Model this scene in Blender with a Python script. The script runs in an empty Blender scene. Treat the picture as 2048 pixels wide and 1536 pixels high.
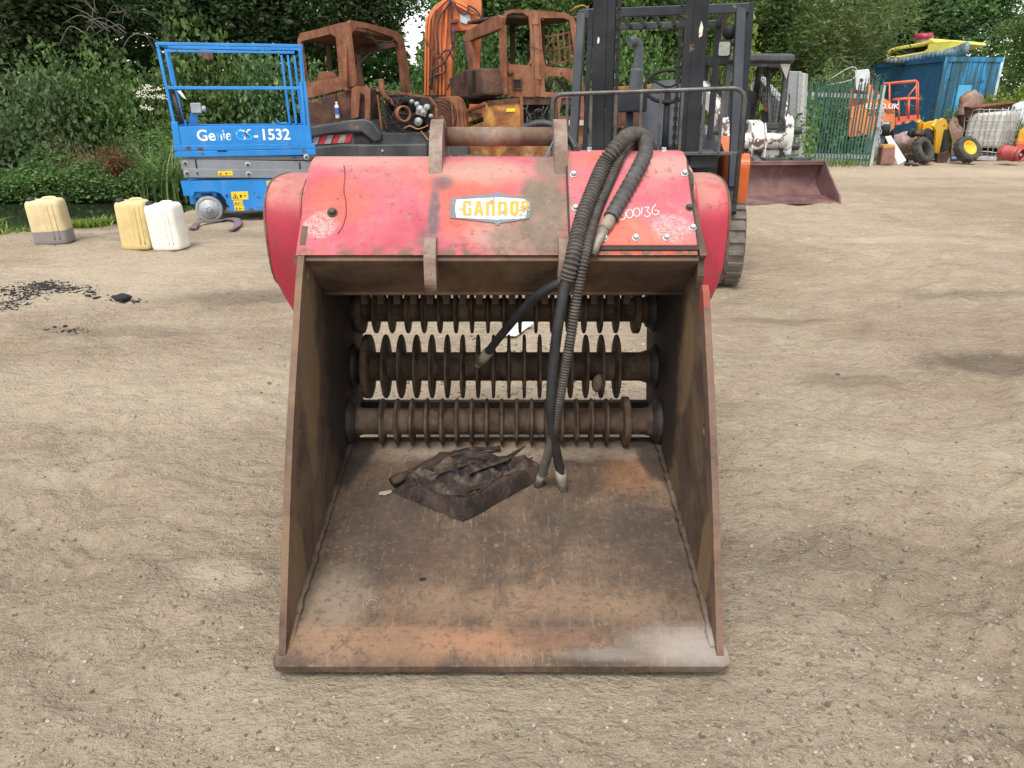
import bpy, bmesh, math, random
import numpy as np
from mathutils import Vector as V, Matrix, Euler, geometry as mgeo
R = math.radians
sc = bpy.context.scene
col = sc.collection

# ---------------------------------------------------------------- camera
F = 1479.0                      # focal length in pixels of a 2048 wide picture (26 mm equivalent)
CAMH = 1.5
PITCH = math.atan(578 / F)
CS, SN = math.cos(PITCH), math.sin(PITCH)
cd = bpy.data.cameras.new('camera')
cam = bpy.data.objects.new('camera', cd)
col.objects.link(cam)
cam.location = (0, 0, CAMH)
cam.rotation_euler = (math.pi / 2 - PITCH, 0, 0)
cd.sensor_width = 36
cd.lens = 36 * F / 2048
cd.clip_start = 0.05
cd.clip_end = 2000
sc.camera = cam

# ---------------------------------------------------------------- sky, sun, exposure
SUN_EL, SUN_AZ = R(60), R(196)          # high sun behind thin cloud, behind the camera to the left
w = bpy.data.worlds.new('World')
sc.world = w
w.use_nodes = True
wn = w.node_tree
wn.nodes.clear()
sky = wn.nodes.new('ShaderNodeTexSky')
sky.sky_type = 'NISHITA'
sky.sun_disc = False
sky.sun_elevation = SUN_EL
sky.sun_rotation = SUN_AZ
sky.air_density = 1.5
sky.dust_density = 1.0
sky.ozone_density = 1.0
hs = wn.nodes.new('ShaderNodeHueSaturation')     # cloud cover greys the blue
hs.inputs['Saturation'].default_value = 0.22
bg = wn.nodes.new('ShaderNodeBackground')
bg.inputs['Strength'].default_value = 0.11
wo = wn.nodes.new('ShaderNodeOutputWorld')
wn.links.new(sky.outputs[0], hs.inputs['Color'])
wn.links.new(hs.outputs[0], bg.inputs[0])
wn.links.new(bg.outputs[0], wo.inputs[0])
sd = bpy.data.lights.new('sun', 'SUN')
sd.energy = 1.5
sd.angle = R(22)
sd.color = (1.0, 0.96, 0.9)
sun = bpy.data.objects.new('sun', sd)
col.objects.link(sun)
_d = V((math.sin(SUN_AZ) * math.cos(SUN_EL), math.cos(SUN_AZ) * math.cos(SUN_EL), math.sin(SUN_EL)))
sun.rotation_euler = _d.to_track_quat('Z', 'Y').to_euler()
sun.location = (0, 0, 30)
sc.view_settings.view_transform = 'Standard'
sc.view_settings.look = 'None'
sc.view_settings.gamma = 1
sc.view_settings.use_curve_mapping = False
sc.view_settings.exposure = 1.2
sc.cycles.max_bounces = 6
sc.cycles.transparent_max_bounces = 8
sc.cycles.use_adaptive_sampling = True
sc.cycles.use_denoising = True

# ---------------------------------------------------------------- measuring helpers (design coordinates)
def ray(px, py):
    u, v = px - 1024, py - 768
    return V((u, F * CS - v * SN, -(F * SN + v * CS)))
def at(px, py, Y):
    r = ray(px, py)
    return V((0, 0, CAMH)) + r * (Y / r.y)
def gd(px, py, z=0.0):
    r = ray(px, py)
    return V((0, 0, CAMH)) + r * ((z - CAMH) / r.z)
class VP:
    """vertical plane through A and B (x, y); at() reads a picture point on it as (along, height)"""
    def __init__(s, A, B):
        s.A = V((A[0], A[1], 0)); d = V((B[0] - A[0], B[1] - A[1], 0)); s.L = d.length
        s.u = d.normalized(); s.n = V((s.u.y, -s.u.x, 0))
    def at(s, px, py):
        r = ray(px, py); o = V((0, 0, CAMH))
        t = (s.A - o).dot(s.n) / r.dot(s.n)
        p = o + r * t
        return ((p - s.A).dot(s.u), p.z)
    def poly(s, pts):
        return [s.at(*p) for p in pts]
    def w(s, a, z, off=0):
        return s.A + s.u * a + V((0, 0, z)) + s.n * off
    def frame(s, off=0):
        return (s.A + s.n * off, s.u, V((0, 0, 1)))
def rnd(seed):
    return random.Random(seed)

# ---------------------------------------------------------------- mesh helpers
INV = {}
def rr(x0, y0, x1, y1, r, n=5):
    o = []
    for cx_, cy_, a in ((x1 - r, y1 - r, 0), (x0 + r, y1 - r, 90), (x0 + r, y0 + r, 180), (x1 - r, y0 + r, 270)):
        for k in range(n + 1):
            t = R(a + 90 * k / n)
            o.append((cx_ + r * math.cos(t), cy_ + r * math.sin(t)))
    return o
def rpoly(pts, r, n=4):
    """round the corners of a polygon"""
    o = []
    N = len(pts)
    for i in range(N):
        p = V(pts[i]); a = V(pts[i - 1]); b = V(pts[(i + 1) % N])
        ra = r[i] if isinstance(r, (list, tuple)) else r
        if ra <= 0:
            o.append(tuple(p)); continue
        da = (a - p); db = (b - p)
        ra = min(ra, da.length * .45, db.length * .45)
        p0 = p + da.normalized() * ra; p1 = p + db.normalized() * ra
        for k in range(n + 1):
            t = k / n
            q = p0 * (1 - t) ** 2 + p * 2 * t * (1 - t) + p1 * t * t
            o.append(tuple(q))
    return o
def circ(cx_, cy_, r, n=12):
    return [(cx_ + r * math.cos(2 * math.pi * k / n), cy_ + r * math.sin(2 * math.pi * k / n)) for k in range(n)]
def spline(pts, n=8):
    """Catmull-Rom through points"""
    P = [V(p) for p in pts]
    P = [P[0] * 2 - P[1]] + P + [P[-1] * 2 - P[-2]]
    o = []
    for i in range(1, len(P) - 2):
        for k in range(n):
            t = k / n
            a, b, c, d = P[i - 1], P[i], P[i + 1], P[i + 2]
            o.append(.5 * ((2 * b) + (c - a) * t + (2 * a - 5 * b + 4 * c - d) * t * t + (3 * b - a - 3 * c + d) * t ** 3))
    o.append(P[-2].copy())
    return o
def resample(pts, step):
    pts = [V(p) for p in pts]
    out = [pts[0]]; acc = 0.0
    for a, b in zip(pts, pts[1:]):
        L = (b - a).length
        if L < 1e-9: continue
        d = step - acc
        while d <= L:
            out.append(a + (b - a) * (d / L)); d += step
        acc = (acc + L) % step
    return out
class MB:
    def __init__(s):
        s.v = []; s.f = []; s.s = []
    def add(s, vs, fs, smooth=False):
        b = len(s.v)
        s.v.extend([tuple(v) for v in vs])
        for f in fs:
            s.f.append(tuple(i + b for i in f)); s.s.append(smooth)
        return s
    def box(s, c, d, rot=None):
        c = V(c); m = rot if isinstance(rot, Matrix) else (Euler(rot).to_matrix() if rot else Matrix.Identity(3))
        vs = []
        for z in (-.5, .5):
            for x, y in ((-.5, -.5), (.5, -.5), (.5, .5), (-.5, .5)):
                vs.append(c + m @ V((x * d[0], y * d[1], z * d[2])))
        return s.add(vs, [(3, 2, 1, 0), (4, 5, 6, 7), (0, 1, 5, 4), (1, 2, 6, 5), (2, 3, 7, 6), (3, 0, 4, 7)])
    def bb(s, x0, y0, z0, x1, y1, z1):
        return s.box(((x0 + x1) / 2, (y0 + y1) / 2, (z0 + z1) / 2), (x1 - x0, y1 - y0, z1 - z0))
    def hexa(s, vs):
        return s.add(vs, [(3, 2, 1, 0), (4, 5, 6, 7), (0, 1, 5, 4), (1, 2, 6, 5), (2, 3, 7, 6), (3, 0, 4, 7)])
    def bar(s, p, q, w_, h, up=(0, 0, 1)):
        p, q = V(p), V(q); d = q - p; L = d.length; d.normalize()
        u = V(up)
        if abs(d.dot(u)) > .98: u = V((0, 1, 0))
        x = d.cross(u).normalized(); y = x.cross(d).normalized()
        m = Matrix((x, d, y)).transposed()
        return s.box((p + q) / 2, (w_, L, h), m)
    def cyl(s, p, q, r, r2=None, n=16, cap=True):
        p, q = V(p), V(q); r2 = r if r2 is None else r2
        d = (q - p).normalized(); u = V((0, 0, 1)) if abs(d.z) < .9 else V((1, 0, 0))
        x = d.cross(u).normalized(); y = d.cross(x)
        vs = []
        for k in range(n):
            a = 2 * math.pi * k / n
            e = x * math.cos(a) + y * math.sin(a)
            vs += [p + e * r, q + e * r2]
        s.add(vs, [(2 * k, 2 * ((k + 1) % n), 2 * ((k + 1) % n) + 1, 2 * k + 1) for k in range(n)], True)
        if cap:
            b = len(s.v) - 2 * n
            s.f.append(tuple(b + 2 * k for k in range(n))); s.s.append(False)
            s.f.append(tuple(b + 2 * k + 1 for k in reversed(range(n)))); s.s.append(False)
        return s
    def tube(s, pts, r, n=8, cap=True, closed=False, flat=None):
        P = [V(p) for p in pts]; N = len(P)
        rad = r if isinstance(r, (list, tuple)) else [r] * N
        T = []
        for i in range(N):
            if closed: t = P[(i + 1) % N] - P[i - 1]
            else: t = P[min(i + 1, N - 1)] - P[max(i - 1, 0)]
            T.append(t.normalized())
        u = V((0, 0, 1)) if abs(T[0].z) < .9 else V((1, 0, 0))
        x = T[0].cross(u).normalized()
        vs = []
        for i in range(N):
            if i:
                x = (x - T[i] * x.dot(T[i]))
                x = x.normalized() if x.length > 1e-6 else T[i].orthogonal().normalized()
            y = T[i].cross(x)
            for k in range(n):
                a = 2 * math.pi * k / n
                vs.append(P[i] + (x * math.cos(a) + y * math.sin(a) * (flat or 1)) * rad[i])
        fs = []
        M = N if closed else N - 1
        for i in range(M):
            j = (i + 1) % N
            for k in range(n):
                l = (k + 1) % n
                fs.append((i * n + k, j * n + k, j * n + l, i * n + l))
        s.add(vs, fs, True)
        if cap and not closed:
            b = len(s.v) - N * n
            s.f.append(tuple(b + k for k in range(n))); s.s.append(False)
            s.f.append(tuple(b + (N - 1) * n + k for k in reversed(range(n)))); s.s.append(False)
        return s
    def lathe(s, prof, p, d, n=20, smooth=True, caps=False):
        """prof: list of (radius, distance along d)"""
        p = V(p); d = V(d).normalized(); u = V((0, 0, 1)) if abs(d.z) < .9 else V((1, 0, 0))
        x = d.cross(u).normalized(); y = d.cross(x)
        vs = []
        for (r, t) in prof:
            for k in range(n):
                a = 2 * math.pi * k / n
                vs.append(p + d * t + (x * math.cos(a) + y * math.sin(a)) * r)
        fs = []
        for i in range(len(prof) - 1):
            for k in range(n):
                l = (k + 1) % n
                fs.append((i * n + k, i * n + l, (i + 1) * n + l, (i + 1) * n + k))
        s.add(vs, fs, smooth)
        if caps:
            b = len(s.v) - len(vs)
            s.f.append(tuple(b + k for k in reversed(range(n)))); s.s.append(False)
            s.f.append(tuple(b + (len(prof) - 1) * n + k for k in range(n))); s.s.append(False)
        return s
    def plate(s, frame, outer, holes=(), t=.01, smooth_rim=False):
        """polygon with holes in the plane (o, u, v), thickness t along u x v (centred when t < 0)"""
        o, u, v = V(frame[0]), V(frame[1]), V(frame[2])
        n_ = u.cross(v).normalized()
        o0 = o
        if t < 0:
            t = -t; o0 = o - n_ * t / 2
        loops = [list(outer)] + [list(h) for h in holes]
        flat = [p for l in loops for p in l]
        tri = mgeo.tessellate_polygon([[V((p[0], p[1], 0)) for p in l] for l in loops])
        vs = [o0 + u * p[0] + v * p[1] for p in flat]
        m = len(vs)
        vs += [q + n_ * t for q in vs]
        fs = [tuple(reversed(f)) for f in tri] + [tuple(i + m for i in f) for f in tri]
        s.add(vs, fs, False)
        b = len(s.v) - 2 * m; k0 = 0
        for l in loops:
            L = len(l)
            for k in range(L):
                a, c = k0 + k, k0 + (k + 1) % L
                s.f.append((b + a, b + c, b + c + m, b + a + m)); s.s.append(smooth_rim)
            k0 += L
        return s
    def blob(s, c, d, seed=0, sub=1, amp=.25, rot=None):
        bm = bmesh.new(); bmesh.ops.create_icosphere(bm, subdivisions=sub, radius=1)
        g = rnd(seed); m = Euler(rot or (g.random() * 6, g.random() * 6, g.random() * 6)).to_matrix()
        vs = [V(c) + m @ V([q.co[i] * d[i] * (1 + g.uniform(-amp, amp)) for i in range(3)]) for q in bm.verts]
        bm.verts.index_update()
        fs = [tuple(q.index for q in f.verts) for f in bm.faces]
        bm.free()
        return s.add(vs, fs, sub > 1)
    def sphere(s, c, d, n=12, m=8):
        vs = []; fs = []
        for i in range(m + 1):
            th = math.pi * i / m
            for k in range(n):
                a = 2 * math.pi * k / n
                vs.append(V(c) + V((d[0] * math.sin(th) * math.cos(a), d[1] * math.sin(th) * math.sin(a), d[2] * math.cos(th))))
        for i in range(m):
            for k in range(n):
                l = (k + 1) % n
                fs.append((i * n + k, (i + 1) * n + k, (i + 1) * n + l, i * n + l))
        return s.add(vs, fs, True)
    def mesh(s, name, mat, inv=None):
        me = bpy.data.meshes.new(name)
        vs = s.v if inv is None else [tuple(inv @ V(v)) for v in s.v]
        me.from_pydata(vs, [], s.f)
        me.polygons.foreach_set('use_smooth', s.s)
        bm = bmesh.new(); bm.from_mesh(me)
        bmesh.ops.remove_doubles(bm, verts=bm.verts, dist=1e-5)
        bmesh.ops.recalc_face_normals(bm, faces=bm.faces)
        bm.to_mesh(me); bm.free()
        me.materials.append(mat)
        return me
    def build(s, name, mat, parent=None, bevel=0, seg=2, label=None):
        inv = INV.get(parent.name) if parent else None
        me = s.mesh(name, mat, inv)
        o = bpy.data.objects.new(name, me); col.objects.link(o)
        if parent:
            o.parent = parent
            if inv is not None: INV[o.name] = inv
        if bevel:
            b = o.modifiers.new('bevel', 'BEVEL'); b.width = bevel; b.segments = seg; b.limit_method = 'ANGLE'; b.angle_limit = R(40)
            b.harden_normals = False
        if label: o['label'] = label
        return o
def thing(name, label, cat, loc=(0, 0, 0), rot=(0, 0, 0), group=None, local=False):
    o = bpy.data.objects.new(name, None); col.objects.link(o)
    o.empty_display_size = .1
    o.location = loc; o.rotation_euler = rot
    o['label'] = label; o['category'] = cat
    if group: o['group'] = group
    if not local:
        INV[o.name] = (Matrix.Translation(V(loc)) @ Euler(rot).to_matrix().to_4x4()).inverted()
    return o
def tag(o, label, cat, group=None):
    o['label'] = label; o['category'] = cat
    if group: o['group'] = group
    return o
def recentre(o):
    """put a single-mesh thing's origin at its base"""
    co = np.empty(len(o.data.vertices) * 3); o.data.vertices.foreach_get('co', co); co = co.reshape(-1, 3)
    c = V(((co[:, 0].min() + co[:, 0].max()) / 2, (co[:, 1].min() + co[:, 1].max()) / 2, co[:, 2].min()))
    o.data.transform(Matrix.Translation(-c)); o.location = c
    return o
def struct(o):
    o['kind'] = 'structure'; return o
def stuff(o, label=None, cat=None):
    o['kind'] = 'stuff'
    if label: o['label'] = label
    if cat: o['category'] = cat
    return o
def inst(me, name, parent, loc, rot=(0, 0, 0), scale=None, world=True):
    o = bpy.data.objects.new(name, me); col.objects.link(o)
    if parent:
        o.parent = parent
        inv = INV.get(parent.name)
        if inv is not None and world:
            loc = inv @ V(loc); INV[o.name] = inv
    o.location = loc; o.rotation_euler = rot
    if scale is not None: o.scale = scale if not isinstance(scale, (int, float)) else (scale,) * 3
    return o
def text(s_, name, mat, parent, o, u, v, size, depth=.0015, bold=0.0, align='CENTER', squash=1.0, label=None, space=1.0):
    """flat lettering lying in the plane (o, u, v), in world coordinates"""
    cu = bpy.data.curves.new(name, 'FONT'); cu.body = s_; cu.size = 1; cu.align_x = align; cu.align_y = 'CENTER'
    cu.offset = bold; cu.extrude = depth / size / 2; cu.resolution_u = 3; cu.space_character = space
    t = bpy.data.objects.new(name, cu); col.objects.link(t)
    bpy.context.view_layer.update()
    dg = bpy.context.evaluated_depsgraph_get()
    me = bpy.data.meshes.new_from_object(t.evaluated_get(dg))
    bpy.data.objects.remove(t)
    u, v = V(u).normalized(), V(v).normalized(); n_ = u.cross(v)
    M = Matrix.Translation(V(o)) @ Matrix((u * size * squash, v * size, n_ * size)).transposed().to_4x4()
    inv = INV.get(parent.name) if parent else None
    me.transform(M if inv is None else inv @ M)
    me.materials.clear(); me.materials.append(mat); me.name = name
    ob = bpy.data.objects.new(name, me); col.objects.link(ob)
    if parent:
        ob.parent = parent
        if inv is not None: INV[ob.name] = inv
    if label: ob['label'] = label
    return ob

# ---------------------------------------------------------------- material helpers
class NT:
    def __init__(s, name):
        s.m = bpy.data.materials.new(name); s.m.use_nodes = True
        s.t = s.m.node_tree; s.b = s.t.nodes['Principled BSDF']; s.out = s.t.nodes['Material Output']
        s._co = None
    def n(s, ty, **kw):
        nd = s.t.nodes.new(ty)
        for k, v in kw.items(): setattr(nd, k, v)
        return nd
    def l(s, a, b):
        s.t.links.new(a, b)
    def set(s, inp, val):
        if hasattr(val, 'is_output'): s.l(val, inp)
        elif isinstance(val, (tuple, list)) and len(val) == 3 and inp.type == 'RGBA': inp.default_value = (*val, 1)
        else: inp.default_value = val
    @property
    def co(s):
        if s._co is None: s._co = s.n('ShaderNodeTexCoord').outputs['Object']
        return s._co
    def scaled(s, vec, sx):
        nd = s.n('ShaderNodeMapping'); s.l(vec, nd.inputs[0]); nd.inputs['Scale'].default_value = sx; return nd.outputs[0]
    def noise(s, scale, detail=5, rough=.6, vec=None, dist=0.0, out='Fac'):
        nd = s.n('ShaderNodeTexNoise'); s.l(vec or s.co, nd.inputs['Vector'])
        nd.inputs['Scale'].default_value = scale; nd.inputs['Detail'].default_value = detail
        nd.inputs['Roughness'].default_value = rough; nd.inputs['Distortion'].default_value = dist
        return nd.outputs[out]
    def voro(s, scale, vec=None, feature='F1', out='Distance'):
        nd = s.n('ShaderNodeTexVoronoi', feature=feature); s.l(vec or s.co, nd.inputs['Vector']); nd.inputs['Scale'].default_value = scale
        return nd.outputs[out]
    def step(s, fac, a, b, lo=0.0, hi=1.0):
        nd = s.n('ShaderNodeMapRange', interpolation_type='SMOOTHSTEP'); s.set(nd.inputs[0], fac)
        nd.inputs[1].default_value = a; nd.inputs[2].default_value = b; nd.inputs[3].default_value = lo; nd.inputs[4].default_value = hi
        return nd.outputs[0]
    def ma(s, op, a, b=0.0, clamp=False):
        nd = s.n('ShaderNodeMath', operation=op, use_clamp=clamp); s.set(nd.inputs[0], a); s.set(nd.inputs[1], b); return nd.outputs[0]
    def mix(s, fac, a, b, blend='MIX'):
        nd = s.n('ShaderNodeMix', data_type='RGBA', blend_type=blend)
        s.set(nd.inputs[0], fac); s.set(nd.inputs[6], a); s.set(nd.inputs[7], b); return nd.outputs[2]
    def ramp(s, fac, stops):
        nd = s.n('ShaderNodeValToRGB'); s.l(fac, nd.inputs[0]); e = nd.color_ramp.elements
        while len(e) < len(stops): e.new(.5)
        for i, (p, c) in enumerate(stops): e[i].position = p; e[i].color = (*c, 1)
        return nd.outputs[0]
    def bump(s, h, dist=.01, strength=.5):
        nd = s.n('ShaderNodeBump'); s.l(h, nd.inputs['Height']); nd.inputs['Distance'].default_value = dist; nd.inputs['Strength'].default_value = strength
        s.l(nd.outputs[0], s.b.inputs['Normal']); return nd.outputs[0]
    def sep(s, vec=None):
        nd = s.n('ShaderNodeSeparateXYZ'); s.l(vec or s.co, nd.inputs[0]); return nd.outputs
    def spot(s, c, r, soft=.25, wob=.6, wscale=12.0):
        """a patch with a ragged outline round a point of the object (a stain, a scuff)"""
        sub = s.n('ShaderNodeVectorMath', operation='SUBTRACT'); s.l(s.co, sub.inputs[0]); sub.inputs[1].default_value = c
        dv = s.n('ShaderNodeVectorMath', operation='DIVIDE'); s.l(sub.outputs[0], dv.inputs[0]); dv.inputs[1].default_value = r
        ln = s.n('ShaderNodeVectorMath', operation='LENGTH'); s.l(dv.outputs[0], ln.inputs[0])
        if not hasattr(s, '_nz'): s._nz = {}
        if wscale not in s._nz: s._nz[wscale] = s.noise(wscale, 6, .72)
        nz = s._nz[wscale]
        d = s.ma('ADD', ln.outputs['Value'], s.ma('MULTIPLY', s.ma('SUBTRACT', nz, .5), wob * 2))
        return s.step(d, 1 - soft, 1 + soft, 1, 0)
    def done(s, colr, rough=.6, metal=0.0, spec=None):
        s.set(s.b.inputs['Base Color'], colr); s.set(s.b.inputs['Roughness'], rough); s.set(s.b.inputs['Metallic'], metal)
        if spec is not None: s.b.inputs['Specular IOR Level'].default_value = spec
        return s.m
MATS = {}
def plain(name, c, rough=.6, metal=0.0, var=.25, scale=8.0, bump=.0, spec=.5):
    if name in MATS: return MATS[name]
    k = NT(name)
    f = k.noise(scale, 6, .65)
    c2 = tuple(x * (1 - var) for x in c); c3 = tuple(min(1, x * (1 + var * .7)) for x in c)
    cc = k.ramp(f, [(.3, c2), (.55, c), (.75, c3)])
    if bump: k.bump(k.noise(scale * 6, 5, .7), .01, bump)
    MATS[name] = k.done(cc, rough, metal, spec)
    return MATS[name]
RUSTS = ((.055, .024, .014), (.16, .06, .028), (.27, .115, .05))
def rusty(name, cols=RUSTS, scale=5.0, rough=.85, dust=(.3, .22, .15), dustamt=.3, bump=.5, ash=0.0):
    if name in MATS: return MATS[name]
    k = NT(name)
    f = k.noise(scale, 8, .68, dist=.4)
    c = k.ramp(f, [(.3, cols[0]), (.48, cols[1]), (.66, cols[2])])
    g = k.noise(scale * 9, 5, .7)
    c = k.mix(k.step(g, .5, .75, 0, .55), c, cols[0])
    st = k.noise(scale * .7, 4, .5, vec=k.scaled(k.co, (1, 1, .18)))
    c = k.mix(k.step(st, .52, .75, 0, dustamt), c, dust)
    if ash:
        c = k.mix(k.step(k.noise(scale * .5, 7, .72, dist=.8), .56, .66, 0, ash), c, (.018, .015, .014))
        c = k.mix(k.step(k.noise(scale * .8, 8, .75, vec=k.scaled(k.co, (1.3, 1.3, .5))), .60, .68, 0, ash * .8), c, (.36, .30, .26))
        c = k.mix(k.step(k.noise(scale * 1.7, 8, .75), .60, .66, 0, ash), c, (.42, .17, .065))
    k.bump(k.noise(scale * 14, 6, .75), .004, bump)
    MATS[name] = k.done(c, k.step(f, .2, .8, rough - .15, min(1, rough + .1)), 0, .3)
    return MATS[name]
def paint(name, c, chip=.62, under=(.09, .045, .03), dirt=(.25, .2, .15), dirtamt=.25, rough=.42, scale=6.0, fade=.25, spec=.5, chipscale=14.0):
    """aged paint: fading, grime runs, chips down to rust"""
    if name in MATS: return MATS[name]
    k = NT(name)
    f = k.noise(scale * .6, 5, .6)
    c1 = k.mix(k.step(f, .35, .7), tuple(x * (1 - fade * .6) for x in c), tuple(min(1, x * (1 + fade * .4) + fade * .06) for x in c))
    run = k.noise(scale, 5, .65, vec=k.scaled(k.co, (2.2, 2.2, .35)))
    c1 = k.mix(k.step(run, .5, .8, 0, dirtamt), c1, dirt)
    ch = k.noise(chipscale, 8, .72)
    big = k.noise(chipscale * .22, 3, .5)
    m = k.step(k.ma('ADD', ch, k.ma('MULTIPLY', k.ma('SUBTRACT', big, .5), .5)), chip, chip + .03)
    c1 = k.mix(m, c1, k.mix(k.noise(40, 3), under, tuple(x * 2.2 for x in under)))
    h = k.ma('ADD', k.ma('MULTIPLY', m, -.6), k.ma('MULTIPLY', k.noise(60, 4, .6), .25))
    k.bump(h, .003, .5)
    MATS[name] = k.done(c1, k.ma('ADD', k.step(m, 0, 1, rough, .85), k.ma('MULTIPLY', k.ma('SUBTRACT', f, .5), .35)), 0, spec)
    return MATS[name]

# ================================================================ ground
def _hash(i, j, s):
    h = (i * 374761393 + j * 668265263 + s * 974634533) & 0xffffffff
    h = ((h ^ (h >> 13)) * 1274126177) & 0xffffffff
    return ((h ^ (h >> 16)) & 0xffff) / 65535.0
def vnoise(x, y, s=0):
    i = np.floor(x).astype(np.int64); j = np.floor(y).astype(np.int64)
    fx = x - i; fy = y - j
    fx = fx * fx * (3 - 2 * fx); fy = fy * fy * (3 - 2 * fy)
    a = _hash(i, j, s); b = _hash(i + 1, j, s); c = _hash(i, j + 1, s); d = _hash(i + 1, j + 1, s)
    return (a * (1 - fx) + b * fx) * (1 - fy) + (c * (1 - fx) + d * fx) * fy - .5
def fbm(x, y, s=0, o=4):
    r = 0; a = 1.0
    for k in range(o):
        r = r + a * vnoise(x, y, s + k * 17); x = x * 2.03 + 11; y = y * 2.03 + 5; a *= .5
    return r
def sstep(a, b, x):
    t = np.clip((x - a) / (b - a), 0, 1); return t * t * (3 - 2 * t)
def bank(x):
    """near edge of the pond"""
    return np.interp(x, [-30, -9, -7, -5.8, -5.0, -4.6, -4.2, -3.8], [7.0, 8.3, 8.8, 9.0, 9.6, 10.3, 12.0, 14.5])
def ground_h(x, y):
    x = np.asarray(x, float); y = np.asarray(y, float)
    h = .035 * fbm(x * .7, y * .7, 1, 4)
    wx = x + .25 * fbm(x * .9, y * .9, 61, 2); wy = y + .25 * fbm(x * .9 + 5, y * .9, 62, 2)
    for ang, fx, fv, sd_, am in ((.55, .9, 4.2, 5, .030), (-.5, .8, 3.6, 9, .026), (.95, 1.3, 6.5, 13, .016)):
        c, s = math.cos(ang), math.sin(ang)
        u = wx * c + wy * s; v_ = -wx * s + wy * c
        rd = 1 - 2 * np.abs(fbm(u * fx, v_ * fv, sd_, 4))
        h = h + 1.05 * am * (rd - .72) * sstep(-.12, .28, fbm(x * .45 + sd_, y * .45, 33 + sd_, 2))
    cl = sstep(-.05, .3, fbm(x * 1.1 + 3, y * 1.1, 55, 2))
    h = h + .022 * fbm(x * 8, y * 8, 21, 5) * (.35 + .9 * cl) + .016 * np.maximum(0, fbm(x * 24, y * 24, 23, 3)) * (.25 + cl)
    # half-worn tyre tread prints
    for x0, sl, cv, wd_, pit, sd_ in ((1.35, .30, .015, .15, .105, 71), (-1.25, -.34, -.02, .16, .12, 73), (2.3, .62, .0, .15, .11, 75), (-.2, .55, .0, .13, .09, 77), (-2.2, .18, .0, .16, .12, 79)):
        if sd_ == 77: yy = np.where(y < 1.45, y, 99.0)
        else: yy = y
        d = (x - (x0 + sl * (yy - 1.2) + cv * (yy - 1.2) ** 2)) / math.sqrt(1 + sl * sl)
        band = sstep(wd_, wd_ * .8, np.abs(d)) * sstep(-.10, .22, fbm(x * 1.6 + sd_, y * 1.6, sd_, 2)) * sstep(9.5, 6.0, y)
        lug = sstep(-.35, .35, np.sin(2 * math.pi * (y + .9 * np.abs(d)) / pit))
        h = h + band * (.011 * lug - .012) + .006 * np.exp(-((np.abs(d) - wd_ * 1.1) / .03) ** 2) * sstep(9.5, 6, y) * sstep(-.10, .22, fbm(x * 1.6 + sd_, y * 1.6, sd_, 2))
    near = sstep(.55, 1.05, np.maximum(np.abs(x + .03) / 1.0, np.abs(y - 2.3) / 1.15))
    h = h * (.25 + .75 * near) - .012 * (1 - near)
    d = y - bank(x)
    h = h - .75 * sstep(-.35, 1.1, d) * sstep(19.5, 15.0, y) * sstep(-3.4, -4.4, x)
    h = h + 1.1 * sstep(14.0, 22, y) * sstep(0, -4, x)
    return h
def gz(x, y):
    return float(ground_h(np.array([x]), np.array([y]))[0])
def lines(seg):
    o = []
    for a, b, st in seg: o += list(np.arange(a, b, st))
    return np.array(o)
gx = lines([(-300, -60, 40), (-60, -20, 4), (-20, -8, .6), (-8, -4, .09), (-4, -2.0, .03), (-2.0, 2.0, .0125), (2.0, 4, .03), (4, 8, .09), (8, 22, .6), (22, 60, 4), (60, 341, 40)])
gy = lines([(-60, -10, 10), (-10, .2, 1.0), (.2, .8, .1), (.8, 2.6, .0125), (2.6, 4.6, .025), (4.6, 12, .06), (12, 24, .3), (24, 60, 3), (60, 601, 40)])
GX, GY = np.meshgrid(gx, gy)
GZ = ground_h(GX, GY)
GZ = np.where((np.abs(GX) > 60) | (GY > 60), np.minimum(GZ, .5), GZ)
nx, ny = len(gx), len(gy)
verts = np.stack([GX.ravel(), GY.ravel(), GZ.ravel()], 1)
ii = np.arange(nx - 1)[None, :] + np.arange(ny - 1)[:, None] * nx
quads = np.stack([ii, ii + 1, ii + nx + 1, ii + nx], -1).reshape(-1, 4)
def npmesh(name, verts, faces, mat, smooth=False):
    me = bpy.data.meshes.new(name)
    n = faces.shape[1]
    me.vertices.add(len(verts)); me.vertices.foreach_set('co', np.ascontiguousarray(verts, np.float32).ravel())
    me.loops.add(faces.size); me.loops.foreach_set('vertex_index', np.ascontiguousarray(faces, np.int32).ravel())
    me.polygons.add(len(faces)); me.polygons.foreach_set('loop_start', np.arange(0, faces.size, n, dtype=np.int32))
    me.polygons.foreach_set('use_smooth', np.full(len(faces), smooth))
    me.update(calc_edges=True)
    me.materials.append(mat)
    return me
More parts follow.
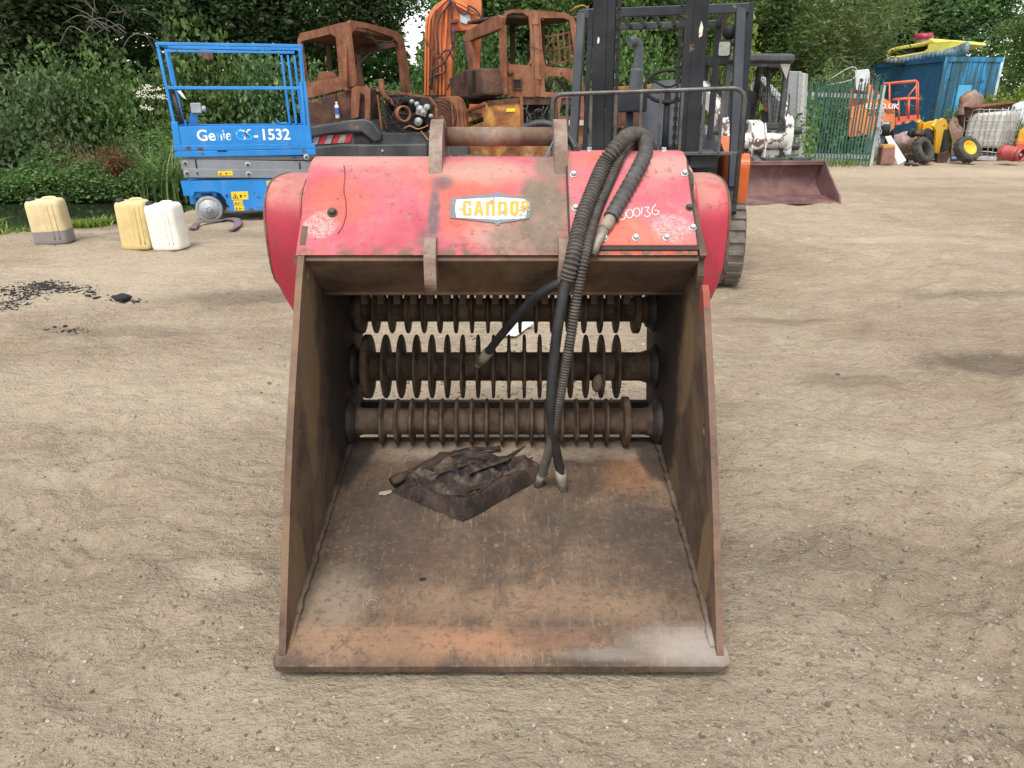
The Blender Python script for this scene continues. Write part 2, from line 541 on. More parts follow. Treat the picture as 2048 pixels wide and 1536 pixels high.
def mat_ground():
    k = NT('packed_dirt')
    big = k.noise(.35, 4, .55)
    mid = k.noise(1.7, 6, .62, dist=.5)
    fine = k.noise(22, 6, .7)
    grit = k.noise(120, 4, .7)
    c = k.ramp(k.ma('ADD', k.ma('MULTIPLY', big, .55), k.ma('MULTIPLY', mid, .45)), [(.36, (.35, .268, .182)), (.48, (.44, .350, .250)), (.58, (.52, .42, .305))])
    c = k.mix(k.step(fine, .40, .64, .16, 0), c, (.22, .17, .12))
    c = k.mix(k.step(grit, .58, .72, 0, .3), c, (.55, .48, .38))
    c = k.mix(k.step(k.noise(70, 3, .6), .61, .70, 0, .35), c, (.19, .15, .11))
    # packed grit: every cell its own tone
    for sc_, am in ((38, .14), (110, .16)):
        vn = k.n('ShaderNodeTexVoronoi'); k.l(k.co, vn.inputs['Vector']); vn.inputs['Scale'].default_value = sc_
        tone = k.n('ShaderNodeSeparateColor'); k.l(vn.outputs['Color'], tone.inputs[0])
        c = k.mix(k.ma('MULTIPLY', k.step(tone.outputs[0], .70, .95), am), c, (.60, .52, .40))
        c = k.mix(k.ma('MULTIPLY', k.step(tone.outputs[1], .74, .95), am), c, (.155, .12, .085))
        if sc_ == 38: vd1 = vn.outputs['Distance']
        else: vd2 = vn.outputs['Distance']
    # scuffs dragged by wheels and tracks
    for ang, th, a_ in ((.6, .57, .24), (-.5, .58, .22), (1.2, .58, .18)):
        mp = k.n('ShaderNodeMapping'); k.l(k.co, mp.inputs[0]); mp.inputs['Rotation'].default_value = (0, 0, -ang); mp.inputs['Scale'].default_value = (1.6, 5.5, 1)
        c = k.mix(k.step(k.noise(1.6, 6, .68, vec=mp.outputs[0]), th, th + .12, 0, a_), c, (.15, .112, .078))
    # damp and oily patches of the yard
    for (px, py, rx, ry, a) in ((480, 595, .55, .22, .5), (250, 660, .5, .12, .3), (1990, 730, .42, .2, .62), (1930, 590, .5, .18, .35), (1700, 760, .3, .1, .3),
                                (1560, 640, .35, .08, .3), (1230, 1150, .9, .3, .2), (1950, 380, 2.2, .5, .22), (900, 600, .9, .4, .4), (500, 1150, .4, .16, .22), (1650, 1100, .5, .14, .22),
                                (200, 450, .8, .3, .5), (330, 470, 1.2, .3, .3)):
        p = gd(px, py)
        c = k.mix(k.ma('MULTIPLY', k.spot((p.x, p.y, 0), (rx, ry, 5), .45, .8, 6), a), c, (.10, .075, .055))
    # pale dry dust
    for (px, py, rx, ry, a) in ((250, 780, 1.3, .5, .35), (150, 560, 1.6, .8, .35), (430, 1150, .14, .1, .6), (1850, 900, .5, .15, .3), (1800, 480, .8, .2, .35), (700, 1450, .8, .2, .25), (1900, 345, 4, 1.0, .4)):
        p = gd(px, py)
        c = k.mix(k.ma('MULTIPLY', k.spot((p.x, p.y, 0), (rx, ry, 5), .45, .8, 6), a), c, (.64, .53, .39))
    # undergrowth soil behind the yard
    xyz = k.sep()
    leafy = k.ma('MULTIPLY', k.step(xyz[1], 14.5, 17, 0, 1), k.step(xyz[0], 1.5, -1.5, 0, 1))
    c = k.mix(leafy, c, (.045, .05, .02))
    c = k.mix(k.step(xyz[2], -.08, -.2, 0, .9), c, (.05, .045, .03))
    mpt = k.n('ShaderNodeMapping'); k.l(k.co, mpt.inputs[0]); mpt.inputs['Rotation'].default_value = (0, 0, -.6); mpt.inputs['Scale'].default_value = (.8, 2.6, 1)
    track = k.noise(4, 6, .65, vec=mpt.outputs[0])
    h = k.ma('ADD', k.ma('MULTIPLY', k.noise(11, 8, .70), 1.0), k.ma('ADD', k.ma('MULTIPLY', k.noise(55, 6, .75), .32), k.ma('MULTIPLY', track, 1.0)))
    h = k.ma('ADD', h, k.ma('ADD', k.ma('MULTIPLY', k.step(vd1, .0, .45, 1, 0), .13), k.ma('MULTIPLY', k.step(vd2, 0, .5, 1, 0), .06)))
    k.bump(h, .055, 1.0)
    return k.done(c, .95, 0, .1)
M_DIRT = mat_ground()
o = bpy.data.objects.new('ground', npmesh('ground', verts, quads, M_DIRT, True)); col.objects.link(o); struct(o)

# pond
k = NT('pond_water')
k.bump(k.noise(5, 3, .5), .02, .12)
k.b.inputs['IOR'].default_value = 1.33
M_WATER = k.done((.018, .026, .014), .06, 0, .5)
wm = MB().add([(-40, 6, -.3), (-3.6, 6, -.3), (-3.6, 20, -.3), (-40, 20, -.3)], [(0, 1, 2, 3)])
struct(wm.build('water', M_WATER))

# loose gravel: far too many to count, one mesh
g = np.random.default_rng(4)
bm = bmesh.new(); bmesh.ops.create_icosphere(bm, subdivisions=1, radius=1)
bm.verts.index_update()
IV = np.array([q.co[:] for q in bm.verts]); IF = np.array([[q.index for q in f.verts] for f in bm.faces]); bm.free()
def gravel(n, sampler, smin, smax, pw, seed):
    g = np.random.default_rng(seed)
    P = sampler(n, g)
    n = len(P)
    s = smin + (smax - smin) * g.random(n) ** pw
    d = s[:, None] * g.uniform(.6, 1.25, (n, 3)) * np.array([1, 1, .65])
    a = g.uniform(0, 6.28, n)
    vs = IV[None] * (1 + g.uniform(-.28, .28, (n, len(IV), 1))) * d[:, None, :]
    x = vs[..., 0] * np.cos(a)[:, None] - vs[..., 1] * np.sin(a)[:, None]
    y = vs[..., 0] * np.sin(a)[:, None] + vs[..., 1] * np.cos(a)[:, None]
    z = ground_h(P[:, 0], P[:, 1]) + d[:, 2] * .25
    vs = np.stack([x + P[:, 0:1], y + P[:, 1:2], vs[..., 2] + z[:, None]], -1)
    fs = IF[None] + (np.arange(n) * len(IV))[:, None, None]
    return vs.reshape(-1, 3), fs.reshape(-1, 3)
def near_sampler(n, g):
    # thicker towards the right foreground
    py = 330 + 1206 * g.random(n) ** .55; px = g.uniform(0, 2048, n)
    keep = (g.random(n) < .35 + .5 * (px > 1400) * (py > 900) + .15 * (py > 1200))
    px, py = px[keep], py[keep]
    v = py - 768; t = CAMH / (F * SN + v * CS)
    P = np.stack([(px - 1024) * t, (F * CS - v * SN) * t], 1)
    inside = (np.abs(P[:, 0] + .03) < .7) & (P[:, 1] > 1.55) & (P[:, 1] < 3.3)
    return P[~inside]
va, fa = gravel(17000, near_sampler, .0016, .0085, 3.6, 7)
def rear_sampler(n, g):
    P = np.stack([g.normal(0.1, .55, n), g.normal(3.9, .45, n)], 1)
    return P[P[:, 1] > 3.05]
vb, fb = gravel(1600, rear_sampler, .004, .014, 2.0, 8)
M_STONE = plain('pale_stone', (.25, .215, .17), .9, 0, .5, 30, .4, .2)
k = NT('gravel')
gi = k.n('ShaderNodeNewGeometry')
M_GRAV = k.done(k.ramp(gi.outputs['Random Per Island'], [(0, (.10, .085, .065)), (.35, (.22, .18, .135)), (.9, (.31, .26, .20)), (1, (.38, .34, .28))]), .95, 0, .15)
o = bpy.data.objects.new('gravel', npmesh('gravel', np.concatenate([va, vb]), np.concatenate([fa, fb + len(va)]), M_GRAV)); col.objects.link(o)
stuff(o, 'small loose stones scattered over the dirt yard', 'gravel')

# single stones one can pick out
sm = [MB().blob((0, 0, 0), (1, .8, .6), 50 + q, 2, .12, (0, 0, 0)).mesh('stone', M_STONE) for q in range(4)]
spots = [(547, 1370, 2.6), (245, 1452, 2.4), (35, 1350, 2.6), (740, 508, 1.5), (1110, 1408, 2.0), (100, 1515, 2.3), (487, 1445, 1.8), (1525, 1430, 0), (380, 1050, 1.4), (208, 1148, 1.6)]
# positions read in the two enlarged corner crops
left = [(547 / 2.866, 1000 + 1370 / 2.866, 11), (245 / 2.866, 1000 + 1452 / 2.866, 10), (35 / 2.866, 1000 + 1350 / 2.866, 11), (1110 / 2.866, 1000 + 1408 / 2.866, 8), (100 / 2.866, 1000 + 1518 / 2.866, 9),
        (490 / 2.866, 1000 + 1445 / 2.866, 7), (380 / 2.866, 1000 + 152 / 2.866, 7), (210 / 2.866, 1000 + 147 / 2.866, 7), (540 / 2.866, 1000 + 955 / 2.866, 6), (585 / 2.866, 1000 + 880 / 2.866, 6), (1155 / 2.866, 1000 + 1300 / 2.866, 7),
        (1460 / 2.866, 1000 + 1046 / 2.866, 7), (740 / 2.866, 1000 + 510 / 2.866, 6), (1525 / 2.866, 1000 + 140 / 2.866, 7), (600 / 2.866, 1000 + 1240 / 2.866, 8)]
right = [(1400 + a / 2.866, 1000 + b / 2.866, s_) for a, b, s_ in ((870, 220, 9), (955, 350, 9), (1053, 400, 12), (1080, 430, 8), (977, 533, 8), (1188, 535, 9), (238, 613, 9), (1612, 235, 9), (1785, 718, 9), (1830, 818, 9),
        (512, 1232, 12), (372, 1088, 10), (595, 1085, 9), (1143, 995, 10), (860, 965, 9), (1640, 1342, 14), (1550, 1345, 11), (1775, 1282, 9), (1815, 1292, 9), (630, 1195, 9), (345, 1320, 8), (115, 1340, 9), (778, 885, 7), (1250, 888, 8),
        (755, 315, 8), (690, 298, 8), (870, 262, 7), (580, 225, 8), (1180, 270, 8), (490, 1315, 8))]
for i, (px, py, s_) in enumerate(left + right):
    p = gd(px, py); r = s_ * p.y / 1479 * .75
    o = inst(sm[i % 4], 'stone', None, (p.x, p.y, gz(p.x, p.y) + r * .25), (0, 0, i * 1.3), r)
    tag(o, 'small pale stone lying loose on the dirt in the foreground', 'stone', 'loose stones on the foreground dirt')

# black tarmac crumbs, the bigger lump and other litter on the dirt
M_TAR = plain('tarmac', (.022, .022, .023), .8, 0, .5, 60, .6, .4)
g = np.random.default_rng(12)
def tar_sampler(n, g):
    A = gd(-10, 620); B = gd(70, 570); C = gd(140, 582)
    t = g.random(n); P0 = np.array([[A.x, A.y]]) * (1 - t[:, None]) + np.array([[B.x, B.y]]) * t[:, None]
    sw = g.random(n) < .5
    P0[sw] = np.array([[B.x, B.y]]) * (1 - t[sw, None]) + np.array([[C.x, C.y]]) * t[sw, None]
    return P0 + g.normal(0, 1, (n, 2)) * np.array([.12, .075])
vt, ft = gravel(2000, tar_sampler, .004, .014, 1.8, 13)
vt[:, 2] -= .002
def tar2(n, g):
    A = gd(150, 585); B = gd(290, 602); t = g.random(n)
    return np.array([[A.x, A.y]]) * (1 - t[:, None]) + np.array([[B.x, B.y]]) * t[:, None] + g.normal(0, .05, (n, 2))
vu, fu = gravel(46, tar2, .006, .024, 1.5, 14)
def tar3(n, g):
    A = gd(135, 658); return np.array([[A.x, A.y]]) + g.normal(0, 1, (n, 2)) * np.array([.08, .03])
vw, fw = gravel(40, tar3, .004, .014, 1.5, 15)
o = bpy.data.objects.new('tarmac_crumbs', npmesh('tarmac_crumbs', np.concatenate([vt, vu, vw]), np.concatenate([ft, fu + len(vt), fw + len(vt) + len(vu)]), M_TAR)); col.objects.link(o)
stuff(o, 'patch of broken black tarmac crumbs on the dirt at left', 'tarmac')
p = gd(246, 600)
o = recentre(MB().blob((p.x, p.y, .018), (.065, .045, .032), 3, 2, .2, (0, 0, .3)).build('tarmac_lump', M_TAR))
tag(o, 'fist-sized black tarmac lump right of the crumb patch', 'lump')

# ================================================================ screening bucket
CX, XO, XI = -.03, .617, .597
BR = (CX, 2.2, 0)
def bl(x, y, z):
    return (x - BR[0], y - BR[1], z - BR[2])
HA = V((0, 2.22, 1.05)); HV = V((0, .28, .265)).normalized(); HU = V((1, 0, 0)); HN = HU.cross(HV)
def hood(px, py, off=0.0):
    r = ray(px, py); o_ = V((0, 0, CAMH))
    return o_ + r * ((HA - o_).dot(HN) / r.dot(HN)) + HN * off
def mat_hood():
    k = NT('faded_red_paint')
    red, coral, pink, pale = (.43, .062, .085), (.54, .115, .078), (.51, .12, .155), (.44, .28, .22)
    f = k.noise(2.6, 4, .55, dist=.6)
    c = k.ramp(f, [(.34, red), (.5, pink), (.64, coral)])
    def S(px, py, rx, rz, soft=.3, wob=.7, ws=12.0):
        p = hood(px, py); return k.spot(bl(*p), (rx, .5, rz), soft, wob, ws)
    c = k.mix(k.ma('MULTIPLY', S(680, 400, .1, .07), .8), c, coral)
    c = k.mix(k.ma('MULTIPLY', S(940, 400, .12, .1), .85), c, coral)
    c = k.mix(k.ma('MULTIPLY', S(780, 360, .12, .05), .6), c, pink)
    c = k.mix(k.ma('MULTIPLY', S(1010, 470, .12, .04, .6), .8), c, pale)
    c = k.mix(k.ma('MULTIPLY', S(960, 345, .16, .03, .6), .75), c, pale)
    c = k.mix(k.ma('MULTIPLY', S(1330, 330, .10, .03, .6), .6), c, pale)
    c = k.mix(k.ma('MULTIPLY', S(720, 322, .2, .02, .6), .6), c, pale)
    # drying mud caked round the right lug
    mud = k.ma('MAXIMUM', S(1085, 430, .085, .12, .25, .6, 14), k.ma('MULTIPLY', S(1040, 480, .10, .05, .4, .7, 20), .8))
    mud = k.ma('MAXIMUM', mud, k.ma('MULTIPLY', S(1105, 330, .06, .05, .3, .6), .9))
    mc = k.mix(k.noise(30, 6, .7), (.10, .075, .055), (.27, .21, .155))
    c = k.mix(mud, c, mc)
    # soot-grey rub beside the left lug, white scuff with a scraped bolt
    rub = k.ma('MAXIMUM', S(868, 425, .018, .09, .5, .6, 18), k.ma('MAXIMUM', k.ma('MULTIPLY', S(885, 365, .035, .02, .5, .6), .9), k.ma('MULTIPLY', S(855, 475, .03, .025, .6, .8), .7)))
    c = k.mix(k.ma('MULTIPLY', rub, .85), c, (.085, .088, .10))
    scr = k.step(k.noise(70, 5, .7, dist=2.0), .44, .52)
    sc2 = k.ma('MULTIPLY', k.ma('MAXIMUM', S(640, 450, .05, .035, .2, .5, 20), k.ma('MULTIPLY', S(1340, 455, .06, .035, .3, .6, 24), .7)), scr)
    c = k.mix(k.ma('MULTIPLY', sc2, .6), c, (.62, .50, .46))
    # chips and pin-pricks of rust all over
    ch = k.step(k.ma('ADD', k.noise(48, 7, .75), k.ma('MULTIPLY', k.ma('SUBTRACT', k.noise(5, 3), .5), .22)), .60, .63)
    c = k.mix(k.ma('MULTIPLY', ch, .85), c, (.14, .075, .052))
    c = k.mix(k.step(k.noise(26, 8, .78), .595, .63, 0, .6), c, (.36, .22, .17))
    c = k.mix(k.step(k.noise(34, 7, .75, vec=k.scaled(k.co, (1, 1, 3))), .43, .34, 0, .5), c, (.30, .035, .045))
    c = k.mix(k.step(k.noise(16, 6, .7, vec=k.scaled(k.co, (6, 1, 1))), .63, .68, 0, .6), c, (.30, .05, .06))
    c = k.mix(k.step(k.noise(7, 6, .72), .6, .72, 0, .4), c, (.30, .19, .14))
    dust = k.noise(9, 6, .7)
    c = k.mix(k.step(dust, .45, .72, .06, .38), c, (.38, .25, .20))
    lowe = k.step(k.sep()[2], 1.085, 1.055, 0, 1)
    c = k.mix(k.ma('MULTIPLY', lowe, k.step(k.noise(24, 6, .7), .42, .6, 0, .9)), c, (.16, .11, .075))
    h = k.ma('ADD', k.ma('MULTIPLY', k.noise(30, 6, .7), .5), k.ma('MULTIPLY', mud, k.noise(55, 5, .7)))
    k.bump(h, .006, .5)
    return k.done(c, k.ma('ADD', .52, k.ma('MULTIPLY', mud, .4), True), 0, .28)
def mat_plate():
    """bare bucket steel: rust, dried mud, polished edges, large stains"""
    k = NT('bucket_steel')
    f = k.noise(3.2, 10, .7, dist=.6)
    c = k.ramp(f, [(.3, (.040, .029, .022)), (.45, (.09, .061, .042)), (.58, (.15, .102, .067)), (.72, (.225, .155, .10))])
    c = k.mix(k.step(k.noise(7, 6, .7), .55, .72, 0, .45), c, (.30, .13, .055))
    c = k.mix(k.step(k.noise(40, 5, .7), .56, .7, 0, .45), c, (.05, .035, .028))
    c = k.mix(k.step(k.noise(26, 5, .7), .6, .74, 0, .4), c, (.42, .34, .26))
    def S(px, py, Y, r, soft=.35, wob=1.3, ws=7.0):
        p = at(px, py, Y); return k.spot(bl(*p), r, soft, wob, ws)
    scr = k.noise(22, 6, .75, vec=k.scaled(k.co, (3.5, .35, 1)))
    c = k.mix(k.step(scr, .58, .66, 0, .4), c, (.33, .25, .185))
    c = k.mix(k.step(scr, .44, .36, 0, .5), c, (.04, .03, .024))
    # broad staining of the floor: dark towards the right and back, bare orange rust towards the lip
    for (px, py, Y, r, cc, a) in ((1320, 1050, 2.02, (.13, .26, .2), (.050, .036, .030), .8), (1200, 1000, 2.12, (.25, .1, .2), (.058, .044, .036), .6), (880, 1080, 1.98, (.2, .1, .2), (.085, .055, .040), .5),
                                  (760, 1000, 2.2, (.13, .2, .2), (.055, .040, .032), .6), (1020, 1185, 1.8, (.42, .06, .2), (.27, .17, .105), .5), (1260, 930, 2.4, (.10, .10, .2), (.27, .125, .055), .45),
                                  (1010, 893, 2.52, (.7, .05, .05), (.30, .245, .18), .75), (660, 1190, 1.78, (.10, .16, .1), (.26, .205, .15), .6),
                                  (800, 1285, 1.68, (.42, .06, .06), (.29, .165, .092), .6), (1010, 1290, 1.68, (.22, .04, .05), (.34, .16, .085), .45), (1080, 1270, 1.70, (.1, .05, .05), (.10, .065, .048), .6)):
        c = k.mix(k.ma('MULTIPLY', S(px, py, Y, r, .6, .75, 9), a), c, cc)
    mot = k.noise(46, 9, .8)
    c = k.mix(k.step(mot, .53, .60, 0, .55), c, (.052, .036, .027))
    c = k.mix(k.step(mot, .45, .36, 0, .4), c, (.27, .165, .10))
    c = k.mix(k.step(k.noise(9, 9, .78, dist=.6), .54, .62, 0, .45), c, (.058, .042, .034))
    pol = S(1400, 1285, 1.66, (.17, .06, .06), .7, .5, 9)
    pol2 = k.ma('MULTIPLY', S(1250, 1310, 1.64, (.16, .02, .05), .5, .9), .5)
    pol = k.ma('MAXIMUM', pol, pol2)
    c = k.mix(k.ma('MULTIPLY', pol, .6), c, (.38, .335, .29))
    # shade inside the bucket put into the colour, near both cheeks at the rear
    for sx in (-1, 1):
        shade_m = k.spot(bl(CX + sx * XI, 2.66, .56), (.12, .45, .62), .10, .35, 6)
        c = k.mix(k.ma('MULTIPLY', shade_m, .8), c, (.022, .017, .014))
    sw = k.noise(5, 5, .7, vec=k.scaled(k.co, (1, 8, 1.2)))
    c = k.mix(k.step(sw, .55, .75, 0, .3), c, (.05, .036, .028))
    # dusty ring prints left by boot soles
    for (px, py, Y, rad) in ((742, 1195, 1.8, .05), (950, 1100, 1.95, .045), (905, 1185, 1.81, .035), (1048, 1320, 1.63, .035)):
        p = V(bl(*at(px, py, Y)))
        sub = k.n('ShaderNodeVectorMath', operation='SUBTRACT'); k.l(k.co, sub.inputs[0]); sub.inputs[1].default_value = p
        ln = k.n('ShaderNodeVectorMath', operation='LENGTH'); k.l(sub.outputs[0], ln.inputs[0])
        d = ln.outputs['Value']
        ring = k.step(k.ma('SINE', k.ma('MULTIPLY', d, 900)), .1, .8)
        msk = k.ma('MULTIPLY', k.step(d, rad, rad * .7), k.step(k.noise(20, 3), .4, .6))
        c = k.mix(k.ma('MULTIPLY', k.ma('MULTIPLY', ring, msk), .28), c, (.42, .34, .27))
    k.bump(k.ma('ADD', k.noise(30, 7, .72), k.ma('MULTIPLY', k.noise(140, 3, .6), .3)), .006, .55)
    return k.done(c, k.ma('SUBTRACT', k.step(f, .2, .8, .72, .92), k.ma('MULTIPLY', pol, .2)), 0, .35)
def mat_wall():
    """side cheeks: brown steel with inner shade painted dark at the rear, dried tan mud sheets, rust-bright front edge"""
    k = NT('cheek_steel')
    f = k.noise(3.5, 9, .7, dist=.5)
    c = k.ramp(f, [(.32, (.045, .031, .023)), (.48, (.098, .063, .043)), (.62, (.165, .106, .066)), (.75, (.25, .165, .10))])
    streak = k.noise(10, 7, .75, vec=k.scaled(k.co, (1, 2.5, .35)))
    c = k.mix(k.step(streak, .54, .66, 0, .5), c, (.15, .095, .055))
    def W(px, py, Y, r, soft=.12, wob=.6, ws=6.0): return k.spot(bl(*at(px, py, Y)), r, soft, wob, ws)
    for (px, py, Y, r, a) in ((622, 700, 2.15, (.12, .10, .30), .7), (628, 860, 2.1, (.12, .05, .16), .6), (1352, 720, 2.3, (.12, .11, .22), .75), (1405, 1130, 1.84, (.12, .06, .18), .75), (590, 1150, 1.8, (.12, .09, .2), .65), (610, 590, 2.25, (.12, .06, .1), .5)):
        c = k.mix(k.ma('MULTIPLY', W(px, py, Y, r), a), c, k.mix(streak, (.15, .092, .045), (.30, .195, .105)))
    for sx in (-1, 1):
        shade_m = k.spot(bl(CX + sx * XI, 2.70, .52), (.14, .38, .62), .16, .5, 5)  # deep shade of the bucket interior painted into the rear of each cheek
        c = k.mix(k.ma('MULTIPLY', shade_m, .85), c, (.018, .013, .011))
    xyz = k.sep()
    ed = k.ma('SUBTRACT', xyz[1], k.ma('ADD', 1.618 - BR[1], k.ma('MULTIPLY', xyz[2], .565)))
    em = k.ma('MULTIPLY', k.step(k.ma('ADD', ed, k.ma('MULTIPLY', k.noise(18, 6, .7), -.03)), .03, -.005), k.step(k.noise(7, 5), .36, .55))
    c = k.mix(k.ma('MULTIPLY', em, .75), c, k.mix(k.noise(30, 7, .78), (.075, .045, .038), (.27, .165, .11)))
    rp = k.ma('MULTIPLY', W(1405, 600, 2.15, (.1, .03, .05), .3, 1.2, 26), .6)
    c = k.mix(rp, c, (.36, .07, .045))
    k.bump(k.noise(36, 7, .72), .005, .5)
    return k.done(c, .78, 0, .3)
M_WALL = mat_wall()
def mat_drum():
    k = NT('drum_paint')
    f = k.noise(2.2, 5, .6)
    c = k.ramp(f, [(.35, (.33, .018, .036)), (.55, (.43, .035, .06)), (.7, (.50, .085, .10))])
    nz = k.n('ShaderNodeNewGeometry'); nzz = k.n('ShaderNodeSeparateXYZ'); k.l(nz.outputs['Normal'], nzz.inputs[0])
    dust = k.ma('MULTIPLY', k.step(nzz.outputs[2], .25, .95), k.step(k.noise(9, 6, .7), .3, .6, .25, .9))
    c = k.mix(dust, c, (.44, .22, .17))
    ed = k.step(k.ma('ABSOLUTE', nzz.outputs[0]), .15, .75)
    ch = k.ma('ADD', k.noise(20, 8, .78), k.ma('MULTIPLY', ed, .10))
    m = k.step(ch, .60, .625)
    c = k.mix(m, c, k.mix(k.noise(40, 3), (.05, .04, .035), (.2, .14, .1)))
    run = k.noise(6, 6, .7, vec=k.scaled(k.co, (2, 2, .3)))
    c = k.mix(k.step(run, .55, .72, 0, .45), c, (.13, .04, .045))
    k.bump(k.ma('ADD', k.ma('MULTIPLY', m, -.7), k.noise(5, 4, .6)), .01, .35)
    return k.done(c, .5, 0, .35)
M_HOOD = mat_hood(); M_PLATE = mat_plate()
M_RED = mat_drum()
M_ROLL = rusty('roller_rust', ((.024, .017, .013), (.07, .044, .029), (.135, .09, .058)), 14, .75, (.24, .18, .125), .55)
M_LUG = rusty('lug_steel', ((.10, .055, .042), (.21, .145, .11), (.30, .24, .20)), 8, .8, (.36, .29, .22), .5)
M_BOLT = plain('zinc_bolt', (.52, .52, .51), .38, .6, .3, 60, .1)
M_DKBOLT = plain('blackened_bolt', (.07, .06, .05), .6, .3, .3, 60, .2)
M_DARKST = plain('black_gasket', (.02, .018, .018), .6, 0, .4, 30, .3)
M_BADGEW = paint('badge_white', (.62, .59, .52), .60, (.22, .14, .10), (.5, .4, .3), .3, .6, 9, .15, chipscale=60)
M_BADGEG = paint('badge_grey', (.14, .16, .19), .66, (.45, .12, .10), (.3, .26, .24), .4, .6, 9, .3, chipscale=50)
M_BADGEY = paint('badge_yellow', (.56, .30, .02), .66, (.2, .14, .10), (.6, .45, .2), .2, .6, 9, .15, chipscale=60)

B = thing('screening_bucket', 'large red and rusty screening bucket with three disc rollers in the centre foreground', 'bucket', BR)
X = V((1, 0, 0)); Y_ = V((0, 1, 0)); Z_ = V((0, 0, 1))
# side walls
lw = rpoly([(1.70, .012), (1.628, .045), (1.905, .58), (2.21, 1.045), (2.45, 1.26), (2.62, 1.28), (2.95, 1.05), (3.0, .62), (2.86, .22), (2.6, .14)], [.02, .02, .2, .1, .05, .08, .1, .1, .08, .1])
holeL = [circ(1.985, .58, .016), circ(2.235, .985, .014)]
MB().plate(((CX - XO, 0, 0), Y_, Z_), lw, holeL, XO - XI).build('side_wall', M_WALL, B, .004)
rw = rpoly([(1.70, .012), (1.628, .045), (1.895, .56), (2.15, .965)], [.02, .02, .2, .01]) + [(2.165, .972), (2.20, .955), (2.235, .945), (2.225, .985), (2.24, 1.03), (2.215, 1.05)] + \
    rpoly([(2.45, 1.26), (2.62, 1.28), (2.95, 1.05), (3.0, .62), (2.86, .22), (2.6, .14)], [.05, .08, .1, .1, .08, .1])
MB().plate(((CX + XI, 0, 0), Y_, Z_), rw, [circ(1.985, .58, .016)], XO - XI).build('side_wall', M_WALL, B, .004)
# floor, lip, soffit
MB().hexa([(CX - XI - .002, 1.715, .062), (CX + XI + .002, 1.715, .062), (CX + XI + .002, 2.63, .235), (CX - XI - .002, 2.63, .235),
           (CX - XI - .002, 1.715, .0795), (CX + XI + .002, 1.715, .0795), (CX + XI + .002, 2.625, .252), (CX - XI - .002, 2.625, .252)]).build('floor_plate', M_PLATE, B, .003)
lv = V((0, .949, .30)).normalized()
lip = rpoly([(-.632, 0), (.632, 0), (.628, .06), (.59, .13), (-.59, .13), (-.628, .06)], [.035, .035, .02, .01, .01, .02], 6)
MB().plate(((CX, 1.612, .016), X, lv), lip, (), .028).build('cutting_edge', M_PLATE, B, .010, 3)
# weld bead and caked mud along the walls
for sgn in (-1, 1):
    m = MB(); gq = rnd(5 + sgn)
    pts = [(CX + sgn * (XI - .004), 1.66 + t * .95, (.055 + .03 * min(1, t * 8)) + t * .168 + gq.uniform(-.002, .004)) for t in [i / 40 for i in range(41)]]
    m.tube(pts, [gq.uniform(.006, .014) for _ in pts], 6)
    m.build('mud_bead', M_PLATE, B)
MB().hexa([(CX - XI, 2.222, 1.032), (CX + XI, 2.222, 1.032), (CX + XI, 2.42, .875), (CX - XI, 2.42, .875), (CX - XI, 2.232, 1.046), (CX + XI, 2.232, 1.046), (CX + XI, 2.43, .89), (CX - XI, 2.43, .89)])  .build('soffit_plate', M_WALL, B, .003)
# hood shell
pr = rpoly([(2.22, 1.05), (2.50, 1.315), (2.80, 1.292), (3.02, 1.12), (3.02, .80), (2.6, .8)], [0, .09, .12, .1, 0, 0], 6)
pr = pr[:-1]
cen = V((2.66, 1.02))
inner = [tuple(V(p) + (cen - V(p)).normalized() * .016) for p in pr]
MB().plate(((CX - XO - .006, 0, 0), Y_, Z_), pr + inner[::-1], (), 2 * XO - .02, True).build('hood', M_HOOD, B, .003)
# lug pair carrying the pipe, continuing below the hood edge
e0 = hood(876, 352); e1 = hood(868, 478)
for xl in (-.246, .158):
    ear = [(e0.y, e0.z - .01), (2.50, 1.365), (2.575, 1.425), (2.655, 1.425), (2.73, 1.37), (2.80, 1.26), (2.5, 1.24)]
    MB().plate(((xl - .021, 0, 0), Y_, Z_), rpoly(ear, [.01, .04, .04, .04, .04, .01, .01]), (), .042).build('pipe_lug', M_LUG, B, .008, 3)
    hook = [(e1.y + .02, e1.z + .005), (2.225, 1.10), (2.185, 1.045), (2.185, .955), (2.225, .925), (2.265, .955), (2.29, 1.04)]
    MB().plate(((xl - .018, 0, 0), Y_, Z_), rpoly(hook, [.02, .02, .02, .03, .03, .03, .02]), (), .036).build('hook_lug', M_LUG, B, .006, 3)
M_PIPE = rusty('pipe_rust', ((.09, .05, .035), (.19, .125, .085), (.30, .22, .16)), 9, .75, (.33, .30, .27), .6)
MB().cyl((-.226, 2.655, 1.368), (.138, 2.655, 1.368), .031, n=28).build('pipe', M_PIPE, B)
# bolted cover plate on the right of the hood, bent over the top
def along(t, off=0.0):
    return HA + HV * t + HN * off
cl, cr = .178, .560
m = MB()
top_t = .37
pf = [along(.028, .002), along(.24, .002), along(.315, .002), V((0, 2.475, 1.298)), V((0, 2.53, 1.317)), V((0, 2.62, 1.315))]
pf2 = [(q.y, q.z) for q in pf]
nrm = [HN, HN, HN, V((0, -.5, .87)), V((0, -.12, 1)).normalized(), V((0, .05, 1))]
th = .011
pf3 = [(q.y + n_.y * th, q.z + n_.z * th) for q, n_ in zip(pf, nrm)]
cover = MB().plate(((cl, 0, 0), Y_, Z_), pf2 + pf3[::-1], (), cr - cl).build('cover_plate', M_HOOD, B, .004)
gk = [(q.y - n_.y * .004, q.z - n_.z * .004) for q, n_ in zip(pf, nrm)]
gk2 = [(q.y + n_.y * .004, q.z + n_.z * .004) for q, n_ in zip(pf, nrm)]
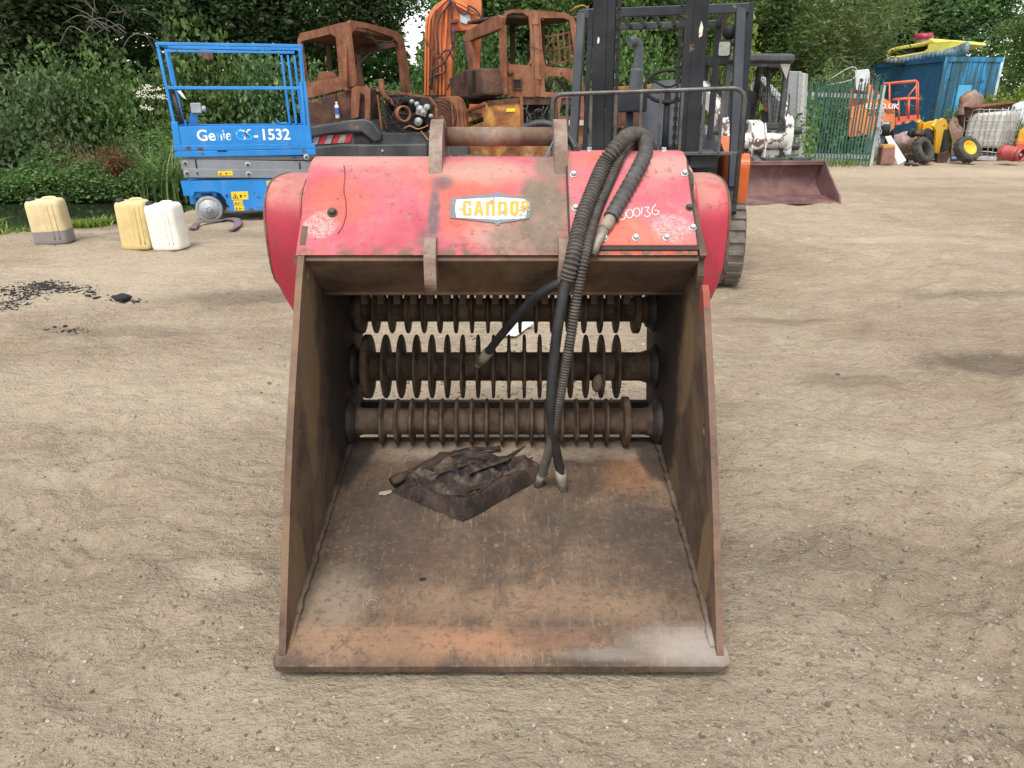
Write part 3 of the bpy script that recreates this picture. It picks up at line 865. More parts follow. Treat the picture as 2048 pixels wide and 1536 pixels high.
gk[0] = tuple(V(gk[0]) - V((HV.y, HV.z)) * .012); gk2[0] = tuple(V(gk2[0]) - V((HV.y, HV.z)) * .012)
MB().plate(((cl - .006, 0, 0), Y_, Z_), gk + gk2[::-1], (), cr - cl + .012).build('gasket', M_DARKST, cover)
hb = MB().lathe([(0, -.002), (.0125, -.002), (.0125, .001), (.0085, .001)], (0, 0, 0), (0, 0, 1), 16)
hb.lathe([(.009, .0), (.009, .009), (.007, .011), (0, .011)], (0, 0, 0), (0, 0, 1), 6, False)
boltm = hb.mesh('bolt', M_BOLT); boltd = hb.mesh('bolt', M_DKBOLT)
hrot = HN.to_track_quat('Z', 'Y').to_euler()
for (px, py) in ((1146, 355), (1150, 422), (1367, 353), (1383, 461), (1331, 481), (1270, 481), (1208, 482)):
    inst(boltm, 'bolt', cover, hood(px, py, .0145), hrot)
inst(boltd, 'bolt', cover, hood(1377, 421, .0145), hrot)
for x_ in (.255, .50): inst(boltm, 'bolt', cover, (x_, 2.55, 1.329), (0, 0, 0))
inst(boltd, 'bolt', B, hood(665, 426, .002), hrot, 1.3)
inst(boltd, 'bolt', B, (.21, 2.56, 1.33), (0, 0, 0), 1.2)
# chalked serial number
M_CHALK = plain('chalk', (.82, .74, .68), .9, 0, .1)
def chalk(strokes, name, parent):
    m = MB()
    for s_ in strokes:
        m.tube(spline([hood(px, py, .0135) for px, py in s_], 6) if len(s_) > 2 else [hood(px, py, .0135) for px, py in s_], .0014, 5)
    return m.build(name, M_CHALK, parent)
def oval(cx_, cy_, a, b):
    return [(cx_ + a * math.cos(t), cy_ + b * math.sin(t)) for t in [R(d) for d in range(-100, 280, 45)]]
chalk([oval(1243, 436, 7, 9), oval(1258, 433, 6.5, 8.5), oval(1272, 430, 6.5, 8.5), [(1283, 420), (1281, 435)], [(1288, 421), (1296, 420), (1293, 428), (1299, 433), (1294, 439), (1286, 436)],
       [(1310, 414), (1303, 424), (1304, 433), (1312, 435), (1316, 428), (1308, 426)]], 'serial_number', cover)
cr_ = [hood(px, py, .0006) for px, py in ((688, 330), (690, 352), (688, 380), (692, 405), (692, 430), (686, 452), (676, 468))]
MB().tube(spline(cr_, 5), .0016, 5).build('paint_crack', plain('crack_dark', (.16, .03, .035), .8), B)
# badge
bo = hood(985, 420, .0015)
def bp(px, py):
    q = hood(px, py) - bo; return (q.dot(HU), q.dot(HV))
badge = MB().plate((bo, HU, HV), [bp(*q) for q in ((901, 399), (940, 393), (990, 388), (996, 384), (1002, 388), (1062, 400), (1064, 418), (1058, 438), (1002, 447), (995, 453), (989, 447), (940, 441), (901, 437))], (), .0016).build('badge', M_BADGEG, B)
MB().plate((bo + HN * .0016, HU, HV), [bp(*q) for q in ((913, 401), (996, 396), (1050, 400), (1056, 418), (1050, 438), (996, 441), (913, 437), (910, 419))], (), .0012).build('badge_face', M_BADGEW, badge)
def letter(polys, name):
    m = MB()
    for outer, holes in polys:
        m.plate((bo + HN * .0028, HU, HV), [bp(*q) for q in outer], [[bp(*q) for q in h_] for h_ in holes], .0012)
    m.build(name, M_BADGEY, badge)
y0, y1 = 404, 433
letter([([(943, 404), (929, 404), (926, 408), (926, 429), (929, 433), (943, 433), (943, 418), (936, 418), (936, 421), (938, 421), (938, 429), (932, 429), (932, 408), (937, 408), (937, 413), (943, 413)], [])], 'letter')
letter([([(948, 433), (954, 404), (961, 404), (967, 433), (961, 433), (960, 427), (955, 427), (954, 433)], [[(956, 422), (959, 422), (957.5, 412)]])], 'letter')
letter([([(972, 433), (972, 405), (990, 405), (990, 433), (984, 433), (984, 410), (978, 410), (978, 433)], [])], 'letter')
letter([([(996, 433), (996, 405), (1014, 405), (1014, 433), (1008, 433), (1008, 410), (1002, 410), (1002, 433)], [])], 'letter')
letter([([(1023, 404), (1034, 404), (1037, 408), (1037, 429), (1034, 433), (1023, 433), (1020, 429), (1020, 408)], [[(1027, 409), (1027, 428), (1031, 428), (1031, 409)]])], 'letter')
letter([([(1043, 404), (1055, 404), (1059, 408), (1059, 415), (1056, 418), (1060, 424), (1054, 424), (1050, 420), (1048, 420), (1048, 424), (1043, 424)], [[(1048, 408), (1048, 415), (1053, 415), (1053, 408)]])], 'letter')
# rounded end drums outside the walls
def drum(x0, x1, name):
    st = []
    for s_, zb, ins in ((0, .46, 0), (.3, .58, 0), (.6, .71, 0), (.8, .79, .0), (.92, .85, .003), (.96, .87, .010), (.985, .885, .022), (.99, .89, .03), (.965, .90, .05)):
        x_ = x0 + (x1 - x0) * s_; zt = 1.238 - ins; zb = zb + ins * .3; yc, a = 2.735, .245 - ins
        zc, hz = (zt + zb) / 2, (zt - zb) / 2
        ring = []
        for q in range(32):
            t = 2 * math.pi * q / 32; c_, s2 = math.cos(t), math.sin(t)
            ring.append(V((x_, yc + a * math.copysign(abs(c_) ** .7, c_), zc + hz * math.copysign(abs(s2) ** .62, s2))))
        st.append(ring)
    m = MB(); vs = [p for r_ in st for p in r_]; fs = []
    for i in range(len(st) - 1):
        for q in range(32):
            l = (q + 1) % 32
            fs.append((i * 32 + q, i * 32 + l, (i + 1) * 32 + l, (i + 1) * 32 + q))
    fs.append(tuple((len(st) - 1) * 32 + q for q in range(32)))
    m.add(vs, fs, True)
    o_ = m.build(name, M_RED, B)
    MB().tube(st[4], .0035, 6, closed=True).build('rim_seam', M_RUSTSEAM, o_)
    MB().tube(st[1], .004, 6, closed=True).build('weld_seam', M_RED, o_)
    return o_
M_RUSTSEAM = rusty('seam_rust', ((.05, .035, .03), (.12, .08, .06), (.2, .14, .11)), 20)
drum(CX - XO - .008, -.838, 'end_drum')
drum(CX + XO - .012, .738, 'end_drum')
fl = [(2.49, .75), (2.50, 1.1), (2.56, 1.24), (2.72, 1.285), (2.9, 1.2), (2.98, 1.0), (2.95, .7), (2.7, .5)]
MB().plate(((CX + XO + .003, 0, 0), Y_, Z_), rpoly(fl, .08), (), .03).build('drum_flange', M_RED, B, .008)
# rollers with discs
def roller(yz, rs, rd, pxs, depth, flange, name):
    y_, z_ = yz
    m = MB()
    m.lathe([(0, 0), (rs * 1.15, 0), (rs * 1.15, .03), (rs * 1.05, .05), (rs, .055), (rs, 1.135), (rs * 1.05, 1.14), (rs * 1.15, 1.16), (rs * 1.15, 1.19), (0, 1.19)], (CX - XI, y_, z_), X, 28)
    ro = m.build(name, M_ROLL, B)
    d = MB()
    w_ = .006
    d.lathe([(rs * .98, -w_ * 2.2), (rs * 1.08, -w_ * 1.3), (rd * .94, -w_), (rd * .985, -w_ * .7), (rd, 0), (rd * .985, w_ * .7), (rd * .94, w_), (rs * 1.08, w_ * 1.3), (rs * .98, w_ * 2.2)], (0, 0, 0), X, 36)
    dm = d.mesh('disc', M_ROLL)
    for px in pxs:
        inst(dm, 'disc', ro, ((px - 1024) * depth / 1479, y_, z_), (px * .37, 0, 0))
    if flange:
        for px, k_ in flange:
            q = MB().lathe([(rs, -.014), (rd * k_, -.012), (rd * k_, .012), (rs, .014)], ((px - 1024) * depth / 1479, y_, z_), X, 36)
            q.build('end_flange', M_ROLL, ro, .004)
    return ro
roller((2.86, .70), .047, .094, [752 + 32 * i for i in range(16)], 2.95, [(722, 1.0), (1272, 1.0)], 'roller')
roller((2.75, .50), .057, .127, [773 + 30.6 * i for i in range(16)], 2.93, [(737, 1.0)], 'roller')
roller((2.60, .33), .051, .089, [766 + 29.7 * i for i in range(16)], 2.85, [(1250, 1.08)], 'roller')
hub = MB()
hub.lathe([(0, 0), (.088, 0), (.088, .012), (.075, .02), (.068, .032), (.05, .036), (0, .036)], (0, 0, 0), X, 24)
hubm = hub.mesh('bearing_hub', plain('greasy_hub', (.03, .024, .02), .55, 0, .6, 20, .4))
for (y_, z_) in ((2.86, .70), (2.75, .50), (2.60, .33)):
    inst(hubm, 'bearing_hub', B, (CX - XI, y_, z_)); inst(hubm, 'bearing_hub', B, (CX + XI, y_, z_), (0, 0, math.pi))
# comb above the top roller, cross bar behind
m = MB().box((CX, 2.79, .872), (2 * XI, .06, .05)).box((CX, 2.60, .885), (2 * XI, .4, .012))
comb = m.build('comb_bar', M_WALL, B, .003)
tm = MB().hexa([(-.012, -.045, 0), (.012, -.045, 0), (.012, .03, 0), (-.012, .03, 0), (-.014, -.045, .1), (.014, -.045, .1), (.014, .03, .1), (-.014, .03, .1)]).mesh('tooth', M_WALL)
for i in range(17):
    inst(tm, 'tooth', comb, ((736 + 32 * i - 1024) * 2.9 / 1479, 2.79, .755))
MB().box((CX, 2.86, .29), (2 * XI, .03, .035)).build('cross_bar', M_PLATE, B, .003)

# ---------------------------------------------------------------- hoses of the bucket
M_HOSE = plain('dusty_rubber', (.04, .034, .03), .62, 0, .5, 14, .4, .4)
M_HOSE2 = plain('wrapped_hose', (.075, .07, .068), .6, 0, .5, 20, .4, .4)
M_BLACKH = plain('worn_black_hose', (.035, .036, .038), .45, 0, .7, 9, .25, .5)
M_FIT = plain('dull_fitting', (.28, .25, .21), .5, .5, .4, 30, .3)
M_MUDFIT = plain('muddy_fitting', (.30, .26, .20), .8, .1, .4, 30, .4)
M_GUARD = plain('spiral_guard', (.085, .072, .062), .6, .1, .55, 30, .4, .4)
def ribbed(pts, r, pitch, depth, sharp=1.0, n=14):
    """hose wound in a spiral guard: radius swells once per turn"""
    P = resample(spline(pts, 14), pitch / 6)
    rad = []
    for i in range(len(P)):
        ph = (i % 6) / 6
        rad.append(r * (1 - depth) + r * depth * (math.sin(math.pi * ph) ** sharp))
    return P, rad
def hosepts(lst):
    o = []
    for px, py, q in lst:
        o.append(hood(px, py, q[1]) if isinstance(q, tuple) else at(px, py, q))
    return o
# thick guarded hose arching over the hood
A_ = hosepts([(1292, 312, 2.72), (1297, 288, 2.68), (1283, 272, 2.62), (1258, 271, 2.53), (1232, 296, 2.45), (1205, 345, ('h', .034)), (1180, 405, ('h', .034)), (1160, 460, ('h', .034)), (1146, 515, 2.18), (1133, 560, 2.17)])
P, rad = ribbed(A_, .0255, .0125, .36, .7)
ha = MB().tube(P, rad, 14).build('hose', M_GUARD, B, label='thickest hose in a tight spiral guard arching over the hood')
T = hosepts([(1135, 553, 2.172), (1128, 580, 2.165), (1117, 645, 2.16), (1108, 715, 2.17), (1102, 790, 2.20), (1104, 855, 2.24), (1115, 915, 2.285), (1122, 945, 2.30)])
MB().tube(spline(T, 8), .0165, 14).build('inner_hose', M_BLACKH, ha)
MB().tube(hosepts([(1120, 938, 2.30), (1123, 955, 2.305), (1127, 980, 2.312)]), [.0185, .019, .0175], 14).build('end_fitting', M_MUDFIT, ha)
# second guarded hose hanging to the floor
A_ = hosepts([(1283, 300, 2.70), (1284, 284, 2.66), (1268, 282, 2.60), (1245, 312, ('h', .03)), (1218, 372, ('h', .022)), (1190, 440, ('h', .022)), (1170, 510, 2.19), (1155, 585, 2.175), (1142, 670, 2.17), (1128, 750, 2.19), (1113, 830, 2.225), (1098, 900, 2.275), (1084, 950, 2.315)])
P, rad = ribbed(A_, .0165, .010, .34, .7)
hb_ = MB().tube(P, rad, 12).build('hose', M_GUARD, B, label='slimmer spiral-guarded hose hanging to the bucket floor')
MB().cyl(at(1085, 947, 2.315), at(1075, 969, 2.33), .017, n=6).build('end_nut', M_FIT, hb_)
# fat wrapped hose with crimped fitting
A_ = hosepts([(1272, 300, 2.66), (1276, 284, 2.62), (1288, 284, 2.57), (1291, 305, 2.50), (1276, 345, ('h', .03)), (1254, 385, ('h', .027)), (1233, 422, ('h', .027)), (1219, 448, ('h', .027))])
P, rad = ribbed(A_, .0245, .0235, .26, .5)
hc = MB().tube(P, rad, 14).build('hose', M_HOSE2, B, label='fat grey wrapped hose with a crimped metal end')
MB().tube(hosepts([(1219, 447, ('h', .026)), (1212, 459, ('h', .026)), (1206, 468, ('h', .025))]), [.018, .0195, .018], 14).build('collar', M_MUDFIT, hc)
MB().tube(hosepts([(1206, 468, ('h', .025)), (1198, 486, ('h', .022)), (1194, 494, ('h', .022)), (1187, 510, 2.21)]), [.016, .0155, .012, .011], 14).build('ferrule', M_FIT, hc)
# thin hose crossing to the middle roller
A_ = hosepts([(1150, 548, 2.19), (1118, 566, 2.20), (1085, 585, 2.24), (1050, 615, 2.32), (1015, 655, 2.42), (985, 692, 2.51), (971, 711, 2.555)])
hd = MB().tube(spline(A_, 8), .0145, 12).build('hose', M_BLACKH, B, label='black hose slanting down to the middle roller')
MB().cyl(at(977, 703, 2.535), at(960, 724, 2.585), .019, n=12).build('end_fitting', M_MUDFIT, hd)
MB().cyl(at(960, 724, 2.585), at(955, 731, 2.6), .014, n=12).build('end_nut', M_MUDFIT, hd)
# hose behind the pipe and its blue tie
A_ = hosepts([(1035, 275, 2.80), (1055, 255, 2.72), (1082, 247, 2.70), (1112, 254, 2.68), (1138, 276, 2.66), (1152, 300, 2.64), (1156, 320, 2.62)])
MB().tube(spline(A_, 8), .0135, 12).build('hose', M_BLACKH, B, label='black hose looping over the right end of the pipe')
M_TIE = plain('blue_tie', (.05, .16, .26), .5, 0, .3)
MB().bar(at(1113, 268, 2.62), at(1091, 316, 2.55), .005, .002).build('tie', M_TIE, B)

# ---------------------------------------------------------------- things lying in the bucket
def floor_z(y_):
    return .084 + (y_ - 1.732) / (2.625 - 1.732) * (.252 - .084)
def onfloor(px, py):
    r = ray(px, py); n_ = V((0, -(.252 - .084), (2.625 - 1.732))).normalized(); p0 = V((0, 1.732, .084)); o_ = V((0, 0, CAMH))
    return o_ + r * ((p0 - o_).dot(n_) / r.dot(n_))
k = NT('torn_leatherette')
f = k.noise(9, 7, .7, dist=.8)
M_BAG = k.done(k.ramp(f, [(.3, (.010, .007, .006)), (.5, (.034, .021, .017)), (.62, (.065, .042, .032)), (.78, (.16, .11, .075))]), k.step(f, .3, .7, .4, .75), 0, .3)
k.bump(k.noise(26, 7, .7, dist=1.0), .012, .6)
k = NT('bag_lining')
f = k.noise(12, 7, .7, dist=1.0)
M_LIN = k.done(k.ramp(f, [(.36, (.010, .008, .007)), (.5, (.05, .034, .026)), (.6, (.12, .085, .06)), (.72, (.24, .19, .135))]), .6, 0, .5)
k.bump(k.noise(20, 7, .7, dist=1.2), .02, .9)
bagc = [onfloor(*q) for q in ((783, 985), (925, 1045), (1085, 968), (1115, 915), (1040, 893), (880, 905))]
bag = thing('torn_seat_cushion', 'torn dark vinyl seat cushion lying on the bucket floor', 'cushion', tuple(sum(bagc, V()) / 6))
cenb = sum(bagc, V()) / 6
# one slab: side walls rise from the outline, the top is torn open and slumps into crumpled lining
def slab(G=84):
    vs = []; out_f = []; in_f = []
    E = [bagc[0], bagc[1], bagc[2], bagc[5]]
    for i in range(G + 1):
        for j in range(G + 1):
            u_, v_ = i / G, j / G
            p = (E[0] * (1 - u_) + E[1] * u_) * (1 - v_) + (E[3] * (1 - u_) + E[2] * u_) * v_
            bx_ = 4 * v_ * (1 - v_)
            p = p + (bagc[3] - (E[2] + E[2]) / 2) * (u_ * v_ * v_ * .35) + (bagc[4] - E[3]) * ((1 - u_) * u_ * v_ * 1.2)
            e = min(u_, 1 - u_, v_, 1 - v_)
            w1 = float(fbm(np.array([u_ * 3.1]), np.array([v_ * 3.3]), 70, 3)[0]); w2 = float(fbm(np.array([u_ * 11]), np.array([v_ * 9.0]), 71, 3)[0])
            wall = min(1, e / .05) ** .7
            side = .022 + .04 * u_ * (1 - .4 * v_) + .025 * w1
            dip = max(0, min(1, (e - .07 - .10 * w1) / .05))
            dip *= 1 - .6 * max(0, min(1, (v_ - .62) / .2)) * (1 - u_)
            w3 = float(fbm(np.array([u_ * 3.2 + v_ * 4.5 + w1]), np.array([v_ * 1.5 - u_ * 1.2]), 77, 3)[0])
            w4 = math.sin(7.5 * u_ + 3.1 * v_ + 5 * w1)
            crum = .010 + .085 * abs(w3) + .022 * max(0, w4) * (.5 + v_) + .012 * abs(w2)
            h_ = wall * (side * (1 - dip) + dip * crum) + .009 * w2 * wall
            q = cenb - p; q.z = 0
            p = p + q.normalized() * (.014 * wall * (1 - dip) + .006 * w2)
            vs.append(V((p.x, p.y, floor_z(p.y) + .002 + max(0, h_))))
            in_f.append(dip)
    o_, l_ = MB(), MB(); fo = []; fl_ = []
    for i in range(G):
        for j in range(G):
            a = i * (G + 1) + j; q = (a, a + G + 1, a + G + 2, a + 1)
            (fl_ if in_f[a] > .9 else fo).append(q)
    o_.add(vs, fo, True).build('cover', M_BAG, bag)
    l_.add(vs, fl_, True).build('lining', M_LIN, bag)
slab()
# rolled flap on the left and a strip of red lining
fa_ = [onfloor(*q) + V((0, 0, h_)) for q, h_ in (((783, 975), .022), ((830, 956), .030), ((880, 935), .034), ((940, 915), .030), ((1000, 905), .020))]
MB().tube(spline(fa_, 6), [.021 + .004 * math.sin(i * .8) - .0004 * i for i in range(25)], 10, flat=.6).build('rolled_flap', M_BAG, bag)
for i, pts_ in enumerate((((905, 985), (960, 962), (1010, 945), (1050, 915)), ((860, 980), (930, 950), (985, 930)), ((930, 1000), (1000, 975), (1065, 935)))):
    q_ = spline([onfloor(*q) + V((0, 0, .045 + .012 * math.sin(i * 2 + j))) for j, q in enumerate(pts_)], 6)
    MB().tube(q_, [.004 + .013 * math.sin(math.pi * j / (len(q_) - 1)) for j in range(len(q_))], 8, flat=.35).build('torn_fold', M_LIN if i != 2 else M_BAG, bag)
c = onfloor(768, 988)
o = recentre(MB().plate((c + V((0, 0, .003)), V((.98, .2, 0)), V((-.2, .98, .18)).normalized()), [(-.02, -.006), (.005, -.012), (.028, .0), (.026, .012), (-.015, .008)], (), .002).build('card_scrap', plain('card', (.33, .27, .2), .9)))
tag(o, 'small tan card scrap left of the torn cushion', 'scrap')
o = recentre(MB().blob(at(1195, 766, 2.655), (.022, .026, .040), 5, 2, .1, (.2, .1, .2)).build('wedged_stone', plain('brown_stone', (.24, .18, .125), .9, 0, .3, 30, .5, .2)))
tag(o, 'brown stone wedged between two discs of the middle roller', 'stone')
c = onfloor(845, 1160)
o = recentre(MB().blob(c + V((0, 0, .004)), (.012, .005, .004), 8, 2, .1, (0, 0, .2)).build('dark_chip', M_TAR)); tag(o, 'tiny dark chip lying on the bucket floor', 'chip')
# pale plastic sheet behind the bucket and chalky splash
p = gd(1038, 668)
o = recentre(MB().hexa([p + V(q) for q in ((-.13, -.10, .02), (-.02, -.12, .02), (.11, .1, .05), (.0, .12, .05), (-.13, -.10, .026), (-.02, -.12, .026), (.11, .1, .056), (.0, .12, .056))]).build('plastic_strip', plain('pale_plastic', (.62, .6, .6), .35, 0, .1), bevel=.003))
tag(o, 'pale plastic strip on the ground seen between the upper rollers', 'plastic strip')

# ================================================================ jerry cans
def jerry(name, px, py, w_, d_, h, rz, lean, mat, capmat, label):
    p = gd(px, py); z0 = gz(p.x, p.y)
    t = thing(name, label, 'jerry can', (p.x, p.y, z0), (0, lean, rz), 'jerry cans beside the pond', local=True)
    m = MB(); st = []
    for z_, k_ in ((0, .82), (.012, .93), (.04, .99), (.10, 1.0), (.3, 1.0), (.62, .99), (.86, .985), (.92, .96), (.965, .88), (.985, .74)):
        ring = []
        for q in range(32):
            a = 2 * math.pi * q / 32; c_, s_ = math.cos(a), math.sin(a)
            ring.append(V((w_ / 2 * k_ * math.copysign(abs(c_) ** .38, c_), d_ / 2 * k_ * math.copysign(abs(s_) ** .38, s_), z_ * h)))
        st.append(ring)
    fs = []
    for i in range(len(st) - 1):
        for q in range(32):
            l = (q + 1) % 32; fs.append((i * 32 + q, i * 32 + l, (i + 1) * 32 + l, (i + 1) * 32 + q))
    fs.append(tuple(reversed(range(32)))); fs.append(tuple((len(st) - 1) * 32 + q for q in range(32)))
    m.add([p_ for r_ in st for p_ in r_], fs, True)
    m.build('body', mat, t)
    # embossed side ribs
    e = MB()
    for x_ in (.06 * w_ / .36, .11 * w_ / .36):
        e.tube([(x_, -d_ / 2 * .985, .12 * h), (x_, -d_ / 2 * 1.003, .2 * h), (x_, -d_ / 2 * 1.003, .85 * h), (x_, -d_ / 2 * .97, .92 * h)], .007, 6)
    e.build('rib', mat, t)
    hn = MB().tube(spline([(-.02, 0, .955 * h), (.0, 0, 1.0 * h), (.1 * w_ / .36, 0, 1.005 * h), (.135 * w_ / .36, 0, .94 * h)], 5), .016, 8)
    hn.build('handle', mat, t)
    MB().lathe([(.036, 0), (.04, .004), (.04, .036), (.034, .042), (0, .042)], (-.105 * w_ / .36, -.06, .955 * h), (0, -.25, 1), 16).build('cap', capmat, t)
    return t
def mat_can(name, c, dirt, amt, low=None, lowz=0):
    k = NT(name)
    f = k.noise(5, 6, .65)
    cc = k.ramp(f, [(.3, tuple(x * .78 for x in c)), (.6, c)])
    run = k.noise(9, 6, .7, vec=k.scaled(k.co, (2, 2, .3)))
    cc = k.mix(k.step(run, .5, .74, 0, amt), cc, dirt)
    cc = k.mix(k.step(k.noise(60, 4, .7), .63, .68, 0, amt), cc, (.1, .08, .06))
    if low: cc = k.mix(k.step(k.ma('ADD', k.sep()[2], k.ma('MULTIPLY', k.noise(9, 2), .02)), lowz + .012, lowz + .008), cc, low)
    k.b.inputs['Subsurface Weight'].default_value = .25
    k.b.inputs['Subsurface Radius'].default_value = (.03, .02, .008)
    k.b.inputs['Subsurface Scale'].default_value = .6
    k.bump(k.noise(30, 4, .6), .004, .3)
    return k.done(cc, .42, 0, .4)
M_CAPB = plain('black_cap', (.015, .015, .016), .5, 0, .3)
M_CAN1 = mat_can('stained_plastic', (.68, .55, .31), (.36, .25, .13), .6, (.23, .21, .20), .15)
M_CAN2 = mat_can('yellowed_plastic', (.68, .53, .25), (.34, .23, .10), .7)
M_CAN3 = mat_can('white_plastic', (.78, .76, .69), (.6, .5, .36), .4, (.55, .34, .18), .0)
jerry('jerry_can', 112, 484, .36, .26, .485, .12, R(-3), M_CAN1, M_CAPB, 'yellowed jerry can with a grey lower band, standing alone at left')
jerry('jerry_can', 282, 494, .315, .26, .505, .10, R(-1), M_CAN2, M_CAPB, 'dirty yellow jerry can with black cap, behind the white one')
jerry('jerry_can', 345, 496, .335, .25, .48, -.14, R(-4), M_CAN3, M_CAPB, 'clean white jerry can leaning against a yellow one')

# ================================================================ blue scissor lift (own axes: x along, y away, z up)
M_BLUE = paint('lift_blue', (.009, .21, .58), .625, (.07, .045, .035), (.45, .55, .62), .12, .38, 3, .2, chipscale=18)
M_LGREY = paint('lift_grey', (.20, .215, .235), .72, (.08, .07, .06), (.16, .15, .13), .35, .5, 3, .2)
M_WHEEL = plain('grey_tyre', (.30, .30, .29), .8, 0, .3, 20, .3)
M_HUBG = plain('grey_hub', (.36, .38, .40), .55, .1, .25, 20, .2)
M_DARK = plain('black_void', (.012, .012, .013), .8, 0, .4, 20)
M_WHITEL = paint('white_lettering', (.80, .82, .82), .64, (.009, .21, .58), (.6, .65, .7), .2, .5, 6, .1, chipscale=30)
M_WORNL = paint('worn_lettering', (.80, .82, .82), .43, (.009, .21, .58), (.4, .5, .7), .2, .5, 6, .1, chipscale=26)
M_YDEC = plain('yellow_decal', (.78, .55, .02), .5, 0, .12, 30)
M_BLK = plain('black_print', (.015, .015, .015), .6, 0, .2)
M_RUSTP = rusty('rust_patch', ((.05, .03, .022), (.10, .06, .045), (.15, .09, .06)), 12)
yaw = R(15)
wp = gd(398, 445)
lroot = V((wp.x, wp.y, 0)) - V((math.cos(yaw), math.sin(yaw), 0)) * .27 + V((.13, .05, 0))
lroot.z = -.01
SL = thing('scissor_lift', 'blue scissor lift platform with open guard rails beside the pond', 'lift', tuple(lroot), (0, 0, yaw), local=True)
PXZ = lambda y_: ((0, y_, 0), X, Z_)
ch = [(.0, .34), (-.01, .52), (1.62, .52), (1.62, .14), (.56, .14), (.50, .15), (.485, .28), (.43, .36), (.36, .385), (.13, .385), (.11, .34)]
m = MB()
for y_ in (.045, .78): m.plate(PXZ(y_), rpoly(ch, .012), (), .045)
m.bb(.5, .04, .15, 1.6, .74, .5).bb(.02, .045, .40, .5, .74, .5).bb(.02, .3, .2, .5, .5, .45)
m.build('chassis', M_BLUE, SL, .004)
sp = MB().plate(PXZ(-.002), rpoly([(.515, .135), (.515, .31), (.53, .385), (1.62, .385), (1.62, .135)], .01), (), .016).build('side_panel', M_BLUE, SL, .003)
for z_ in (.2, .325): MB().bb(.49, -.012, z_ - .012, .535, .003, z_ + .014).build('latch', M_DARK, sp)
wm_ = MB().lathe([(.0, -.055), (.12, -.055), (.125, -.06), (.15, -.06), (.163, -.045), (.163, .045), (.15, .06), (0, .06)], (0, 0, 0), Y_, 40).mesh('wheel', M_WHEEL)
hm_ = MB().lathe([(.122, -.052), (.118, -.07), (.05, -.062), (.045, -.075), (.02, -.078), (0, -.078)], (0, 0, 0), Y_, 32).mesh('hub', M_HUBG)
bolt5 = MB()
for a in range(5): bolt5.cyl((.03 * math.cos(a * 1.2566), -.079, .03 * math.sin(a * 1.2566)), (.03 * math.cos(a * 1.2566), -.085, .03 * math.sin(a * 1.2566)), .007, n=6)
for x_, y_ in ((.27, .075), (1.35, .075), (.27, .70), (1.35, .70)):
    wh = inst(wm_, 'wheel', SL, (x_, y_, .163))
    inst(hm_, 'hub', wh, (0, 0, 0))
    o = bolt5.build('wheel_nuts', M_DKBOLT); o.parent = wh
fk = MB().bb(.13, .05, .36, .40, .07, .385).bb(.12, .055, .31, .2, .09, .37).bb(.33, .055, .31, .38, .09, .37)
fk.build('wheel_bracket', M_BLUE, SL, .003)
# folded scissor arms
def arm(x0, z0, x1, z1, h, y_, dark=False):
    a = MB().plate(PXZ(y_), [(x0, z0 - h / 2), (x1, z1 - h / 2), (x1, z1 + h / 2), (x0, z0 + h / 2)], (), .05)
    a.plate(PXZ(y_ + .56), [(x0, z0 - h / 2), (x1, z1 - h / 2), (x1, z1 + h / 2), (x0, z0 + h / 2)], (), .05)
    return a.build('scissor_arm', M_LGREY, SL, .006)
a1 = arm(.04, .585, 1.58, .545, .085, .09)
a2 = arm(.02, .72, 1.58, .66, .115, .05)
a0 = arm(.04, .615, 1.58, .565, .105, .03)
a3 = arm(.10, .785, 1.58, .76, .05, .075)
for x_, z_, a in ((.075, .728, a2), (.08, .612, a0), (.80, .695, a2), (.80, .585, a0), (1.52, .775, a3)):
    y_ = .0 if a is a2 else -.02
    MB().lathe([(0, -.045), (.03, -.045), (.036, -.04), (.036, .03)], (x_, y_ + .04, z_), Y_, 18).build('pivot_pin', M_WHEEL if x_ < .2 else M_HUBG, a)
    MB().lathe([(0, -.052), (.018, -.05), (.018, -.044)], (x_, y_ + .04, z_), Y_, 12).build('pin_bolt', M_DKBOLT, a)
for x_ in (.19, 1.42): MB().bb(x_, -.004, .665 if x_ < 1 else .61, x_ + .018, .004, .775 if x_ < 1 else .715).build('seam', M_DARK, a2)
for x_, z_, a in ((.20, .61, a0), (1.37, .775, a3)): MB().cyl((x_, -.03, z_), (x_, .0, z_), .012, n=12).build('bolt_hole', M_DARK, a)
# platform
pf_ = MB().bb(-.03, -.02, .80, 1.64, .78, .87).bb(-.03, -.015, .873, 1.64, .775, .94).build('deck', M_BLUE, SL, .006)
MB().bb(.47, -.0235, .858, .58, -.018, .872).build('slot', M_DARK, pf_)
m = MB()
for y_ in (-.002, .765): m.bb(.06, y_, .94, 1.56, y_ + .012, 1.155)
m.bb(-.005, .03, .94, .007, .74, 1.155).bb(1.6, .03, .94, 1.612, .74, 1.155)
tb = m.build('toe_board', M_BLUE, SL, .003)
for q in ((-.015, -.012, .94, .06, .03, 1.21), (-.015, .74, .94, .06, .775, 1.21), (1.52, -.014, .94, 1.60, .03, 1.66), (1.52, .74, .94, 1.60, .775, 1.66)):
    MB().bb(*q).build('corner_post', M_BLUE, SL, .004)
sq = .034
def rail(pts, name='guard_rail', parent=None, s_=sq):
    a = MB()
    for p_, q_ in zip(pts, pts[1:]): a.bar(p_, q_, s_, s_)
    return a.build(name, M_BLUE, parent or SL, .004)
for y_ in (.015, .75):
    rail([(-.04, y_, 2.065), (1.60, y_, 2.065)]); rail([(.0, y_, 1.59), (1.56, y_, 1.59)])
    rail([(-.03, y_, 2.06), (.02, y_, 1.15)], 'guard_post')
    rail([(1.575, y_, 2.06), (1.575, y_, 1.6)], 'guard_post')
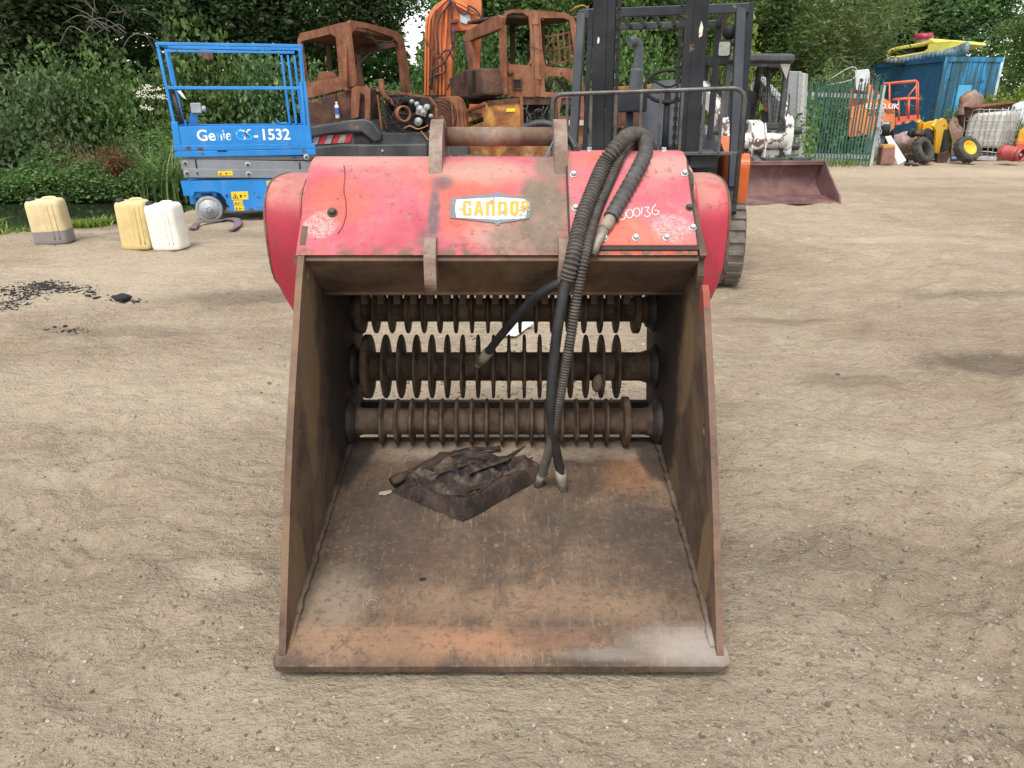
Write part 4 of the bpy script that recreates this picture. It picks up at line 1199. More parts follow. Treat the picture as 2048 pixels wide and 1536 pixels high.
rail([(1.56, .0, 2.02), (1.56, .0, 1.15)], 'guard_post', s_=.028)
rail([(-.04, .03, 2.065), (-.04, .735, 2.065)]); rail([(.0, .03, 1.59), (.0, .735, 1.59)])
for x_ in (1.33, 1.41, 1.49): rail([(x_, .735, 1.99), (x_ + .02, .735, 1.15)], 'gate_post', s_=.03)
rail([(.03, .03, 1.99), (1.50, .03, 1.99)], s_=.028)
rail([(.05, .03, 1.99), (.07, .03, 1.62)], 'guard_post', s_=.03)
MB().cyl((.05, .06, 1.55), (.10, .06, 1.18), .028, n=12).build('document_tube', plain('black_tube', (.03, .03, .032), .5), SL)
m = MB().plate(PXZ(.30), [(.14, 1.15), (.22, 1.42), (.26, 1.42), (.26, 1.15)], (), .02)
cbx = m.build('control_bracket', M_BLUE, SL)
MB().bb(.20, .24, 1.30, .32, .34, 1.42).build('control_box', plain('control_grey', (.38, .4, .43), .5), cbx, .01)
MB().cyl((.32, .29, 1.35), (.37, .29, 1.35), .035, n=14).build('control_knob', plain('control_grey2', (.42, .44, .45), .5), cbx)
MB().add([(.10, .02, 1.56), (.16, .015, 1.48), (.20, .0, 1.46), (.15, .0, 1.56)], [(0, 1, 2, 3)]).build('paper_tag', plain('paper', (.8, .8, .78), .8, 0, .05), SL)
MB().bb(.36, .725, 1.93, .50, .745, 2.05).build('rail_bracket', M_RUSTP, SL, .01)
MB().tube(spline([(1.20, .3, 1.20), (1.24, .3, 1.165), (1.30, .3, 1.175), (1.33, .3, 1.155)], 4), .014, 8).build('foot_lever', M_BLUE, SL)
# lettering on the toe board (local axes)
text('Ge', 'lettering', M_WHITEL, tb, (.36, -.0045, 1.045), X, Z_, .18, .002, .02, 'CENTER', 1.0)
text('nie', 'lettering', M_WORNL, tb, (.565, -.0045, 1.045), X, Z_, .18, .002, .02, 'CENTER', .8)
text('GS', 'lettering', M_WORNL, tb, (.80, -.0045, 1.045), X, Z_, .18, .002, .02, 'CENTER', .95)
text('-', 'lettering', M_WHITEL, tb, (.94, -.0045, 1.045), X, Z_, .18, .002, .02, 'CENTER', 1.0)
text('1532', 'lettering', M_WHITEL, tb, (1.17, -.0045, 1.045), X, Z_, .18, .002, .022, 'CENTER', 1.0)
def decal(x_, z_, w_, h, y_, parent, tri=True):
    d = MB().bb(x_, y_ - .002, z_, x_ + w_, y_, z_ + h).build('warning_label', M_YDEC, parent)
    s_ = h * .72; x2 = x_ + .05 * w_; z2 = z_ + h * .14
    tr = MB().plate(((0, y_ - .0022, 0), X, Z_), [(x2, z2), (x2 + s_, z2), (x2 + s_ / 2, z2 + s_ * .9)], [[(x2 + s_ * .16, z2 + s_ * .09), (x2 + s_ * .84, z2 + s_ * .09), (x2 + s_ / 2, z2 + s_ * .72)]], .0012)
    tr.bb(x2 + s_ * .42, y_ - .0034, z2 + s_ * .18, x2 + s_ * .58, y_ - .0022, z2 + s_ * .5)
    tr.bb(x_ + w_ * .5, y_ - .0034, z_ + h * .25, x_ + w_ * .62, y_ - .0022, z_ + h * .6).bb(x_ + w_ * .74, y_ - .0034, z_ + h * .42, x_ + w_ * .9, y_ - .0022, z_ + h * .52)
    tr.build('pictogram', M_BLK, d)
decal(.44, .575, .17, .055, .0 - .021, a0)
decal(1.0, .43, .16, .065, -.001, SL); decal(1.18, .43, .16, .065, -.001, SL)
decal(.56, .275, .20, .10, -.019, sp); decal(.575, .205, .11, .062, -.019, sp); decal(.575, .14, .12, .06, -.019, sp)
for (x_, z_, r_) in ((.14, .905, .03), (.27, .885, .035), (.83, 1.055, .028), (.42, 1.96, .03)):
    y_ = -.016 if z_ < .95 else -.003
    MB().plate(((0, y_, 0), X, Z_), [(x_ + r_ * math.cos(t) * (1 + .3 * math.sin(t * 5)), z_ + r_ * .8 * math.sin(t)) for t in [q * .524 for q in range(12)]], (), .0015).build('rust_patch', M_RUSTP, pf_)
# lifting strap lying by the lift
M_STRAP = plain('mauve_strap', (.17, .125, .14), .85, 0, .4, 12, .4)
pts = [gd(*q) for q in ((386, 463), (400, 452), (430, 445), (455, 441), (474, 446), (476, 456), (462, 467))]
m = MB(); P = spline([(p.x, p.y, gz(p.x, p.y) + .03 + .01 * math.sin(i * 2)) for i, p in enumerate(pts)], 6)
m.tube(P, .045, 8, flat=.22)
o = recentre(m.build('lifting_strap', M_STRAP)); tag(o, 'grubby mauve lifting strap curled on the dirt by the lift', 'strap')
p = gd(147, 443)
o = recentre(MB().lathe([(0, 0), (.045, .0), (.05, .03), (.05, .1), (.02, .13), (.015, .15), (0, .15)], (p.x, p.y, gz(p.x, p.y)), (.9, .3, .25), 12).build('plastic_bottle', plain('bottle', (.7, .74, .74), .2, 0, .1)))
tag(o, 'small clear plastic bottle at the pond edge beside a jerry can', 'bottle')

# ================================================================ burnt excavators
M_BURN = rusty('burnt_steel', ((.08, .033, .021), (.185, .07, .036), (.275, .125, .068)), 3.2, .9, (.33, .2, .13), .35, .4, .6)
M_BURND = rusty('burnt_dark', ((.018, .013, .012), (.06, .032, .024), (.15, .065, .036)), 3.0, .85, (.14, .09, .06), .3, .4, .45)
M_BURNY = rusty('burnt_yellow', ((.09, .035, .018), (.24, .10, .035), (.52, .27, .08)), 3.6, .85, (.45, .3, .14), .5, .4, .5)
M_CHAR = paint('charred_black', (.028, .03, .033), .66, (.16, .075, .045), (.16, .13, .11), .35, .55, 2.5, .5)
M_ORNG = paint('excavator_orange', (.74, .19, .05), .64, (.10, .045, .025), (.4, .22, .12), .35, .55, 2.2, .5, chipscale=6)
M_ORNB = rusty('scorched_boom', ((.12, .05, .03), (.36, .13, .05), (.5, .24, .10)), 2.2, .8, (.12, .1, .085), .5, .3)
M_ALU = plain('engine_alloy', (.42, .42, .40), .45, .5, .5, 14, .3)
M_SOOT = plain('soot', (.012, .011, .011), .85, 0, .5, 10, .4)
M_STRIPER = plain('stripe_red', (.45, .025, .035), .6, 0, .3, 12); M_STRIPEW = plain('stripe_silver', (.30, .28, .27), .6, 0, .4, 12)
M_TRACK = rusty('track_steel', ((.03, .025, .02), (.09, .07, .055), (.17, .13, .10)), 6, .9)
def tracks(T, cx_, cy_, L, gauge, w_, h, ang=0.0):
    for s_ in (-1, 1):
        m = MB()
        ca, sa = math.cos(ang), math.sin(ang)
        n_ = V((ca, sa, 0)); f_ = V((-sa, ca, 0))
        o_ = V((cx_, cy_, 0)) + n_ * (s_ * gauge / 2 - w_ / 2)
        r_ = h / 2
        prof = [(-L / 2 + r_ + r_ * math.cos(R(a)), r_ + r_ * math.sin(R(a))) for a in range(90, 271, 20)] + [(L / 2 - r_ + r_ * math.cos(R(a)), r_ + r_ * math.sin(R(a))) for a in range(-90, 91, 20)]
        m.plate((o_, f_, Z_), prof, (), w_)
        tr = m.build('track', M_TRACK, T, .01)
def vplate(plane, pts, t, name, mat, T, holes=(), off=0.0, bevel=.008, rnd_=0, label=None):
    out = plane.poly(pts)
    if rnd_: out = rpoly(out, rnd_)
    return MB().plate(plane.frame(off), out, [plane.poly(h_) if not rnd_ else rpoly(plane.poly(h_), rnd_) for h_ in holes], t).build(name, mat, T, bevel, label=label)
# ---- left machine
base = gd(730, 372)
E1 = thing('burnt_excavator', 'fire-gutted excavator with black counterweight, bare engine and orange boom', 'excavator', (-2.6, 13.0, 0))
c1 = at(690, 45, 12.2); c0 = at(600, 72, 13.0); c2 = at(806, 70, 13.4)
PL = VP((c0.x, c0.y), (c1.x, c1.y)); PR = VP((c1.x, c1.y), (c2.x, c2.y))
cab = vplate(PL, [(597, 80), (603, 66), (640, 58), (682, 46), (698, 44), (706, 110), (712, 172), (660, 186), (614, 198), (606, 150)], -.05, 'cab', M_BURN, E1,
             holes=[[(604, 83), (664, 68), (674, 74), (681, 152), (674, 156), (614, 166)]], rnd_=.03, bevel=.012)
vplate(PR, [(690, 50), (700, 41), (720, 44), (770, 56), (793, 64), (805, 82), (812, 120), (819, 186), (806, 187), (800, 130), (794, 88), (782, 74), (728, 56), (708, 55), (700, 68), (702, 120), (706, 150), (714, 168), (722, 176), (700, 182), (690, 182)], -.07, 'door_frame', M_BURN, cab, rnd_=.02, bevel=.015)
c3 = c0 + c2 - c1
zr = .0
top = [(c0, 2.46), (c1, 2.50), (c2, 2.44), (c3, 2.40)]
m = MB(); vs = []
hT = at(690, 46, 12.2).z
for q, _z in top: vs.append(V((q.x, q.y, at(640, 60, 12.6).z if False else hT - .06)))
vs = [at(600, 76, 13.0), at(694, 52, 12.2), at(800, 74, 13.4)]; vs.append(vs[0] + vs[2] - vs[1])
m.hexa([v_ - V((0, 0, .04)) for v_ in vs] + [v_ + V((0, 0, .03)) for v_ in vs])
m.build('roof', M_BURN, cab, .02, 3)
F0, F2 = PL, PR
far = VP((c0.x + (c2 - c1).x, c0.y + (c2 - c1).y), (c2.x, c2.y))
far2 = VP((c0.x, c0.y), ((c0 + c2 - c1).x, (c0 + c2 - c1).y))
MB().bar(vs[3] - V((0, 0, .05)), V((vs[3].x, vs[3].y, .9)), .08, .08).build('pillar', M_BURND, cab)
MB().bar(vs[0] + (vs[3] - vs[0]) * .5 - V((0, 0, .04)), V((0, 0, 0)) + (vs[0] + (vs[3] - vs[0]) * .5) - V((0, 0, 1.0)), .07, .07).build('pillar', M_BURND, cab)
MB().bar(at(702, 106, 13.6), at(796, 86, 14.0), .10, .09).build('cross_rail', M_BURND, cab)
MB().bar(at(707, 108, 13.6), at(722, 172, 13.6), .12, .1).build('pillar', M_BURN, cab)
st = VP((-3.4, 13.0), (-2.4, 13.0))
vplate(st, [(636, 168), (638, 150), (646, 143), (668, 143), (675, 150), (680, 168)], .1, 'seat_back', M_BURN, E1, rnd_=.03)
# engine cover, rear body
PB = VP((at(612, 250, 11.9).x, 12.2), (at(880, 250, 11.9).x, 11.9))
vplate(PB, [(611, 203), (700, 178), (738, 176), (740, 245), (612, 270)], -.5, 'engine_cover', M_BURND, E1, off=-.32, bevel=.03)
vplate(PB, [(704, 178), (712, 172), (735, 173), (742, 180), (741, 240), (733, 243), (730, 190), (722, 186), (718, 235), (703, 238)], .03, 'bent_panel', M_BURN, E1, off=.0)
MB().bar(PB.w(*PB.at(672, 186), .01), PB.w(*PB.at(676, 232), .01), .03, .02).build('seam', M_SOOT, E1)
cw = vplate(PB, [(612, 262), (690, 243), (738, 238), (752, 246), (768, 266), (858, 267), (864, 290), (864, 340), (612, 345)], .9, 'counterweight', M_CHAR, E1, off=-.85, bevel=.03)
vplate(PB, [(612, 254), (690, 241), (736, 237), (750, 243), (768, 268), (766, 280), (752, 284), (738, 272), (728, 264), (700, 263), (614, 276)], .09, 'bulge', M_CHAR, cw, off=.03, bevel=.03)
vplate(PB, [(612, 296), (690, 287), (740, 288), (858, 286), (858, 345), (612, 350)], .1, 'skirt', M_CHAR, cw, off=.04, bevel=.025)
for a, cc in ((626, 0), (640, 1), (652, 0), (666, 1), (678, 0), (690, 1)):
    t_ = (a - 626) / 70
    vplate(PB, [(a, 289 - 4 * t_), (a + 12, 288 - 4 * t_), (a + 18, 270 - 2 * t_), (a + 6, 271 - 2 * t_)], .004, 'hazard_stripe', M_STRIPER if cc else M_STRIPEW, cw, off=.057, bevel=0)
MB().cyl(PB.w(*PB.at(771, 300), .14), PB.w(*PB.at(771, 300), .16), .02, n=12).build('plug', M_STRIPEW, cw)
MB().cyl((-2.2, 12.7, .55), (-2.2, 12.7, .95), .7, n=28).build('turntable', M_SOOT, E1)
MB().bb(-3.0, 12.3, .4, -1.3, 13.6, .62).build('undercarriage', M_TRACK, E1)
tracks(E1, -2.2, 12.9, 3.2, 2.1, .45, .62)
# engine bay
bay = MB().bb(-2.05, 12.55, .95, -1.05, 13.2, 1.02).bb(-2.1, 13.15, .95, -1.1, 13.2, 1.5).build('engine_bay', M_SOOT, E1)
MB().cyl(at(786, 212, 12.5), at(815, 202, 12.7), .12, n=20).build('muffler', M_SOOT, E1, .01)
MB().tube(spline([at(761, 158, 12.4), at(764, 175, 12.4), at(769, 192, 12.4), at(786, 208, 12.5)], 6), .045, 10).build('exhaust_pipe', M_BURN, E1)
fl_c = at(806, 228, 12.0); d_ = V((.55, -.8, .1)).normalized()
MB().lathe([(.095, -.05), (.118, -.05), (.122, 0), (.118, .05), (.095, .05), (.095, -.05)], fl_c, d_, 28).build('flange_ring', M_BURN, E1)
gq = rnd(31)
eng = MB()
for i in range(26):
    p_ = at(gq.uniform(812, 872), gq.uniform(198, 252), 12.25 + gq.uniform(0, .3)); r_ = gq.uniform(.03, .07)
    if gq.random() < .5: eng.cyl(p_, p_ + V((gq.uniform(-.1, .1), gq.uniform(-.12, .02), gq.uniform(-.05, .05))), r_, n=12)
    else: eng.box(p_, (r_ * 2, r_ * 1.6, r_ * 1.7), (gq.uniform(-.4, .4), gq.uniform(-.4, .4), gq.uniform(-.4, .4)))
eng.build('engine_block', M_SOOT, E1, .006)
al = MB()
for (px, py, r_) in ((840, 218, .055), (846, 224, .05), (854, 214, .045), (837, 243, .06), (834, 208, .035), (862, 232, .03), (824, 203, .03)):
    p_ = at(px, py, 12.1); al.lathe([(0, -.05), (r_ * .5, -.05), (r_ * .6, -.03), (r_, -.03), (r_, .04), (0, .04)], p_, (.2, 1, 0), 14)
al.box(at(843, 222, 12.15), (.16, .1, .12), (.2, .3, .2))
al.build('alternator', M_ALU, E1, .004)
rs_ = MB()
for a in range(10):
    p0 = at(gq.uniform(742, 800), gq.uniform(185, 245), 12.2); p1 = p0 + V((gq.uniform(-.2, .5), gq.uniform(-.1, .3), gq.uniform(-.35, .1)))
    rs_.tube(spline([p0, (p0 + p1) / 2 + V((0, 0, gq.uniform(-.12, .12))), p1], 5), gq.uniform(.008, .016), 6)
rs_.build('loose_pipes', M_BURND, E1)
m = MB().bar(at(752, 180, 12.4), at(858, 195, 12.7), .05, .04).bar(at(858, 195, 12.7), at(872, 214, 12.6), .05, .04).bar(at(872, 214, 12.6), at(873, 238, 12.55), .05, .04)
m.bar(at(737, 180, 12.05), at(733, 240, 12.05), .05, .03).bar(at(755, 190, 12.1), at(764, 262, 12.1), .03, .03).bar(at(745, 172, 12.1), at(737, 182, 12.1), .08, .02)
m.build('frame_bar', M_BURN, E1, .004)
FS = VP((at(862, 230, 12.9).x, 13.0), (at(935, 230, 12.9).x, 12.7))
vplate(FS, [(862, 200), (878, 194), (912, 192), (922, 200), (930, 225), (934, 275), (866, 275)], .1, 'radiator_frame', M_BURN, E1, off=-.1)
sh = MB(); p_ = FS.w(*FS.at(884, 232), .02)
for q in range(5): sh.lathe([(.07 + .05 * q, 0), (.085 + .05 * q, 0), (.085 + .05 * q, .012), (.07 + .05 * q, .012), (.07 + .05 * q, 0)], p_, FS.n, 30)
sh.build('fan_grille', M_BURND, E1)
for x_ in (905, 915, 924): MB().bar(FS.w(*FS.at(x_, 204), .02), FS.w(*FS.at(x_ + 4, 262), .02), .03, .03).build('radiator_rib', M_BURN, E1)
M_RAG = plain('scorched_rag', (.42, .2, .11), .9, 0, .4, 12, .4)
m = MB()
for pts_ in (((808, 257), (820, 252), (835, 258), (850, 254), (856, 250)), ((842, 262), (850, 272), (858, 280), (866, 270)), ((856, 262), (866, 266), (868, 275))):
    m.tube(spline([at(a, b, 11.85) for a, b in pts_], 5), .035, 6, flat=.25)
m.build('hanging_strips', M_RAG, E1)
for i, pts_ in enumerate((((722, 70), (745, 78), (760, 92), (768, 88)), ((735, 62), (750, 80), (778, 84), (788, 80)), ((700, 90), (712, 120), (708, 150), (716, 166)), ((748, 196), (770, 220), (790, 250)), ((770, 250), (800, 244), (830, 258)))):
    MB().tube(spline([at(a_, b_, 12.6 if i < 3 else 12.1) for a_, b_ in pts_], 6), .012, 6).build('hanging_wire', M_SOOT, E1)
# boom rising behind the engine
BP = VP((at(840, 100, 14.2).x, 14.2), (at(970, 100, 14.2).x, 14.2))
bo_ = vplate(BP, [(848, 225), (851, 140), (854, 70), (858, 38), (872, 14), (890, 2), (893, -60), (958, -60), (963, 10), (962, 40), (952, 58), (922, 62), (908, 62), (905, 120), (900, 225)], .45, 'boom', M_ORNG, E1, off=-.45, bevel=.02)
vplate(BP, [(850, 222), (853, 120), (868, 75), (880, 120), (886, 160), (880, 222)], .01, 'scorched_face', M_ORNB, bo_, off=.0, bevel=0)
vplate(BP, [(936, 222), (937, 80), (946, 58), (962, 50), (958, 110), (955, 222)], .25, 'dipper_ram', M_ORNG, E1, off=-.6, bevel=.02)
vplate(BP, [(920, 28), (940, 30), (942, 46), (932, 48), (921, 44)], .006, 'data_plate', plain('sticker', (.55, .6, .66), .5, 0, .3, 30), bo_, off=.02, bevel=0)
vplate(BP, [(901, 42), (917, 39), (917, 46), (903, 48)], .12, 'lamp_bracket', plain('lamp_red', (.16, .025, .02), .6), bo_, off=.02)
vplate(BP, [(902, 57), (919, 55), (921, 63), (904, 65)], .12, 'lamp_bracket', plain('lamp_red', (.16, .025, .02), .6), bo_, off=.02)
for i, pts_ in enumerate((((851, 205), (852, 120), (853, 64), (857, 36), (874, 14), (900, -5)), ((857, 205), (858, 120), (859, 60), (864, 32), (880, 14), (905, -8)), ((864, 180), (866, 90), (868, 40), (873, 20)),
                         ((881, 205), (881, 120), (881, 60), (888, 20), (905, -4)), ((888, 200), (889, 120), (893, 60), (895, 20), (908, 0)), ((873, 205), (874, 170), (872, 120), (852, 78)), ((910, 4), (925, 10), (945, 22), (958, 32)), ((912, 10), (930, 20), (950, 30)))):
    MB().tube(spline([BP.w(*BP.at(*q), .06 + .015 * (i % 3)) for q in pts_], 6), .022, 8).build('boom_pipe', M_ORNG if i in (0, 1, 3, 4, 6, 7) else M_BURN, bo_)
for i, pts_ in enumerate((((878, 110), (876, 60), (884, 30), (898, 12), (903, -5)), ((908, 120), (896, 100), (876, 118)), ((909, 62), (908, 90), (890, 125), (868, 140), (865, 160)), ((903, 0), (905, 30), (903, 60), (905, 90)),
                         ((882, 110), (892, 130), (890, 145), (870, 152), (860, 175)), ((910, 8), (920, 24), (928, 31), (936, 24), (938, 12)), ((938, 12), (955, 24), (964, 45), (966, 90), (970, 130)), ((935, 60), (930, 100), (937, 130)), ((896, 180), (902, 168), (908, 190)))):
    MB().tube(spline([BP.w(*BP.at(*q), .12 + .02 * (i % 3)) for q in pts_], 6), .016, 8).build('boom_hose', M_BLACKH, bo_)
# aerosol standing on the burnt body
p_ = PB.w(*PB.at(681, 236), .12)
sc_ = thing('spray_can', 'white and blue aerosol can standing on the burnt engine cover', 'can', tuple(p_ - V((0, 0, .01))))
MB().lathe([(0, 0), (.032, 0), (.033, .004), (.033, .17), (.028, .185), (.012, .2), (0, .2)], p_, Z_, 16).build('canister', plain('can_white', (.62, .64, .68), .35, .2, .2), sc_)
MB().lathe([(0, .2), (.015, .2), (.017, .225), (.01, .235), (0, .235)], p_, Z_, 12).build('nozzle', plain('nozzle_white', (.7, .7, .7), .4), sc_)
MB().lathe([(.0335, .05), (.0336, .15)], p_, Z_, 16).build('print_band', plain('can_blue', (.05, .12, .4), .4), sc_)

# ---- right machine: rust-brown cab
E2 = thing('burnt_excavator', 'burnt-out excavator with rust-brown cab, two open windows and a scorched yellow body', 'excavator', (.15, 13.2, 0))
d0 = at(1005, 100, 12.6); d1 = at(1166, 100, 12.9); dl = at(934, 80, 13.7)
P1 = VP((d0.x, d0.y), (d1.x, d1.y)); P2 = VP((dl.x, dl.y), (d0.x, d0.y))
cab = vplate(P1, [(1003, 48), (1007, 28), (1020, 19), (1062, 20), (1132, 26), (1147, 36), (1155, 62), (1164, 130), (1169, 242), (1112, 242), (1106, 194), (1012, 193), (1006, 140)], -.05, 'cab', M_BURN, E2,
             holes=[[(1008, 48), (1013, 30), (1022, 26), (1046, 26), (1057, 36), (1060, 62), (1061, 118), (1056, 131), (1018, 128), (1011, 116)],
                    [(1080, 36), (1128, 36), (1138, 42), (1144, 80), (1151, 138), (1090, 133), (1084, 100)],
                    [(1088, 158), (1096, 152), (1126, 153), (1153, 177), (1153, 184), (1089, 184)], [(1122, 196), (1158, 196), (1158, 232), (1118, 232)]], rnd_=.03, bevel=.012)
vplate(P1, [(1065, 24), (1074, 25), (1078, 120), (1076, 193), (1069, 193), (1068, 120)], .03, 'door_pillar', M_BURN, cab, off=.03)
lv_ = MB()
for q in range(5):
    z0 = P1.w(*P1.at(1026, 161 + 4 * q), .03); z1 = P1.w(*P1.at(1040, 161 + 4 * q), .03); lv_.bar(z0, z1, .012, .03)
lv_.build('louvre', M_SOOT, cab)
vplate(P1, [(1024, 158), (1042, 158), (1043, 180), (1024, 180)], .02, 'louvre_frame', M_BURND, cab, holes=[[(1027, 161), (1039, 161), (1040, 177), (1027, 177)]], off=.03)
MB().lathe([(0, .05), (.04, .05), (.05, .02), (.05, 0)], P1.w(*P1.at(1020, 145), .03), P1.n, 14).build('lock', M_BURND, cab)
for (px, py) in ((1012, 36), (1055, 32), (1014, 126), (1060, 128), (1085, 40), (1136, 40), (1145, 30), (1121, 146), (1154, 152), (1113, 232), (1160, 234)):
    MB().lathe([(0, .02), (.012, .018), (.014, 0)], P1.w(*P1.at(px, py), .025), P1.n, 10).build('rivet', M_BURND, cab)
for (px, py) in ((1069, 45), (1074, 155)):
    p_ = P1.w(*P1.at(px, py), .05); MB().box(p_, (.1, .04, .07)).build('hinge', M_BURN, cab, .008)
vplate(P2, [(930, 76), (938, 60), (1000, 30), (1008, 34), (1006, 58), (940, 84), (932, 84)], -.09, 'front_rail', M_BURN, cab, bevel=.015)
vplate(P2, [(934, 82), (944, 80), (953, 152), (944, 156)], -.08, 'front_pillar', M_BURN, cab)
vplate(P2, [(1000, 50), (1010, 50), (1012, 190), (1004, 190)], -.05, 'corner_pillar', M_BURN, cab)
ac = vplate(P2, [(933, 157), (968, 140), (1003, 137), (1010, 190), (985, 198), (938, 198)], .35, 'heater_box', M_BURND, E2, off=.0, bevel=.04)
for q in range(7): vplate(P2, [(984, 143 + 6 * q), (991, 142.5 + 6 * q), (992, 145 + 6 * q), (985, 145.5 + 6 * q)], .02, 'vent_slot', M_SOOT, ac, off=.34, bevel=0)
o3 = [V((d0.x, d0.y, 0)), V((d1.x, d1.y, 0)), V((d1.x, d1.y, 0)) + V((dl.x - d0.x, dl.y - d0.y, 0)), V((dl.x, dl.y, 0))]
zt = at(1060, 24, 12.7).z - .04
MB().hexa([q + V((0, 0, zt - .05)) for q in o3] + [q + V((0, 0, zt)) for q in o3]).build('roof', M_BURND, cab, .02)
zf = P1.at(1060, 196)[1]
MB().hexa([q + V((0, 0, zf - .1)) for q in o3] + [q + V((0, 0, zf)) for q in o3]).build('cab_floor', M_BURND, cab)
MB().bar(o3[2] + V((0, 0, zf)), o3[2] + V((0, 0, zt)), .09, .09).build('pillar', M_BURND, cab)
MB().bar(o3[3] * .4 + o3[2] * .6 + V((0, 0, zf)), o3[3] * .4 + o3[2] * .6 + V((0, 0, zt)), .09, .09).build('pillar', M_BURND, cab)
PF = VP((o3[3].x, o3[3].y), (o3[2].x, o3[2].y))
cage = MB()
for x_ in (1085, 1098, 1108, 1118, 1129, 1140): cage.bar(PF.w(*PF.at(x_ - 3, 70 - (x_ - 1085) * .12), 0), PF.w(*PF.at(x_ + 3, 128), 0), .03, .015)
for y_ in (72, 100, 128): cage.bar(PF.w(*PF.at(1078, y_ + 6), 0), PF.w(*PF.at(1150, y_ - 10), 0), .02, .02)
cage.build('window_guard', M_BURN, cab)
for a, b in (((1092, 160), (1108, 184)), ((1112, 156), (1104, 182)), ((1118, 156), (1140, 184)), ((1124, 198), (1148, 228)), ((1140, 198), (1128, 226))):
    MB().bar(P1.w(*P1.at(*a), -.15), P1.w(*P1.at(*b), -.2), .03, .03).build('inner_bar', M_BURND, cab)
MB().tube(spline([P1.w(*P1.at(*q), -.1) for q in ((1143, 22), (1158, 12), (1172, 10), (1180, 20), (1182, 42))], 5), .012, 6).build('grab_rail', M_BURNY, E2)
# scorched yellow body
Q1 = VP((at(975, 230, 12.3).x, 12.3), (at(1110, 230, 12.4).x, 12.4)); Q2 = VP((at(934, 230, 12.9).x, 12.9), (at(975, 230, 12.3).x, 12.3))
vplate(Q1, [(974, 202), (1041, 196), (1046, 262), (977, 262)], -.06, 'body_panel', M_BURNY, E2, bevel=.02)
vplate(Q1, [(974, 202), (1044, 196), (1045, 204), (975, 210)], .03, 'panel_trim', M_BURND, E2, off=.02)
vplate(Q1, [(1012, 217), (1030, 216), (1030, 223), (1012, 223.5)], .006, 'warning_label', M_YDEC, E2, off=.035, bevel=0)
vplate(Q1, [(1039, 194), (1045, 194), (1047, 262), (1041, 262)], .05, 'body_post', M_BURN, E2, off=.02)
vplate(Q2, [(934, 222), (975, 206), (977, 262), (932, 270)], -.06, 'rear_panel', M_BURNY, E2, holes=[[(938, 245), (970, 234), (970, 243), (938, 255)]], bevel=.01)
vplate(Q2, [(934, 220), (975, 203), (975, 210), (934, 226)], .03, 'panel_trim', M_BURN, E2, off=.02)
c_ = Q2.w(*Q2.at(952, 228), .035)
text('Daynies', 'lettering', M_SOOT, E2, c_, (Q2.u * 1 + V((0, 0, -.02))), Z_, .15, .003, .01, 'CENTER', 1.1)
vplate(Q1, [(1046, 200), (1102, 200), (1106, 262), (1048, 262)], .02, 'bay_back', M_SOOT, E2, off=-.5)
m = MB(); gq = rnd(8)
for q in range(12):
    p0 = Q1.w(*Q1.at(gq.uniform(1050, 1098), gq.uniform(205, 250)), -.35); m.tube(spline([p0, p0 + V((gq.uniform(-.1, .1), -.03, gq.uniform(-.2, 0))), p0 + V((gq.uniform(-.2, .2), 0, gq.uniform(-.3, 0)))], 5), gq.uniform(.008, .02), 6)
m.build('burnt_wiring', M_CHAR, E2)
vplate(Q1, [(1100, 194), (1113, 194), (1118, 265), (1105, 265)], -.08, 'body_post', M_BURND, E2)
vplate(Q1, [(1112, 240), (1170, 240), (1172, 250), (1114, 250)], .05, 'step', plain('pale_step', (.42, .38, .33), .8, 0, .3), E2, off=.1)
vplate(Q1, [(1114, 250), (1172, 250), (1174, 300), (1118, 300)], .3, 'side_box', M_BURN, E2, off=-.25)
vplate(Q1, [(935, 262), (1115, 258), (1120, 345), (930, 345)], .6, 'lower_body', M_BURNY, E2, off=-.7, bevel=.02)
vplate(Q1, [(880, 283), (938, 283), (938, 320), (880, 320)], .3, 'grey_tank', M_CHAR, E2, off=-.3, bevel=.03)
vplate(Q1, [(1180, 190), (1312, 182), (1316, 262), (1184, 262)], .5, 'fuel_tank', M_BURND, E2, off=-.9, bevel=.06)
vplate(Q1, [(1178, 178), (1316, 168), (1318, 184), (1180, 192)], .55, 'tank_top', M_BURNY, E2, off=-.92, bevel=.03)
MB().cyl((.2, 13.3, .5), (.2, 13.3, .9), .65, n=24).build('turntable', M_SOOT, E2)
MB().bb(-.5, 12.7, .35, .9, 13.9, .6).build('undercarriage', M_TRACK, E2)
tracks(E2, .2, 13.3, 3.0, 2.0, .45, .62, .15)

# ================================================================ forklift (own axes: x right, y away, z up)
M_FBLK = paint('forklift_black', (.014, .015, .018), .67, (.10, .07, .055), (.07, .062, .055), .4, .55, 3, .3, .22)
M_FGRY = paint('guard_grey', (.034, .04, .05), .70, (.12, .09, .07), (.16, .16, .16), .35, .45, 3, .3, .3)
M_FORG = paint('forklift_orange', (.66, .13, .028), .70, (.1, .06, .04), (.5, .25, .15), .3, .4, 2.5, .35)
M_RAILG = plain('worn_rail', (.10, .095, .09), .42, .5, .5, 12, .2)
M_SEAT = plain('seat_vinyl', (.10, .115, .13), .5, 0, .25, 6, .2)
M_RUB = plain('rubber', (.028, .027, .025), .8, 0, .5, 12, .5)
M_DUSTRUB = plain('dusty_tyre', (.15, .13, .105), .9, 0, .5, 9, .6)
M_CHAIN = plain('greasy_chain', (.02, .019, .018), .45, .3, .6, 20, .3)
fy = R(-11)
FK = thing('forklift', 'black and orange forklift truck with tall mast and load backrest behind the bucket', 'forklift', (1.03, 5.95, 0), (0, R(-.9), fy), local=True)
